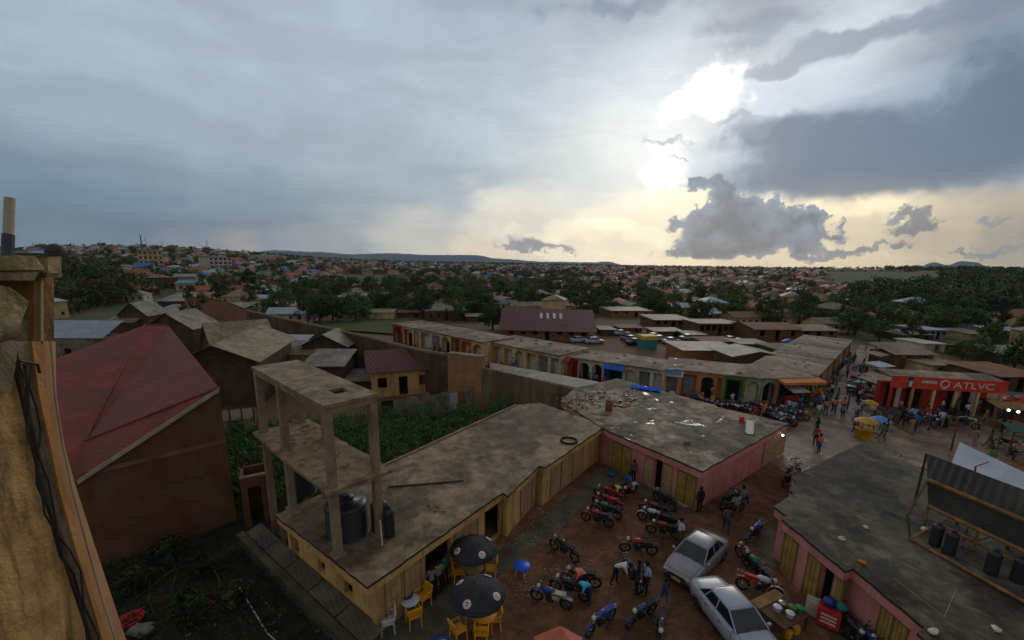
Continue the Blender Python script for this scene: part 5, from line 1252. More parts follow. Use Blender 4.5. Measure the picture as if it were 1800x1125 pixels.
for k in range(16):
    px = random.uniform(760, 1060); py = 618 + (px-760)*.215 + random.uniform(0, 5); sh = random.choice(cols)
    put_person(px, py, random.uniform(0, 360), 'stand', sh, 'black', 'person in %s top on the walkway of the long shop row' % sh, grp='people along the long shop row')

# ================================================================== plastic chairs, tables, parasols
chp = proto('plastic_chair', 'chair')
mb = MB(); mb.box(-.22, -.22, .42, .22, .22, .45); mb.build('seat', yplastic, chp, bevel=.012)
mb = MB(); 
for k in range(5):
    y = -.2+k*.1; mb.add([(-.21, y-.035, .45), (-.21, y+.035, .45), (-.29, y+.035*.9, .84), (-.29, y-.035*.9, .84), (-.185, y-.035, .45), (-.185, y+.035, .45), (-.265, y+.03, .84), (-.265, y-.03, .84)], [(0, 3, 2, 1), (4, 5, 6, 7), (0, 1, 5, 4), (1, 2, 6, 5), (2, 3, 7, 6), (3, 0, 4, 7)])
mb.box(-.31, -.24, .78, -.26, .24, .88); mb.box(-.235, -.235, .45, -.2, .235, .52); mb.build('backrest', yplastic, chp)
for (x, y) in ((.2, .2), (.2, -.2), (-.2, .2), (-.2, -.2)):
    mb = MB(); mb.tube((x*1.15, y*1.12, 0), (x, y, .42), .028, 6, .034); mb.build('leg', yplastic, chp)
for s_ in (-1, 1):
    mb = MB(); mb.path([(-.26, s_*.24, .66), (.16, s_*.25, .65), (.2, s_*.22, .44)], .022); mb.build('armrest', yplastic, chp)
def chair(px, py, fa, label, m_=None): a = P(px, py); inst(chp, Vector((a.x, a.y, .013)), math.radians(fa), label, 'plastic chairs outside the yellow building', 1.08, {'yellow plastic': m_} if m_ else None)
for a in ((728, 1098, 120, 'yellow plastic chair in front of the small white table'), (744, 1066, 230, 'yellow plastic chair leaning at the wall behind the small white table'),
          (806, 1020, 20, 'yellow plastic chair left of the tan table under the rear parasol'), (816, 1006, 300, 'yellow plastic chair behind the tan table under the rear parasol'),
          (862, 1014, 180, 'yellow plastic chair right of the tan table under the rear parasol'), (806, 1124, 40, 'yellow plastic chair front left of the near parasol'),
          (846, 1128, 90, 'yellow plastic chair directly in front of the near parasol'), (868, 1104, 190, 'yellow plastic chair right of the near parasol'), (834, 1098, 330, 'yellow plastic chair behind the near parasol pole')): chair(*a)
chair(682, 1110, 200, 'white plastic chair at the corner of the yellow building', wplastic)
tbp = proto('round_table', 'table')
mb = MB(); mb.lathe([(.02, .7), (.42, .7), (.44, .715), (.44, .73), (.42, .74), (.01, .74)], n=24); mb.build('table_top', wplastic, tbp)
for k in range(4):
    a = k*math.pi/2+.7; mb = MB(); mb.tube((.36*math.cos(a), .36*math.sin(a), 0), (.3*math.cos(a), .3*math.sin(a), .7), .025, 6); mb.build('leg', wplastic, tbp)
def table(px, py, label, s_=1, m_=None): a = P(px, py); return inst(tbp, Vector((a.x, a.y, .013)), .3, label, 'tables outside the yellow building', s_, {'white plastic': m_} if m_ else None)
table(722, 1078, 'small round white table with a dark basin by the yellow wall', .85)
table(833, 1022, 'round tan table under the rear black parasol', 1, mat('tan plastic', (.4, .26, .12), .5))
table(852, 1108, 'round yellow table under the near black parasol', 1, yplastic)
a = P(717, 1072); mb = MB(); mb.lathe([(.1, 0), (.2, .02), (.26, .14), (.24, .15), (.1, .03), (.01, .03)], n=16); o = mb.build('basin', CL['navy'], None, label='dark navy basin lying on the small white table', cat='basin'); o.location = Vector((a.x, a.y, .645))
tbp2 = thing('stool_table', 'round bright blue plastic table alone on the pavement edge', 'table', P(917, 1012))
mb = MB(); c = P(917, 1012); mb.lathe([(.02, .5), (.38, .5), (.4, .53), (.38, .56), (.01, .56)], c, 20); mb.build('table_top', mat('blue plastic', (.01, .12, .7), .4, bump=0), tbp2)
for k in range(4):
    a = k*math.pi/2+.4; mb = MB(); mb.tube(c+Vector((.32*math.cos(a), .32*math.sin(a), 0)), c+Vector((.25*math.cos(a), .25*math.sin(a), .5)), .02, 6); mb.build('leg', wplastic, tbp2)
pgr = mat('black parasol cloth', (.03, .032, .036), .8, .2, 2, (.06, .06, .065), .5, .05)
pap = proto('parasol', 'parasol')
mb = MB(); mb.tube((0, 0, 0), (0, 0, 2.5), .025, 8); mb.build('pole', steel, pap)
mb = MB(); mb.lathe([(.22, 0), (.25, .03), (.25, .1), (.05, .13)], n=16); mb.build('base', conc, pap)
def canopy(name, m_, R_, h, z, n, parent, sag=.12):
    mb = MB(); vv = [(0, 0, z+h)]; rings = 5
    for j in range(1, rings+1):
        r = R_*j/rings; zz = z+h*(1-(j/rings)**1.5)
        for i in range(n*4):
            a = 2*math.pi*i/(n*4); kk = abs((i % 4)-2)/2; rr = r*(1-.05*(1-kk)*(j/rings)); vv.append((rr*math.cos(a), rr*math.sin(a), zz-sag*(1-kk)*0.35*(j/rings)))
    m = n*4; fs = [(0, 1+i, 1+(i+1) % m) for i in range(m)]
    for j in range(rings-1): fs += [(1+j*m+i, 1+(j+1)*m+i, 1+(j+1)*m+(i+1) % m, 1+j*m+(i+1) % m) for i in range(m)]
    k = 1+(rings-1)*m; e = len(vv); vv += [(vv[k+i][0]*.995, vv[k+i][1]*.995, vv[k+i][2]-.12) for i in range(m)]; fs += [(k+i, e+i, e+(i+1) % m, k+(i+1) % m) for i in range(m)]
    mb.add(vv, fs, 0, True); return mb.build(name, m_, parent)
cn = canopy('canopy', pgr, 1.25, .55, 1.95, 8, pap)
for k in range(0, 8, 2):
    a = (k+.5)*math.pi/4; r = .93; z = 1.95+.55*(1-(r/1.25)**1.5)+.0
    n_ = Vector((math.cos(a)*.55, math.sin(a)*.55, .83)).normalized(); M = n_.to_track_quat('Z', 'Y').to_matrix(); c = Vector((r*math.cos(a), r*math.sin(a), z))+n_*.012
    mb = MB(); mb.lathe([(.01, 0), (.19, 0), (.19, .006), (.01, .007)], c, 20, 0, M)
    for (x0, y0, w, h_) in ((-.08, .03, .16, .05), (-.05, -.07, .1, .05)):
        q = [c+M @ Vector((x, y, .012)) for x, y in ((x0, y0), (x0+w, y0), (x0+w, y0+h_), (x0, y0+h_))]; mb.add(q, [(0, 1, 2, 3)], 1)
    mb.build('emblem', [whitep, redp], cn)
a = P(832, 1020); inst(pap, Vector((a.x, a.y, .013)), .2, 'rear black parasol with round red and white emblems shading the tan table', 'black parasols outside the yellow building', .84)
a = P(840, 1108); inst(pap, Vector((a.x, a.y, .013)), .75, 'near black parasol with round red and white emblems above the yellow chairs', 'black parasols outside the yellow building', .86)
# salmon canopy cut by the bottom edge
sp_ = thing('market_canopy', 'salmon pink pyramid canopy cut by the bottom edge', 'canopy', P(985, 1190, 0)); ap = P(985, 1100, 2.6); mb = MB()
cs = [ap+Vector((x, y, -.85)) for x, y in ((-.95, -.9), (.95, -.85), (.8, .4), (-.8, .4))]
for i in range(4): mb.slab([ap, cs[i], cs[(i+1) % 4]], .02)
mb.build('cloth', mat('salmon cloth', (.52, .17, .12), .8, .12, 2), sp_)
for c_ in cs: mb = MB(); mb.tube((c_.x, c_.y, 0), c_-Vector((0, 0, .02)), .025); mb.build('pole', steel, sp_)
# blue thing at bottom
o = canopy('parasol', PA['blue'], .55, .3, 0, 8, None); o['label'] = 'small blue parasol top with white marks at the bottom edge'; o['category'] = 'parasol'; b_ = P(773, 1140, 1.2); o.location = b_; 
mb = MB(); mb.tube((0, 0, -1.2), (0, 0, .28), .02); q = mb.build('pole', steel, o); mb = MB(); mb.lathe([(.12, .16), (.16, .165), (.16, .17), (.12, .18)], (.15, -.2, .02), 14); mb.build('emblem', whitep, o)
# food stall at the bottom right of the white car
ft = thing('food_stall', 'rough dark wooden stall table beside the white car', 'stall', P(1375, 1110)); a = P(1375, 1105); rz_ = .45
M = Matrix.Translation(a) @ Matrix.Rotation(rz_, 4, 'Z')
mb = MB(); mb.box(-.8, -.5, .72, .8, .5, .77, 0, M); mb.build('table_top', timberd, ft)
mb = MB(); mb.box(-.8, .52, .76, .8, .95, .8, 0, M); mb.build('shelf', timber, ft)
for (x, y) in ((-.72, -.42), (.72, -.42), (-.72, .42), (.72, .42)): mb = MB(); mb.box(x-.04, y-.04, 0, x+.04, y+.04, .718, 0, M); mb.build('leg', timberd, ft)
for k, (x, y, m_, lab) in enumerate(((-.2, .2, wplastic, 'white bucket at the left rear of the food stall table'), (.2, .25, steel, 'metal pot at the right rear of the food stall table'), (-.05, -.2, wplastic, 'white bucket at the front of the food stall table'), (.35, -.05, greenp, 'green basin on the food stall table'), (.6, -.2, mat('bright green', (.03, .3, .1), .5), 'bright green basin at the right end of the food stall table'))):
    q = M @ Vector((x, y, .772)); mb = MB(); mb.lathe([(.12, 0), (.15, .16), (.165, .17), (.15, .19), (.02, .2)], n=16); o = mb.build('bucket', m_, None, label=lab, cat='bucket', group='tubs on the food stall'); o.location = q
for (px, py, lab) in ((1385, 1122, 'left yellow jerrycan on the ground by the food stall'), (1399, 1114, 'right yellow jerrycan standing on the ground by the food stall')):
    q = P(px, py); t = thing('jerrycan', lab, 'jerrycan', q, random.random()); mb = MB(); c = q; mb.cbox(c+Vector((0, 0, .17)), (.26, .18, .32), .4); mb.build('can_body', yplastic, t, bevel=.04); mb = MB(); mb.tube(c+Vector((.06, .03, .33)), c+Vector((.07, .03, .38)), .03); mb.path([c+Vector((-.08, -.03, .32)), c+Vector((-.06, -.02, .38)), c+Vector((.03, 0, .38)), c+Vector((.04, 0, .32))], .014); mb.build('handle', yplastic, t)
# red drinks cart with coloured bundles by the pink wall
q = P(1453, 1101); t = thing('drinks_cart', 'red box cart with white lettering-like bars against the right pink wall', 'cart', q, -.7); mb = MB(); mb.cbox(q+Vector((0, 0, .5)), (.75, .5, .75), -.7); mb.build('cart_box', redp, t, bevel=.02)
mb = MB(); 
Mx = Matrix.Translation(q+Vector((0, 0, .5))) @ Matrix.Rotation(-.7, 4, 'Z')
for k in range(3): mb.box(-.25, -.256, -.2+k*.16, .25, -.252, -.12+k*.16, 0, Mx)
mb.build('white_band', whitep, t)
q2 = q+Vector((.0, .1, .88)); mb = MB(); mb.ball((0, 0, .2), (.25, .22, .2), 12, 8); o = mb.build('bundle', PA['blue'], None, label='round blue bundle on top of the red box cart', cat='bundle'); o.location = q2
mb = MB(); mb.ball((0, 0, .17), (.24, .2, .17), 12, 8); o = mb.build('bundle', tealp, None, label='teal bundle on the right end of the red box cart', cat='bundle'); o.location = q2+Vector((.33, -.22, 0))
q = P(1432, 1090); t = thing('sandwich_board', 'white folding board standing left of the red box cart', 'board', q); mb = MB(); mb.cbox(q+Vector((0, .1, .4)), (.45, .02, .8), -.7, 0, (.2, 'X')); mb.cbox(q+Vector((.05, .3, .4)), (.45, .02, .8), -.7, 0, (-.2, 'X')); mb.build('panel', whitep, t)
small('basket', 'dark round basket standing by the pink wall near the doors', 'basket', P(1178, 868, .012), lambda mb: mb.lathe([(.2, 0), (.26, .1), (.27, .4), (.24, .42), (.2, .1), (.02, .04)], n=16), timberd)
small('manhole_cover', 'pale square slab lying on the pavement before the pink building', 'slab', P(1206, 886, .013), lambda mb: mb.box(-.4, -.3, 0, .4, .3, .06), mat('pale slab', (.36, .35, .31), .8), .3)
small('basin', 'small blue basin on the ground in the shade of the pink building', 'basin', P(1074, 836, .013), lambda mb: mb.lathe([(.16, 0), (.24, .12), (.22, .13), (.14, .02), (.01, .02)], n=16), bluep)
mb = MB()
for k in range(160):
    px, py = random.choice(((905, 1035), (930, 950), (960, 915), (1000, 1000))); q = P(px+random.gauss(0, 22), py+random.gauss(0, 12)); s_ = random.uniform(.02, .07); mb.cbox(q+Vector((0, 0, s_*.3+.01)), (s_*1.6, s_, s_*.4), random.random()*3)
mb2 = MB()
for k in range(900):
    q = P(random.uniform(780, 1420), random.uniform(850, 1125)); s_ = random.uniform(.015, .05)
    mb2.cbox(q+Vector((0, 0, s_*.2+.008)), (s_*1.4, s_, s_*.6), random.random()*3, random.choice((0, 0, 1)))
mb2.build('gravel', [mat('yard stones', (.17, .12, .08), .9), timberd], kind='stuff', label='small stones and crumbs trodden into the yard dirt')
mb.build('litter', mat('paper litter', (.3, .29, .27), .9), kind='stuff', label='scraps of paper and grit on the yard and pavement')
# street lamp posts at the road
for (px, py, ty, lab) in ((1388, 868, 800, 'tall pale lamp post nearest the road between the two pink buildings'), (1398, 852, 812, 'second pale post just right of the tall lamp post')):
    q = P(px, py); t = thing('lamp_post', lab, 'post', q); h = zfor(q, px+4, ty); mb = MB(); mb.tube(q, q+Vector((0, 0, h)), .06, 8, .045); mb.build('pole', mat('pale post', (.3, .29, .26), .7), t); mb = MB(); mb.tube(q+Vector((-.3, 0, h*.93)), q+Vector((.3, .05, h*.93)), .03); mb.build('cross_arm', timberd, t)
q = P(1672, 790); t = thing('lamp_post', 'leaning thin wooden pole on the open mud square', 'post', q); mb = MB(); mb.tube(q, P(1685, 733, 5.0), .07, 8, .05); mb.build('pole', timber, t); mb = MB(); mb.tube(P(1685, 733, 5.0), P(1700, 732, 5.0), .03); mb.build('arm', steel, t)

# ================================================================== long rows of shops
rooft = mat('weathered shop roof', (.3, .25, .195), .8, .35, .5, (.12, .09, .065), .7, .1, wet=.2, damp=.4)
tanw = mat('tan shop plaster', (.62, .47, .28), .85, .2, .8, (.2, .14, .08), .5, .08, streak=True)
whitew = mat('grey white shop plaster', (.52, .52, .5), .85, .2, .8, (.2, .17, .13), .5, .08, streak=True)
palegr = mat('pale green paint', (.3, .36, .24), .8, .2, .8)
COLS = {'tan': tanw, 'red': redp, 'blue': bluep, 'white': whitew, 'orange': orangep, 'pinko': mat('pink orange paint', (.5, .22, .12), .8, .15, 1, (.3, .15, .1), .4), 'green': greenp, 'pale': palegr, 'brown': timber}
SH = {'w': whitep, 'g': greyp, 'd': black, 'b': timberd, 't': tanw, 'blue': bluep, 'r': redp, 'o': orangep}
def shops(label, fpx, zf, zr, depth, bays, roofm=rooft, name='shop_row', flipside=False):
    """fpx: two pixels of the roof's front edge; bays: (relative width, wall colour, shutter, arch?)"""
    a, b = P(fpx[0][0], fpx[0][1], zf), P(fpx[1][0], fpx[1][1], zf); a.z = b.z = 0
    ex = (b-a); L = ex.length; ex.normalize(); ey = Vector((-ex.y, ex.x, 0)); s = 1
    if (ey.dot(a+b) < 0) != flipside: ey = -ey; s = -1
    t = thing(name, label, 'shop row', a, math.atan2(ex.y, ex.x)); M = WMAT[t.name]
    W = lambda x, y, z: M @ Vector((x, y*s, z))
    mb = MB(); mb.slab([W(-.05, -.25, zf), W(L+.05, -.25, zf), W(L+.05, depth, zf), W(-.05, depth, zf)], .16); mb.build('roof', roofm, t)
    mb = MB()
    for k in range(int(L/2.2)):
        x = random.uniform(.3, L-.6); y = random.uniform(.4, depth-1); w = random.uniform(.1, .5); mb.box(x, y*s, zf+.003, x+w, (y+random.uniform(.1, .4))*s, zf+random.uniform(.05, .2), 0, M)
    mb.build('roof_clutter', conc, t)
    tot = sum(q[0] for q in bays); x = 0
    for (w_, col, sh, arch) in bays:
        w = L*w_/tot; x1 = x+w; mb = MB(); pw_ = min(.24, w*.12)
        h = zf-.17
        mb.box(x+.004, 0, 0, x+pw_, .25*s, h, 0, M); mb.box(x1-pw_, 0, 0, x1-.004, .25*s, h, 0, M)
        n = 8; sp = (w-2*pw_)/2; z0 = h-.35-(min(sp, .9) if arch else 0)
        pts = [(x+pw_, h), (x+pw_, z0)] + [(x+w/2-sp*math.cos(math.pi*k/n), z0+min(sp, .9)*math.sin(math.pi*k/n)) for k in range(1, n)] + [(x1-pw_, z0), (x1-pw_, h)] if arch else [(x+pw_, h), (x+pw_, h-.35), (x1-pw_, h-.35), (x1-pw_, h)]
        k_ = len(pts); vv = [W(u, .002, v) for u, v in pts]+[W(u, .24, v) for u, v in pts]
        mb.add(vv, [list(range(k_)), list(range(k_, 2*k_))[::-1]]+[(i, (i+1) % k_, k_+(i+1) % k_, k_+i) for i in range(k_)])
        o = mb.build('bay_front', COLS[col], t)
        mb = MB(); mb.box(x+.004, (.8)*s, 0, x1-.004, 1.0*s, h, 0, M); mb.build('back_wall', COLS[col], t)
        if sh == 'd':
            mb = MB(); mb.box(x+w*.22, .74*s, 0, x1-w*.22, .798*s, 2.2, 0, M); mb.build('doorway', black, t)  # flat black panel in place of an open, unlit doorway
        else:
            mb = MB(); mb.box(x+w*.18, .70*s, .05, x1-w*.18, .798*s, 2.25, 0, M); mb.build('shutter', SH[sh], t)
        x = x1
    for k in range(int(L*1.1)):
        cm_, cn_ = random.choice(((redp, 'red'), (bluep, 'blue'), (whitep, 'white'), (greenp, 'green'), (timber, 'wooden'), (yplastic, 'yellow'), (orangep, 'orange')))
        x_ = random.uniform(.3, L-.3); y_ = random.uniform(-.9, -.2)*s; w_, h_ = random.uniform(.3, .7), random.uniform(.25, .9); q_ = M @ Vector((x_, y_, .125))
        mb = MB(); mb.box(-w_/2, -.2, 0, w_/2, .2, h_*.55); mb.box(-w_/2+.04, -.17, h_*.55+.002, w_/2-.04, .17, h_); o_ = mb.build('goods_crate', cm_, None, label='%s stack of goods before the %s' % (cn_, ' '.join(label.split()[:4])), cat='crate', group='goods on the shop walkways'); o_.location = q_; o_.rotation_euler = (0, 0, math.atan2(ex.y, ex.x)+random.uniform(-.2, .2))
    mb = MB(); mb.box(-.02, 1.1*s, 0, L+.02, (depth-.1)*s, zf-.2, 0, M); mb.box(-.03, .3*s, 0, .2, 1.05*s, zf-.2, 0, M); mb.box(L-.2, .3*s, 0, L+.03, 1.05*s, zf-.2, 0, M); mb.build('rear_rooms', tanw, t)
    mb = MB(); mb.box(-.1, -1.0*s, 0, L+.1, .65*s, .12, 0, M); mb.build('veranda_floor', apron, t)
    return t, M, L, s
shops('farthest shop row with red painted left end and broken arches', ((690, 568), (850, 601)), 3.5, 0, 6, [(1, 'red', 'b', True), (1, 'tan', 'd', False), (.6, 'tan', 'd', True), (1, 'white', 'w', False), (.8, 'white', 'g', False), (.8, 'tan', 'd', True), (.7, 'brown', 'b', False), (.8, 'orange', 't', False), (.8, 'tan', 'w', True)])
shops('tan shop row with white shutters between orange piers', ((851, 598), (985, 624)), 3.3, 0, 6.5, [(.8, 'tan', 'd', True), (1, 'tan', 'w', False), (1, 'tan', 'w', False), (1, 'tan', 'w', True), (1, 'tan', 'w', False), (1, 'white', 'g', False), (.8, 'white', 'w', False)])
r3 = shops('shop row with arches, one shop fronted red and one blue', ((986, 624), (1168, 650)), 3.0, 0, 5.5, [(.8, 'red', 'w', False), (.5, 'red', 'r', False), (.9, 'white', 'd', True), (.9, 'white', 'd', True), (1.3, 'blue', 'd', False), (.9, 'white', 'w', True), (.9, 'white', 'g', False), (.7, 'white', 'w', False)])
shops('orange and green shop row at the near side of the corner', ((1170, 646), (1340, 664)), 3.04, 0, 6, [(.9, 'tan', 'g', False), (1.1, 'orange', 'g', False), (1, 'pinko', 'd', True), (.35, 'pinko', 'o', False), (1.2, 'green', 'd', False), (.8, 'pale', 'w', True)])
rc = shops('corner shop with orange canopy strip and red lower wall', ((1341, 664), (1432, 662)), 2.98, 0, 6, [(1, 'pale', 'd', True), (1.6, 'red', 'd', False), (.5, 'green', 'd', False)])
t, M, L, s = rc
mb = MB(); mb.slab([M @ Vector(v) for v in ((L*.25, -1.3*s, 2.75), (L+.3, -1.3*s, 2.75), (L+.3, -.05*s, 2.95), (L*.25, -.05*s, 2.95))], .25); mb.build('canopy', orangep, t)
mb = MB(); mb.slab([M @ Vector(v) for v in ((L*.38, -1.7*s, 1.85), (L*.7, -1.7*s, 1.85), (L*.7, -.3*s, 2.15), (L*.38, -.3*s, 2.15))], .04); mb.build('awning', whitesheet, t)
mb = MB(); mb.box(L*.36, -.5*s, 0, L*.7, -.3*s, 1.1, 0, M); mb.build('counter', redp, t)
t, M, L, s = r3
mb = MB(); mb.slab([M @ Vector(v) for v in ((.0, -1.0*s, 2.5), (L*.12, -1.0*s, 2.5), (L*.12, -.02*s, 2.95), (.0, -.02*s, 2.95))], .06); mb.build('awning', redp, t)
mb = MB(); mb.slab([M @ Vector(v) for v in ((L*.46, -1.0*s, 2.4), (L*.66, -1.0*s, 2.4), (L*.66, -.02*s, 2.95), (L*.46, -.02*s, 2.95))], .06); mb.build('awning', bluep, t)
# white and blue sign kiosk
q0 = P(1183, 655, 2.6); t = thing('sign_board', 'white and blue sign board high on the wall beside the orange shops', 'sign', q0); mb = MB(); mb.cbox(q0, (2.2, .1, .9), -.35); mb.build('board', whitep, t); mb = MB(); mb.cbox(q0+Vector((-.03, -.07, .05)), (1.7, .02, .45), -.35); mb.build('blue_panel', PA['blue'] if False else mat('sky blue paint', (.1, .3, .5), .6), t)
# the wing that follows the road
wz = 0
wing = [((1434, 660), (1462, 632), 'ragged roofed shop nearest the corner along the muddy road'), ((1463, 631), (1480, 613), 'middle ragged roofed shop along the muddy road'), ((1481, 612), (1497, 597), 'farthest ragged roofed shop along the muddy road')]
for (p, q, lab) in wing:
    wz = 2.9 if wz == 2.86 else 2.86
    shops(lab, (p, q), wz, 0, 6.5, [(1, 'tan', 'b', False), (1, 'brown', 'd', False), (1, 'tan', 'd', False), (1, 'pinko', 'w', False)])
hpx(1285, 1370, 660, 625, 612, 5, greysheet, brickd, 'dark grey gabled shed inside the block behind the orange shops', flip=True, win=0, name='shed', cat='shed')
hpx(1200, 1300, 640, 615, 603, 6, greysheet, brickr, 'low grey sheet roof with bare brick wall behind the orange shops', kind='shed', win=0, name='shed', cat='shed')
hpx(1375, 1440, 640, 618, 608, 6, rooft, brickd, 'flat tan roof inside the shop block left of the muddy road', kind='flat', win=0, name='shed', cat='shed')
# ================================================================== the red fronted shop with the big sign
a, b = P(1564, 678, 2.6), P(1769, 690, 2.6); h1 = 2.6; h2 = zfor(a, 1564, 657); a.z = b.z = 0; ex = (b-a).normalized(); L = (b-a).length*.93; ey = Vector((-ex.y, ex.x, 0))
s = 1 if ey.dot(a) > 0 else -1
rs_ = thing('red_shop', 'red fronted shop with large ATLVC sign across the market square', 'shop', a, math.atan2(ex.y, ex.x)); M = WMAT[rs_.name]

mb = MB(); M = M @ Matrix.Translation((0, 1.0*s, 0))
mb.box(-.3, -1.6*s, h1, L+.2, -1.5*s, h2, 0, M); mb.build('sign_panel', mat('red sign paint', (.55, .05, .035), .5, .12, 1.2, (.55, .12, .04), .5, 0), rs_)
mb = MB(); mb.slab([M @ Vector(v) for v in ((-.3, -1.48*s, h2-.1), (L+.2, -1.48*s, h2-.1), (L+.2, .9*s, h2+.15), (-.3, .9*s, h2+.15))], .08); mb.build('roof', rooft, rs_)
mb = MB(); mb.box(-.2, 0, 0, L, .6*s, h1+.2, 0, M); mb.build('rear_rooms', mat('deep red wall', (.3, .03, .025), .8, .2, 1), rs_)
for k in range(6):
    x = L*k/5; mb = MB(); mb.box(x-.1, -1.45*s, 0, x+.1, -1.25*s, h1+.4, 0, M); mb.build('column', COLS['pinko'] if k == 1 else tanw if k > 1 else redp, rs_)
for (x0, x1, m_, nm) in ((.04, .13, black, 'doorway'), (.145, .19, whitep, 'door'), (.24, .38, black, 'doorway'), (.39, .62, redp, 'wall_panel'), (.64, .7, black, 'doorway'), (.705, .755, whitep, 'door'), (.78, .84, black, 'doorway'), (.845, .9, whitep, 'door'), (.91, .99, redp, 'wall_panel')):  # doorways here are flat black panels, their inner darkness put into the colour
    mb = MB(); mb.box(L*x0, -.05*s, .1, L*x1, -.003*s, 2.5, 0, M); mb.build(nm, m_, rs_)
mb = MB(); mb.box(-.4, -1.9*s, 0, L+.3, -.06*s, .15, 0, M); mb.build('veranda_floor', apron, rs_)
def sign_text(txt, x, size, z, m_, nm='lettering'):
    cu = bpy.data.curves.new('t', 'FONT'); cu.body = txt; cu.size = size; cu.extrude = .01; o = bpy.data.objects.new('t', cu); C.objects.link(o)
    dg = bpy.context.evaluated_depsgraph_get(); me = bpy.data.meshes.new_from_object(o.evaluated_get(dg)); bpy.data.objects.remove(o)
    me.materials.clear(); me.materials.append(m_); o = bpy.data.objects.new(nm, me); C.objects.link(o); o.parent = rs_
    xs_ = [v.co.x for v in me.vertices]; ys2 = [v.co.y for v in me.vertices]
    o.rotation_euler = (math.pi/2, 0, 0); o.location = (x, -.62*s, z); o.scale = (L*.36/(max(xs_)-min(xs_)), hh*.5/max(ys2), 1); return o
sw = mat('sign white', (.62, .6, .58), .6, .05, 2, bump=0)
hh = h2-h1
sign_text('ATLVC', L*.54, 1, h1+hh*.25, sw)
mb = MB(); 
for k in range(9): mb.box(L*.245+k*L*.016, -1.63*s, h1+hh*.5, L*.245+k*L*.016+L*.012, -1.603*s, h1+hh*(.7+.05*(k % 2)), 0, M)
mb.build('small_lettering', sw, rs_)
mb = MB(); mb.torus(M @ Vector((L*.46, -1.62*s, h1+hh*.5)), hh*.3, hh*.06, 20, 5, Matrix.Rotation(math.atan2(ex.y, ex.x), 3, 'Z')); mb.box(L*.44, -1.63*s, h1+hh*.1, L*.48, -1.603*s, h1+hh*.2, 0, M); mb.build('emblem', sw, rs_)
mb = MB(); mb.box(L*.12, -1.62*s, h1+hh*.03, L*.165, -1.603*s, h1+hh*.97, 0, M); mb.box(L*.13, -1.64*s, h1+hh*.15, L*.16, -1.622*s, h1+hh*.6, 1, M); mb.build('picture_panel', [CL['navy'], sw], rs_)
mb = MB(); 
for k in range(5): mb.box(L*.04+k*.45, -1.63*s, h1+hh*.5+k*.05, L*.04+k*.45+.3, -1.603*s, h1+hh*.6+k*.05, 0, M)
mb.build('small_lettering', COLS['orange'], rs_)
for k, (px, py) in enumerate(((1773, 721), (1790, 724))):
    q = P(px, py, 2.2); t = thing('hanging_lamp', ('left', 'right')[k]+' one of two bright white lamps in the dark stall at the right edge', 'lamp', q); mb = MB(); mb.ball(q, .1); mb.build('bulb', lampg, t); mb = MB(); mb.tube(q+Vector((0, 0, .12)), q+Vector((0, 0, .8)), .012); mb.build('cord', blackp, t)
hpx(1778, 1860, 745, 714, 703, 4, rust, brickd, 'dark shack stall with two lamps at the right edge', kind='shed', win=3, name='market_stall', cat='stall')
# market furniture
def mstall(px, py, w, h, cm, label, fa=0.0):
    q = P(px, py); t = thing('market_stall', label, 'stall', q, fa); M = WMAT[t.name]
    mb = MB(); mb.slab([M @ Vector(v) for v in ((-w/2, -w*.35, h-.15), (w/2, -w*.35, h-.15), (w/2, w*.35, h+.1), (-w/2, w*.35, h+.1))], .05); mb.build('canopy', cm, t)
    for x in (-w*.42, w*.42):
        for y in (-w*.28, w*.28): mb = MB(); mb.tube(M @ Vector((x, y, 0)), M @ Vector((x, y, h-.2)), .04, 6); mb.build('post', timberd, t)
    mb = MB(); mb.box(-w*.4, -w*.25, .6, w*.4, w*.2, .68, 0, M); mb.build('counter', timber, t)
mstall(1545, 705, 4.0, 2.4, tansheet, 'wide tan roofed stall left of the red fronted shop', .3)
mstall(1540, 672, 2.8, 2.4, whitesheet, 'small stall with white sheet beside the red sign', .3)
mstall(1532, 694, 2.6, 2.3, greysheet, 'small grey stall with two white lamps by the road', .5)
mstall(1536, 650, 2.8, 2.4, tansheet, 'stall with pale yellow top beyond the white sheet stall', .5)
mstall(1572, 706, 3.0, 2.3, redp, 'small stall with red top at the left end of the red shop', .4)
mstall(1795, 738, 2.6, 2.4, mat('dark teal', (.02, .08, .08), .7), 'dark teal canopy at the right edge of the square', -.4)
mstall(1790, 800, 2.2, 2.2, mat('dark green canvas', (.02, .09, .04), .7), 'green stall at the right edge behind the zinc roof', -.4)
mstall(1765, 752, 2.6, 2.2, timber, 'brown wooden stall right of the mud square', -.3)
q = P(1517, 770); t = thing('yellow_kiosk', 'round yellow kiosk at the road edge above the dark roof', 'kiosk', q); mb = MB(); mb.lathe([(.6, 0), (.64, .1), (.64, .8), (.7, .84), (.7, .9), (.2, .91)], q, 14); mb.build('counter', mat('ochre yellow paint', (.5, .3, .03), .6), t)
mb = MB(); mb.lathe([(.85, 1.5), (.6, 1.7), (.05, 1.85)], q, 14); mb.build('top', mat('ochre yellow paint'if False else 'ochre canopy', (.45, .27, .04), .7), t)
for k in range(4):
    aa_ = k*math.pi/2+.5; mb = MB(); mb.tube(q+Vector((.55*math.cos(aa_), .55*math.sin(aa_), .9)), q+Vector((.55*math.cos(aa_), .55*math.sin(aa_), 1.6)), .04); mb.build('post', timber, t)
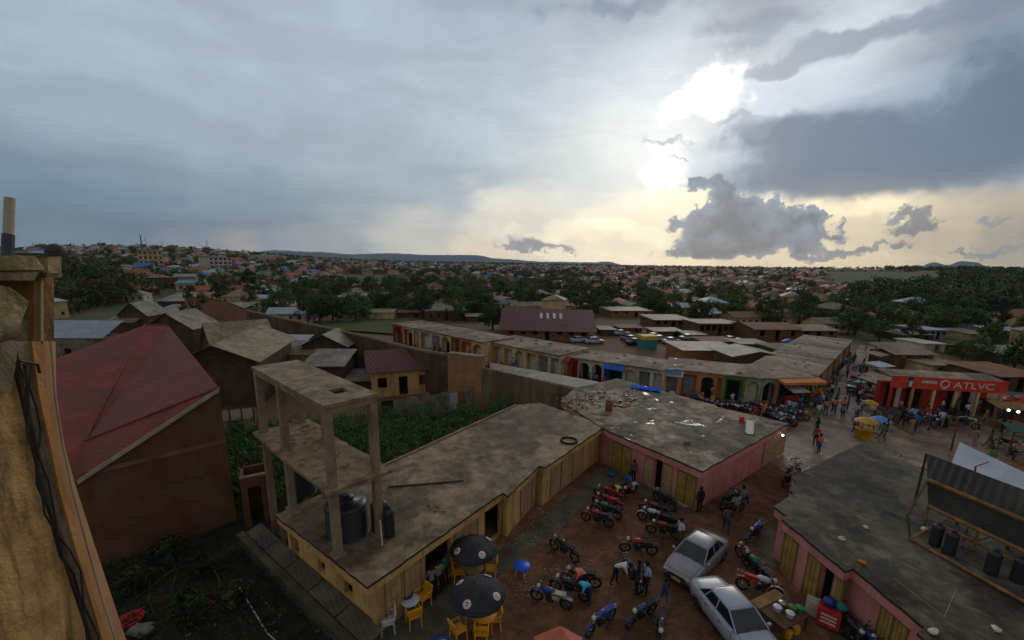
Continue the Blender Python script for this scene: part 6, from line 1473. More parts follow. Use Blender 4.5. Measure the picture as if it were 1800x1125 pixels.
for (px, py, s_, m_, lab) in ((1541, 752, .6, mat('pale blue parasol cloth', (.12, .3, .62), .7), 'sky blue parasol carried over the mud square'), (1785, 728, 1.0, redp, 'small dark red parasol at the right edge stalls'), (1410, 607, 1.0, mat('bright blue parasol cloth', (.02, .15, .7), .7), 'bright blue parasol beyond the shop block roof'), (776, 604, .8, redp, 'red parasol on the walkway of the farthest shop row'), (1526, 716, .5, mat('yellow parasol cloth', (.5, .35, .03), .7), 'low yellow parasol at the road edge'), (1384, 608, .9, bluep, 'darker blue parasol left of the bright blue one')):
    q = P(px, py+10); inst(pap, q, random.random(), lab, 'coloured parasols of the market', s_ if s_ > .7 else s_+.05, {'black parasol cloth': m_, 'white paint': m_, 'red paint': m_} if m_ is not redp else {'black parasol cloth': m_, 'white paint': m_})
for k in range(26):
    px, py = random.choice(((1400, 725), (1560, 722), (1720, 742), (1760, 790), (1530, 705), (1510, 660))); q = P(px+random.gauss(0, 16), py+random.gauss(0, 6)); c_ = random.choice([('blue', bluep), ('white', whitep), ('brown', timber), ('red', redp), ('green', greenp)]); w = random.uniform(.3, .6)
    mb = MB(); mb.box(-w/2, -w*.35, 0, w/2, w*.35, .05); 
    for x in (-w/2, w/2-.03): mb.box(x, -w*.35, .052, x+.03, w*.35, .3)
    for y in (-w*.35, w*.35-.03): mb.box(-w/2+.032, y, .052, w/2-.032, y+.03, .3)
    o = mb.build('crate', c_[1], None, label='%s crate of goods on the muddy ground of the market' % c_[0], cat='crate', group='crates on the market ground'); o.location = (q.x, q.y, .015); o.rotation_euler = (0, 0, random.random()*3)

# ================================================================== compound with cars behind the shops
lot('car_yard_ground', [(1000, 606), (1180, 628), (1330, 640), (1420, 600), (1330, 578), (1060, 572), (890, 592)], .006, mat('car yard dirt', (.15, .095, .065), .9, .25, .2, (.09, .07, .05), .5))
CY_ = [(905, 582, 'white'), (925, 586, 'grey'), (948, 590, 'dark'), (975, 592, 'white'), (1034, 598, 'blue'), (1044, 604, 'white'), (1018, 602, 'white'), (1105, 600, 'grey'), (1116, 606, 'dark'), (1150, 596, 'white'), (1160, 600, 'grey'), (1136, 608, 'yellow'), (1180, 604, 'white'), (1210, 598, 'grey'), (1265, 604, 'white'), (1285, 602, 'blue'), (1080, 588, 'green'), (1092, 590, 'grey'), (1300, 606, 'dark'), (1512, 688, 'grey')]
for k, (px, py, c_) in enumerate(CY_):
    q = Gd(px, py); near = 'in the walled compound behind the shops' if px > 1000 and px < 1400 else 'under the eaves of the big maroon hall' if px < 1000 else 'at the side of the muddy road'
    inst(cark, q+Vector((0, 0, .02)), random.choice((.3, .5, 1.9, .4))+random.uniform(-.1, .1), '%s car parked %s' % (c_, near), 'cars in the compound', .85, {'car paint': carcol[c_]})
q = Gd(1137, 612); t = thing('yellow_kiosk', 'yellow and teal kiosk in the compound of parked cars', 'kiosk', q, .3); M = WMAT[t.name]; mb = MB(); mb.box(-1.3, -1, 0, 1.3, 1, 1.6, 0, M); mb.build('cabin', tealp, t); mb = MB(); mb.box(-1.4, -1.1, 1.602, 1.4, 1.1, 2.3, 0, M); mb.build('top', mat('kiosk yellow', (.5, .35, .05), .6), t)

# ================================================================== prominent buildings of the town
orr = mat('orange red sheet', (.38, .1, .06), .6, .2, .3, (.25, .08, .05), .5, .1, corr=(.8, .5, .4))
pkr = mat('pinkish red sheet', (.42, .1, .09), .6, .2, .3, (.28, .09, .07), .5, .1, corr=(.8, .5, .4))
blr = mat('blue sheet roof', (.03, .15, .4), .5, .15, .3, corr=(.8, .5, .4))
tlr = mat('teal sheet roof', (.05, .2, .22), .5, .15, .3, corr=(.8, .5, .4))
hpx(888, 1036, 596, 574, 543, 14, maroon, brickr, 'big open hall with maroon roof behind the shop rows', kind='gable', win=7, name='market_hall', cat='hall', over=1.2, ybr=600)
mh = [o for o in sc.objects if o.name.startswith('market_hall')][0]; Mh = WMAT[mh.name]; rf_ = [c for c in mh.children if c.name.startswith('roof')][0].data
vv_ = [rf_.vertices[i].co for i in range(4)]
for k in range(4):
    u = .42+.07*k; mb = MB(); q0, q1 = vv_[0].lerp(vv_[1], u), vv_[3].lerp(vv_[2], u); e_ = (vv_[1]-vv_[0]).normalized()*.55; n_ = Vector((0, 0, .03)); mb.slab([Mh @ (q0.lerp(q1, .55)+n_), Mh @ (q0.lerp(q1, .55)+e_+n_), Mh @ (q0.lerp(q1, .8)+e_+n_), Mh @ (q0.lerp(q1, .8)+n_)], .02); mb.build('skylight', whitep, mh)
B_ = [(370, 410, 480, 452, 448, 12, 'flat', conc, whitew, 'cream four storey block with rows of small windows on the left hill', 0, True),
 (246, 290, 474, 441, 436, 12, 'flat', conc, tanw, 'grey unfinished concrete frame block below the twin masts', 0, True),
 (238, 272, 490, 469, 462, 8, 'gable', blr, cream, 'cream house with bright blue roof on the left', 0, False),
 (258, 310, 508, 488, 483, 8, 'flat', conc, brickm, 'dark brick two storey block below the blue roofed house', 4, False),
 (308, 345, 507, 486, 481, 8, 'gable', greysheet, greyp, 'grey walled house right of the dark brick block', 3, False),
 (590, 640, 545, 522, 514, 12, 'hip', greysheet, brickr, 'two storey house with blue grey hipped roof behind the round dark tree', 3, False),
 (645, 664, 515, 504, 495, 7, 'hip', orr, whitep, 'small white house with bright orange roof above the round dark tree', 1, False),
 (720, 770, 530, 517, 507, 10, 'hip', mat('slate blue sheet', (.09, .11, .16), .6, .2, .3), greyp, 'low house with slate blue roof beyond the farthest shop row', 4, False),
 (560, 590, 552, 540, 534, 6, 'flat', tlr, whitep, 'small white and teal shop beside the round dark tree', 2, False),
 (650, 690, 563, 549, 543, 6, 'shed', tansheet, tanw, 'tan shed at the left end of the farthest shop row', 0, False),
 (608, 650, 560, 548, 542, 5, 'flat', conc, tanw, 'ruined tan block left of the tan shed', 2, False),
 (735, 775, 547, 541, 535, 7, 'shed', orr, brickr, 'low orange sheeted stall house beyond the farthest shop row', 2, False),
 (992, 1036, 545, 537, 527, 9, 'hip', orr, cream, 'house with orange red hip roof right behind the maroon hall', 2, False),
 (1080, 1112, 542, 533, 523, 9, 'hip', pkr, tanw, 'house with pinkish red hip roof beyond the brick ruins', 2, False),
 (1074, 1144, 558, 546, 540, 9, 'shed', greysheet, brickr, 'long orange brick building with grey roof below the pinkish red roof', 4, False),
 (1150, 1215, 578, 562, 554, 8, 'shed', tansheet, brickm, 'brick row with tan roof behind the compound', 5, False),
 (1228, 1300, 590, 569, 563, 7, 'flat', tansheet, brickm, 'dark red row building with doors behind the compound', 7, False),
 (1325, 1405, 600, 578, 568, 9, 'gable', rust, brickm, 'brown roofed house left of the road behind the shop block', 3, False),
 (1405, 1470, 598, 580, 572, 8, 'gable', tansheet, brickm, 'dull roofed house at the far end of the shop block', 3, False),
 (1520, 1565, 572, 560, 546, 10, 'hip', pkr, tlr, 'house with bright pink red hip roof among the trees at the right', 0, False),
 (1560, 1580, 574, 563, 552, 8, 'hip', pkr, tlr, 'smaller pink red roofed annexe beside the bright pink red roof', 0, False),
 (1622, 1662, 597, 580, 577, 7, 'flat', whitesheet, greyp, 'pale grey flat building with white roof in the right trees', 4, False),
 (1700, 1738, 575, 562, 556, 7, 'hip', greysheet, whitep, 'pale house deep in the right trees', 2, False),
 (1738, 1790, 596, 580, 574, 7, 'gable', whitesheet, greyp, 'white sheet roofed house at the far right', 3, False),
 (1700, 1740, 600, 586, 581, 6, 'shed', tansheet, cream, 'cream roofed house in the far right trees', 2, False),
 (1568, 1636, 650, 622, 606, 4, 'shed', tansheet, brickm, 'tan sheet roofed building behind the red fronted shop', 2, False),
 (1636, 1690, 662, 642, 632, 6, 'flat', conc, tanw, 'grey block house with dark window behind the large sign', 2, False),
 (1622, 1654, 618, 604, 600, 5, 'flat', whitep, whitep, 'small white painted hut behind the tan roofed building', 2, False),
 (1750, 1830, 690, 660, 648, 6, 'shed', rust, brickd, 'dark shack with rusty roof right of the large sign', 3, False),
 (1755, 1830, 640, 622, 612, 8, 'gable', greysheet, brickd, 'grey roofed house above the dark shack at the far right', 3, False),
 (1585, 1640, 600, 588, 584, 6, 'shed', greysheet, brickd, 'low grey roof between the right trees and the tan building', 2, False),
 (520, 560, 556, 541, 535, 6, 'shed', whitesheet, greyp, 'row of white sheet stalls by the left end of the long wall', 3, False),
 (470, 515, 553, 538, 530, 8, 'shed', greysheet, conc, 'grey market stalls behind the orange brick wall', 4, False),
 (500, 535, 530, 515, 503, 9, 'hip', mat('charcoal sheet', (.07, .07, .08), .7), greyp, 'house with charcoal hipped roof left of the round dark tree', 2, False),
 (455, 490, 520, 506, 500, 8, 'hip', mat('green grey sheet', (.13, .18, .13), .7), greyp, 'house with greenish roof on the left', 3, False),
 (525, 552, 487, 478, 472, 9, 'hip', pkr, cream, 'house with rose red roof in the middle left distance', 0, False),
 (635, 682, 482, 474, 468, 14, 'flat', conc, brickr, 'long orange red two storey building on the middle left skyline', 6, False),
 (310, 360, 512, 498, 492, 7, 'shed', tlr, tanw, 'row with turquoise roof right of the dark brick block', 3, False)]
for (pl_, pr_, yb_, ye_, yr_, dp, kd, rm, wm, lb_, wn, tall) in B_:
    t = hpx(pl_, pr_, yb_, ye_, yr_, dp, rm, wm, lb_, kind=kd, win=wn, name='building' if tall or pr_-pl_ > 60 else 'house', cat='building' if tall or pr_-pl_ > 60 else 'house')
    if tall:
        a_ = Gd(pl_, yb_); b_ = Gd(pr_, yb_); Lq = math.hypot(b_.x-a_.x, b_.y-a_.y); hq = zfor(a_, pl_, ye_)-a_.z; M = WMAT[t.name]; n_ = 4
        s_ = 1 if (M @ Vector((0, 1, 0))-M @ Vector((0, 0, 0))).dot(Vector((a_.x, a_.y, 0))) > 0 else -1
        for k in range(n_):
            for j in range(5):
                mb = MB(); x = Lq*(j+.5)/5; z = hq*(k+.35)/n_; mb.box(x-Lq*.055, -.08*s_, z, x+Lq*.055, -.01*s_, z+hq*.13, 0, M); mb.build('window', glassd, t)
        mb = MB()
        for k in range(1, n_): mb.box(0, -.06*s_, hq*k/n_-.12, Lq, -.005*s_, hq*k/n_, 0, M)
        mb.build('floor_band', conc, t)
for (pl_, pr_, yb_, ye_, yr_, rm, lab) in ((1150, 1200, 592, 582, 577, tansheet, 'low brown shed with tan roof among the parked cars'), (1236, 1292, 612, 600, 594, rust, 'rusty roofed brick shed behind the orange shops'), (1300, 1350, 616, 604, 599, greysheet, 'grey roofed brick shed left of the road block'), (1056, 1078, 590, 579, 575, greysheet, 'small grey roofed hut at the corner of the maroon hall'), (1208, 1240, 598, 588, 584, tansheet, 'small tan roofed hut at the rear of the compound'), (1090, 1128, 584, 576, 571, rust, 'rusty roofed hut near the green car'), (700, 742, 558, 549, 544, rust, 'rusty roofed hut left of the tall loose dark tree'), (820, 850, 566, 556, 551, tansheet, 'tan hut beside the round dark tree at the hall')):
    hpx(pl_, pr_, yb_, ye_, yr_, 4, rm, brickm, lab, kind='shed', win=2, name='shed', cat='shed')
# masts on the skyline
for (px, yt, yb_, r, lab) in ((254, 412, 446, .9, 'thick dark telecom mast on the left hill'), (262, 418, 446, .4, 'thin mast just right of the thick dark mast'), (290, 424, 446, .4, 'thin mast above the unfinished concrete block'), (368, 420, 448, .4, 'lone thin mast above the cream block')):
    p_ = Gd(px, yb_+14); h_ = zfor(p_, px, yt)-p_.z; t = thing('mast', lab, 'mast', p_); mb = MB(); mb.tube(p_, p_+Vector((0, 0, h_)), r, 6, r*.5); mb.build('lattice', blackp, t)
    mb = MB(); mb.tube(p_+Vector((-.9, 0, h_*.85)), p_+Vector((.9, 0, h_*.85)), .15); mb.build('cross_arm', blackp, t)

# ================================================================== trees
trunkm = mat('bark', (.07, .05, .035), .95, .3, 3)
TL = [leafmat('leaf dark', (.045, .088, .022), .5, .35), leafmat('leaf mid', (.065, .12, .03), .5, .35), leafmat('leaf olive', (.085, .1, .028), .3, .35), leafmat('leaf brownish', (.1, .08, .03), .25, .35)]
def crown(seed, n, rx, rz, ls, cz, clumps=26, spread=.34):
    rnd = random.Random(seed); mb = MB(); cs = []
    for k in range(clumps):
        a = rnd.random()*6.28; u = rnd.uniform(-.7, 1); r = math.sqrt(max(0, 1-u*u))*rnd.uniform(.35, 1.0)
        cs.append((r*rx*math.cos(a), r*rx*math.sin(a), cz+u*rz*rnd.uniform(.6, 1), rnd.uniform(.6, 1.3)))
    for k in range(n):
        c = cs[rnd.randrange(len(cs))]; s_ = rx*spread*c[3]
        d = Vector((rnd.gauss(0, 1), rnd.gauss(0, 1), rnd.gauss(0, .8))); d = d.normalized()*s_*rnd.random()**.4
        p = Vector(c[:3])+d; nn = (d.normalized()+Vector((rnd.uniform(-.7, .7), rnd.uniform(-.7, .7), rnd.uniform(-.2, .9)))).normalized(); u_ = nn.orthogonal().normalized(); v_ = nn.cross(u_); l = ls*rnd.uniform(.6, 1.3)
        mb.add([p+u_*l, p+v_*l*.6, p-u_*l, p-v_*l*.6], [(0, 1, 2, 3)])
    return mb
TP = []
def tree_proto(seed, h, rx, rz, m_, n=900, ls=.3, cl=26, kind='tree', limbs=True):
    o = proto(kind, 'tree'); mb = MB(); th = h-rz*1.1
    mb.tube((0, 0, -.3), (.05, 0, th*.6), rx*.07+.05, 7, rx*.05+.03); mb.tube((.05, 0, th*.6), (0, .05, h-rz*.6), rx*.05+.03, 6, .04)
    rnd = random.Random(seed)
    for k in range(5): a = rnd.random()*6.28; mb.tube((0, 0, th*rnd.uniform(.55, 1.0)), (rx*.65*math.cos(a), rx*.65*math.sin(a), th+rz*rnd.uniform(.2, 1)), .06, 5, .02)
    mb.build('trunk', trunkm, o); mb = crown(seed, n, rx, rz, ls, h-rz, cl); mb.build('crown', m_, o); TP.append(o); return o
for k in range(8): tree_proto(k, [7, 8, 6, 9, 6.5, 5, 8.5, 7.5][k], [3.4, 3.8, 3.0, 2.8, 3.7, 2.5, 4.2, 3.0][k], [3.1, 3.5, 2.8, 4.1, 2.9, 2.3, 3.7, 3.5][k], TL[[0, 0, 1, 0, 1, 2, 0, 1][k]], 1500, .27, [20, 26, 18, 30, 22, 16, 28, 24][k])
big = tree_proto(20, 7.5, 4.2, 3.4, TL[0], 5200, .24, 60); tall_ = tree_proto(21, 12, 2.2, 5.2, TL[0], 2000, .3, 40); brn = tree_proto(22, 6.5, 3.6, 2.6, TL[3], 1600, .3, 26)
pine = tree_proto(23, 10, 1.3, 4.6, TL[0], 1100, .25, 30); sap = tree_proto(24, 4.2, 1.0, 1.8, TL[2], 500, .16, 14)
def put_tree(pr, px, pyb, h, h0, label, grp='trees among the houses', k=1.0):
    """base pixel and wanted height in metres"""
    q = Gd(px, pyb); return inst(pr, q, random.random()*6, label, grp, (h/h0*k, h/h0*k, h/h0))
def tree_px(pr, h0, px, pyb, pyt, label, k=1.0):
    q = Gd(px, pyb); h = zfor(q, px, pyt)-q.z; return inst(pr, q, random.random()*6, label, 'trees among the houses', (h/h0*k, h/h0*k, h/h0))
tree_px(big, 7.5, 626, 566, 516, 'round dense dark tree behind the long wall left of the shops', 1.05)
tree_px(big, 7.5, 866, 580, 537, 'smaller round dark tree at the left end of the maroon hall', 1.0)
tree_px(TP[3], 9, 800, 566, 505, 'tall loose dark tree left of the maroon hall', 1.1)
tree_px(tall_, 12, 440, 530, 468, 'tall narrow dark tree in the left middle distance', 1.2)
tree_px(TP[1], 8, 396, 528, 494, 'broad dark tree left of the tall narrow tree', 1.1)
tree_px(sap, 4.2, 345, 584, 500, 'slender leafy sapling rising between the grey market roofs')
tree_px(brn, 6.5, 208, 532, 485, 'brownish leaved tree right of the left tree group', 1.2)
tree_px(brn, 6.5, 160, 540, 492, 'second brownish tree in the left tree group', 1.2)
tree_px(TP[6], 8.5, 185, 520, 463, 'large dark tree at the centre of the left tree group', 1.2)
tree_px(TP[1], 8, 140, 520, 462, 'large dark tree at the left of the left tree group', 1.2)
tree_px(TP[4], 6.5, 125, 548, 505, 'low dark tree beside the ochre corner', 1.3)
tree_px(TP[0], 7, 215, 520, 476, 'dark tree behind the brownish one on the left', 1.1)
tree_px(pine, 10, 1650, 512, 474, 'tall pointed dark tree on the right skyline', 1.4)
tree_px(TP[6], 8.5, 1710, 640, 590, 'dark tree behind the large sign', 1.0)
tree_px(pine, 10, 1745, 610, 574, 'dark pointed tree among the white houses at the right', 2.0)
tree_px(TP[4], 6.5, 1690, 632, 602, 'low dark bush tree beside the dark tree behind the sign', 1.2)
tree_px(TP[3], 9, 1600, 606, 560, 'dark tree left of the pale grey flat building', 1.3)
tree_px(TP[1], 8, 1490, 590, 548, 'broad dark tree at the far end of the muddy road', 1.3)
tree_px(TP[6], 8.5, 1545, 600, 562, 'dark spreading tree below the pink red hip roof', 1.4)
# ------------------------------------------------------------------ the town and its trees, away from the places above
YB = [(0, 560), (100, 560), (230, 530), (330, 512), (430, 545), (520, 572), (560, 572), (690, 560), (850, 566), (880, 545), (1040, 560), (1150, 556), (1230, 570), (1330, 574), (1480, 584), (1500, 590), (1560, 612), (1640, 606), (1700, 640), (1810, 690), (2200, 700)]
def ybound(px):
    for (x0, y0), (x1, y1) in zip(YB[:-1], YB[1:]):
        if x0 <= px <= x1: return y0+(y1-y0)*(px-x0)/(x1-x0)
    return 600
def wood(px, py):      # how much wood there is at this place
    w = .3
    w += .5*math.exp(-((px-175)/75)**2)*(1 if py > 462 else 0)
    w += .6*smooth(1490, 1620, px)*(1-smooth(555, 600, py))
    if 600 < px < 1000 and 480 < py < 520: w += .25
    if 690 < px < 885 and py > 530: w += .25
    if 560 < px < 700 and py > 545: w += .3
    if 1020 < px < 1480 and py < 530: w -= .08
    return w
def field(px, py):
    return (600 < px < 720 and 483 < py < 504) or (740 < px < 860 and 488 < py < 500) or (1450 < px < 1660 and 478 < py < 512) or (880 < px < 960 and 495 < py < 506)
occ = []
for (pl_, pr_, yb_, ye_, yr_, dp, kd, rm, wm, lb_, wn, tall) in B_:
    q = Gd((pl_+pr_)/2, yb_); occ.append((q.x*1.03, q.y*1.03, 5+(pr_-pl_)*.06))
q = Gd(955, 580); occ.append((q.x, q.y+8, 20))
HP = []
rcol = [('rusty brown', rust), ('grey', greysheet), ('tan', tansheet), ('orange red', orr), ('pinkish red', pkr), ('maroon', maroon), ('pale zinc', whitesheet), ('blue', blr), ('greenish', MAT['green grey sheet'])]
wcol = [brickr, tanw, cream, whitew, brickm, conc]
def house_proto(kind, L, D, h, rh):
    o = bpy.data.objects.new('x', None)
    mb = MB(); mb.box(-L/2, -D/2, -1, L/2, D/2, h)
    n = max(2, int(L/2.4))
    for sy in (-1, 1):
        for k in range(n):
            x = -L/2+L*(k+.5)/n; z0 = 0.02 if k == n//2 else 1.0; mb.box(x-.42, sy*D/2-(.0 if sy > 0 else .03), z0, x+.42, sy*D/2+(.03 if sy > 0 else .0), 2.05, 1)
    for sx_ in (-1, 1): mb.box(sx_*L/2-(.0 if sx_ > 0 else .03), -.5, 1, sx_*L/2+(.03 if sx_ > 0 else 0), .5, 2.0, 1)
    if kind == 'gable':
        for x in (-L/2, L/2): mb.add([(x, -D/2, h), (x, D/2, h), (x, 0, h+rh)], [(0, 1, 2)])
    w = mb.build('house', [brickr, glassd], None); w['label'] = 'x'; w['category'] = 'house'; PROTOS.append(w)
    mb = MB(); o_ = .45
    if kind == 'gable': sl = rh/(D/2); mb.slab([(-L/2-o_, -D/2-o_, h-o_*sl+.05), (L/2+o_, -D/2-o_, h-o_*sl+.05), (L/2+o_, 0, h+rh+.05), (-L/2-o_, 0, h+rh+.05)], .05); mb.slab([(-L/2-o_, 0, h+rh+.05), (L/2+o_, 0, h+rh+.05), (L/2+o_, D/2+o_, h-o_*sl+.05), (-L/2-o_, D/2+o_, h-o_*sl+.05)], .05)
    elif kind == 'hip':
        k = D/2; c = [(-L/2-o_, -D/2-o_, h), (L/2+o_, -D/2-o_, h), (L/2+o_, D/2+o_, h), (-L/2-o_, D/2+o_, h)]; r1, r2 = (-L/2+k, 0, h+rh), (L/2-k, 0, h+rh)
        for q in ([c[0], c[1], r2, r1], [c[2], c[3], r1, r2], [c[1], c[2], r2], [c[3], c[0], r1]): mb.slab(q, .05)
    else: mb.slab([(-L/2-o_, -D/2-o_, h+.05), (L/2+o_, -D/2-o_, h+.05), (L/2+o_, D/2+o_, h+rh), (-L/2-o_, D/2+o_, h+rh)], .05)
    mb.build('roof', rust, w); HP.append(w)
house_proto('gable', 9, 6, 2.8, 1.3); house_proto('gable', 12, 6.5, 2.9, 1.4); house_proto('hip', 10, 7, 2.9, 1.7); house_proto('hip', 12, 8, 3.0, 2.0); house_proto('shed', 8, 5, 2.6, .7); house_proto('gable', 7, 5, 2.6, 1.1); house_proto('hip', 9, 8, 5.4, 1.9)
def place_words(px, py):
    band = 'close' if py > 545 else 'midway' if py > 510 else 'far'
    lm = [(240, 'past left trees'), (420, 'on left hill'), (560, 'behind orange brick wall'), (700, 'beyond round dark tree'), (870, 'beyond farthest shops'), (1050, 'behind maroon hall'), (1230, 'behind brick row'), (1400, 'behind car compound'), (1520, 'beyond muddy road'), (1660, 'in right wood'), (9999, 'at right edge')]
    return band+' '+next(w for x, w in lm if px < x)
cells = {}
def free(x, y, r):
    k = 12; cx, cy = int(x//k), int(y//k)
    for i in range(cx-2, cx+3):
        for j in range(cy-2, cy+3):
            for (a, b, rr) in cells.get((i, j), ()):
                if (a-x)**2+(b-y)**2 < (r+rr)**2: return False
    for (a, b, rr) in occ:
        if (a-x)**2+(b-y)**2 < (r+rr)**2: return False
    return True
def mark(x, y, r): cells.setdefault((int(x//12), int(y//12)), []).append((x, y, r))
cand = []
tries = 0
rng = random.Random(11)
hlist = []; tlist = []
while tries < 110000:
    tries += 1
    r = 70*(1050/70)**rng.random(); a = math.radians(rng.uniform(-52, 54)); x, y = r*math.sin(a), r*math.cos(a)
    z = zt(x, y); pj = proj((x, y, z))
    if pj is None: continue
    px, py = pj
    if py > ybound(px) or px < 60 or px > 1840: continue
    if field(px, py): continue
    w = wood(px, py)
    if rng.random() < w*.5:
        if len(tlist) < 4200 and free(x, y, 1.4): mark(x, y, 1.4); tlist.append((r, x, y, z, px, py))
    elif rng.random() < 1.05-w:
        if free(x, y, 3.7 if r < 320 else 4.6): mark(x, y, 3.7 if r < 320 else 4.6); hlist.append((r, x, y, z, px, py))
hlist.sort(); tlist.sort()
print('HOUSES', len(hlist), 'TREES', len(tlist))
fm = MB(); fmats = [m_ for _, m_ in rcol] + wcol[:3]
for i, (r, x, y, z, px, py) in enumerate(hlist):
    red_zone = 1000 < px < 1450 and py < 540
    j = rng.choice((3, 4, 4, 5, 0, 0, 0, 2, 2, 1, 1, 6)) if red_zone else rng.choice((0, 0, 0, 1, 1, 1, 1, 2, 2, 2, 3, 5, 6, 6, 8, 4, 7 if r > 200 else 1))
    wi = rng.randrange(len(wcol)); rz_ = rng.choice((.35, .35+1.57, .2, -.4, 1.2))+rng.uniform(-.15, .15)
    if i < 250:
        k = rng.randrange(7); k = k if k != 6 or rng.random() < .4 else 1
        inst(HP[k], (x, y, z), rz_, '%s house with %s roof %s' % (['gabled', 'long gabled', 'hip roofed', 'wide hip roofed', 'low', 'little gabled', 'two storey'][k], rcol[j][0], place_words(px, py)), 'houses of the town', rng.uniform(.68, .86), {'orange brick': wcol[wi], 'rusty sheet': rcol[j][1]})
    else:
        L, D, h, rh = rng.uniform(6, 10), rng.uniform(4.5, 7), rng.uniform(2.4, 3.2), rng.uniform(.9, 1.8); M = Matrix.Translation((x, y, z)) @ Matrix.Rotation(rz_, 4, 'Z')
        fm.box(-L/2, -D/2, -1, L/2, D/2, h, 9+wi % 3, M); c = [M @ Vector(v) for v in ((-L/2-.4, -D/2-.4, h+.01), (L/2+.4, -D/2-.4, h+.01), (L/2+.4, D/2+.4, h+.01), (-L/2-.4, D/2+.4, h+.01), (-L/2+D/3, 0, h+rh), (L/2-D/3, 0, h+rh))]
        fm.add(c, [(0, 1, 5, 4), (2, 3, 4, 5), (1, 2, 5), (3, 0, 4), (0, 3, 2, 1)], j)
fm.build('distant_houses', fmats, kind='stuff', label='countless tiny houses of the town towards the horizon')
tn = ['round dark', 'spreading dark', 'small green', 'tall dark', 'bushy green', 'small olive', 'broad dark', 'upright green']
ft_ = [MB(), MB()]; cr = random.Random(5)
for i, (r, x, y, z, px, py) in enumerate(tlist):
    k = rng.randrange(8)
    if i < 270: inst(TP[k], (x, y, z-.1), rng.random()*6, '%s tree %s' % (tn[k], place_words(px, py)), 'trees among the houses', rng.uniform(.5, .95))
    else:
        h = rng.uniform(3.5, 7.5) * (1.25 if px > 1500 else 1); rr = h*rng.uniform(.3, .48); mb = ft_[0 if rng.random() < .7 else 1]; nl = 150 if r < 420 else 40
        cl_ = [(cr.gauss(0, .45)*rr, cr.gauss(0, .45)*rr, h*cr.uniform(.4, .85), rr*cr.uniform(.35, .6)) for _ in range(6)]
        for q in range(nl):
            c = cl_[q % 6]; d = Vector((cr.gauss(0, 1), cr.gauss(0, 1), cr.gauss(0, 1))).normalized()*c[3]; p = Vector((x+c[0], y+c[1], z+c[2]))+d
            nn = (d.normalized()+Vector((cr.uniform(-.5, .5), cr.uniform(-.5, .5), cr.uniform(-.3, .6)))).normalized(); u_ = nn.orthogonal().normalized(); v_ = nn.cross(u_); l = rr*(cr.uniform(.1, .2) if r < 420 else cr.uniform(.2, .36)); mb.add([p+u_*l, p+v_*l*.7, p-u_*l, p-v_*l*.7], [(0, 1, 2, 3)])
ft_[0].build('distant_trees', leafmat('far leaf dark', (.04, .078, .022), 0, .05), kind='stuff', label='dark mass of distant tree crowns between the houses')
ft_[1].build('distant_trees', leafmat('far leaf green', (.075, .115, .032), 0, .02), kind='stuff', label='greener mass of distant tree crowns between the houses')
# skyline woods beyond the town
mb = MB()
for k in range(2600):
    a = math.radians(cr.uniform(-54, 36)); r = cr.uniform(900, 1500); x, y = r*math.sin(a), r*math.cos(a); z = zt(x, y); h = cr.uniform(3, 7)
    for q in range(9):
        p = Vector((x+cr.gauss(0, 3.2), y+cr.gauss(0, 3), z+h*cr.uniform(.2, .95))); nn = Vector((cr.gauss(0, 1), -1, cr.gauss(0, .7))).normalized(); u_ = nn.orthogonal().normalized(); v_ = nn.cross(u_); l = cr.uniform(1.0, 2.4); mb.add([p+u_*l, p+v_*l*.8, p-u_*l, p-v_*l*.8], [(0, 1, 2, 3)])
mb.build('skyline_woods', MAT['far leaf dark'], kind='stuff', label='dark line of woods along the horizon')
# dark bushes of the alley
bup = proto('bush', 'bush'); mb = MB(); mb.tube((0, 0, 0), (0, 0, .5), .03, 5); mb.build('stem', trunkm, bup); crown(77, 700, .7, .55, .09, .55, 14).build('foliage', leafmat('bush leaf', (.03, .055, .015), .4, 1), bup)
for px, py, sc_b, lab in ((385, 905, 1.5, 'tall dark bush against the right end of the brick wall'), (300, 985, 1.1, 'dark bush at the foot of the brick wall'), (360, 1010, .9, 'low dark bush in the middle of the alley'), (240, 1040, 1.0, 'dark bush near the ochre wall in the alley'), (420, 1060, .9, 'low bush beside the thin white alley pipe'), (330, 1090, 1.1, 'bush at the bottom of the dark alley')):
    inst(bup, P(px, py), random.random()*6, lab, 'dark bushes in the alley', sc_b)
# green fields
fieldm = mat('field grass', (.065, .095, .028), .95, .25, .04, (.05, .075, .025), .5, .05)
def patch(pts):
    q = [Gd(*p) for p in pts]; c = sum(q, Vector())/len(q); mb = MB(); n = 6; grid = []
    a, b, c_, d = q
    vv = []
    for i in range(n+1):
        for j in range(n+1):
            u, v = i/n, j/n; p = a.lerp(b, u).lerp(d.lerp(c_, u), v); vv.append((p.x, p.y, zt(p.x, p.y)+.35))
    mb.add(vv, [(i*(n+1)+j, (i+1)*(n+1)+j, (i+1)*(n+1)+j+1, i*(n+1)+j+1) for i in range(n) for j in range(n)], 0, True); mb.build('field', fieldm, kind='structure')
patch([(598, 502), (725, 505), (720, 485), (610, 483)]); patch([(735, 501), (865, 504), (860, 490), (745, 488)]); patch([(1450, 508), (1640, 512), (1680, 486), (1455, 481)]); patch([(875, 508), (965, 510), (960, 497), (880, 496)])
patch([(560, 580), (700, 590), (690, 562), (600, 556)])
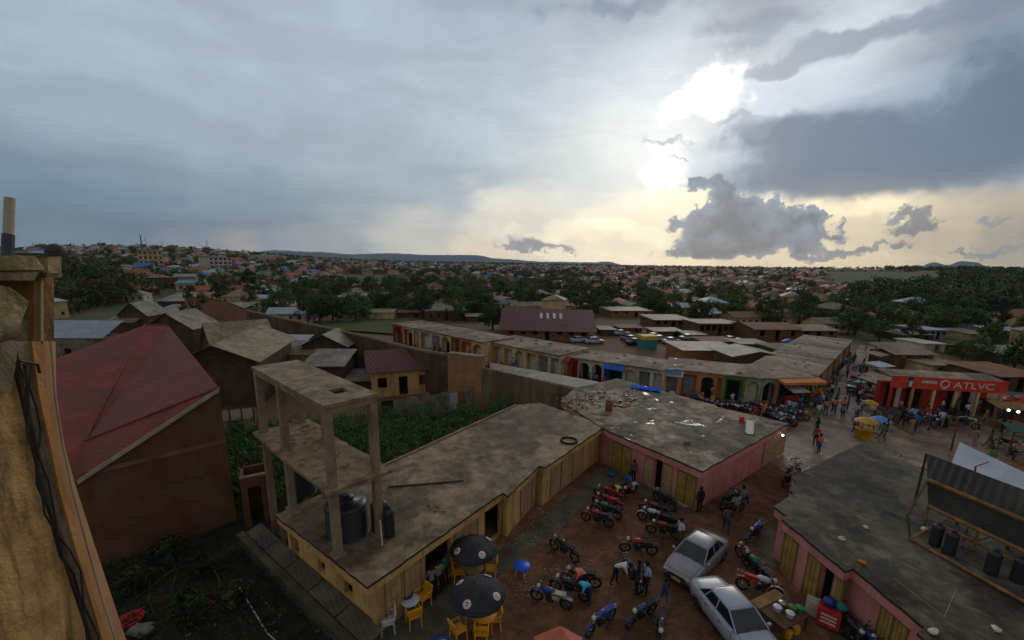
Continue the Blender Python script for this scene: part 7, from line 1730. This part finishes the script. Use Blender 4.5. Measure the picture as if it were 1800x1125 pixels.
# hills on the horizon; the blue of haze is put into their colour
hm = mat('haze blue hill', (.07, .12, .16), .95, .2, .003, bump=0)
def hills(pts, R_, name='hills'):
    mb = MB(); top = []; n = len(pts)
    for (px, py) in pts:
        d = ray(px, py); k = R_/math.hypot(d.x, d.y); top.append(Vector((d.x*k, d.y*k, H+d.z*k)))
    vv = []
    for i, t_ in enumerate(top):
        u = Vector((t_.x, t_.y, 0)).normalized()
        for (dr, f) in ((-900, -.15), (-500, .35), (-180, .8), (0, 1), (300, .7), (900, -.2)):
            zz = -10+(t_.z+10)*f + (random.uniform(-6, 6) if 0 < f < 1 else 0); vv.append((t_.x+u.x*dr, t_.y+u.y*dr, zz))
    fs = [(i*6+j, (i+1)*6+j, (i+1)*6+j+1, i*6+j+1) for i in range(n-1) for j in range(5)]
    mb.add(vv, fs, 0, True); mb.build(name, hm, kind='structure')
def ridge(pts, step=6, amp=1.0):
    out = []; x = pts[0][0]
    while x <= pts[-1][0]:
        for (x0, y0), (x1, y1) in zip(pts[:-1], pts[1:]):
            if x0 <= x <= x1: t = (x-x0)/(x1-x0); t = t*t*(3-2*t); out.append((x, y0+(y1-y0)*t+random.uniform(-amp, amp)*.5)); break
        x += step
    return out
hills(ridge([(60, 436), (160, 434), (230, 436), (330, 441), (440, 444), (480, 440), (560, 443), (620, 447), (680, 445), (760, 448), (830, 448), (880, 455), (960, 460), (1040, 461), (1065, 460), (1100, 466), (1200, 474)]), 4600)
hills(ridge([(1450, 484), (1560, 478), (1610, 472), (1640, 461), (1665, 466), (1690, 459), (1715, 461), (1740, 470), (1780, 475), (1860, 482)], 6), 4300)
# ================================================================== air between here and the hills
mb = MB(); mb.box(-5600, -300, -40, 5600, 5600, 420)
hz = mb.build('haze', [], kind='stuff', label='thin evening haze lying over the town')
hmn = bpy.data.materials.new('haze'); hmn.use_nodes = True; tt = hmn.node_tree; tt.nodes.clear()
pv = tt.nodes.new('ShaderNodeVolumePrincipled'); oo = tt.nodes.new('ShaderNodeOutputMaterial'); tt.links.new(pv.outputs[0], oo.inputs['Volume'])
pv.inputs['Color'].default_value = (.62, .72, .85, 1); pv.inputs['Density'].default_value = .00008; pv.inputs['Anisotropy'].default_value = .2
hz.data.materials.append(hmn)
# labels: where several still read alike, say which one counting from the left
def kill(o):
    for c in list(o.children): kill(c)
    bpy.data.objects.remove(o)
for o in PROTOS: kill(o)
PROTOS = []
ORD = 'first second third fourth fifth sixth seventh eighth ninth tenth eleventh twelfth thirteenth fourteenth fifteenth sixteenth'.split()
byl = {}
for o in sc.objects:
    if o.parent is None and 'label' in o and 'category' in o: byl.setdefault(o['label'], []).append(o)
for lab, L_ in byl.items():
    if len(L_) < 2: continue
    L_.sort(key=lambda o: (proj(o.location) or (0, 0))[0])
    for i, o in enumerate(L_[:16]): o['label'] = lab+', '+(ORD[i]+' from left' if i < len(L_)-1 or i > 15 else 'rightmost')
# tidy: the first of each repeated kind was only a pattern to copy
def kill(o):
    for c in list(o.children): kill(c)
    bpy.data.objects.remove(o)
for o in PROTOS: kill(o)
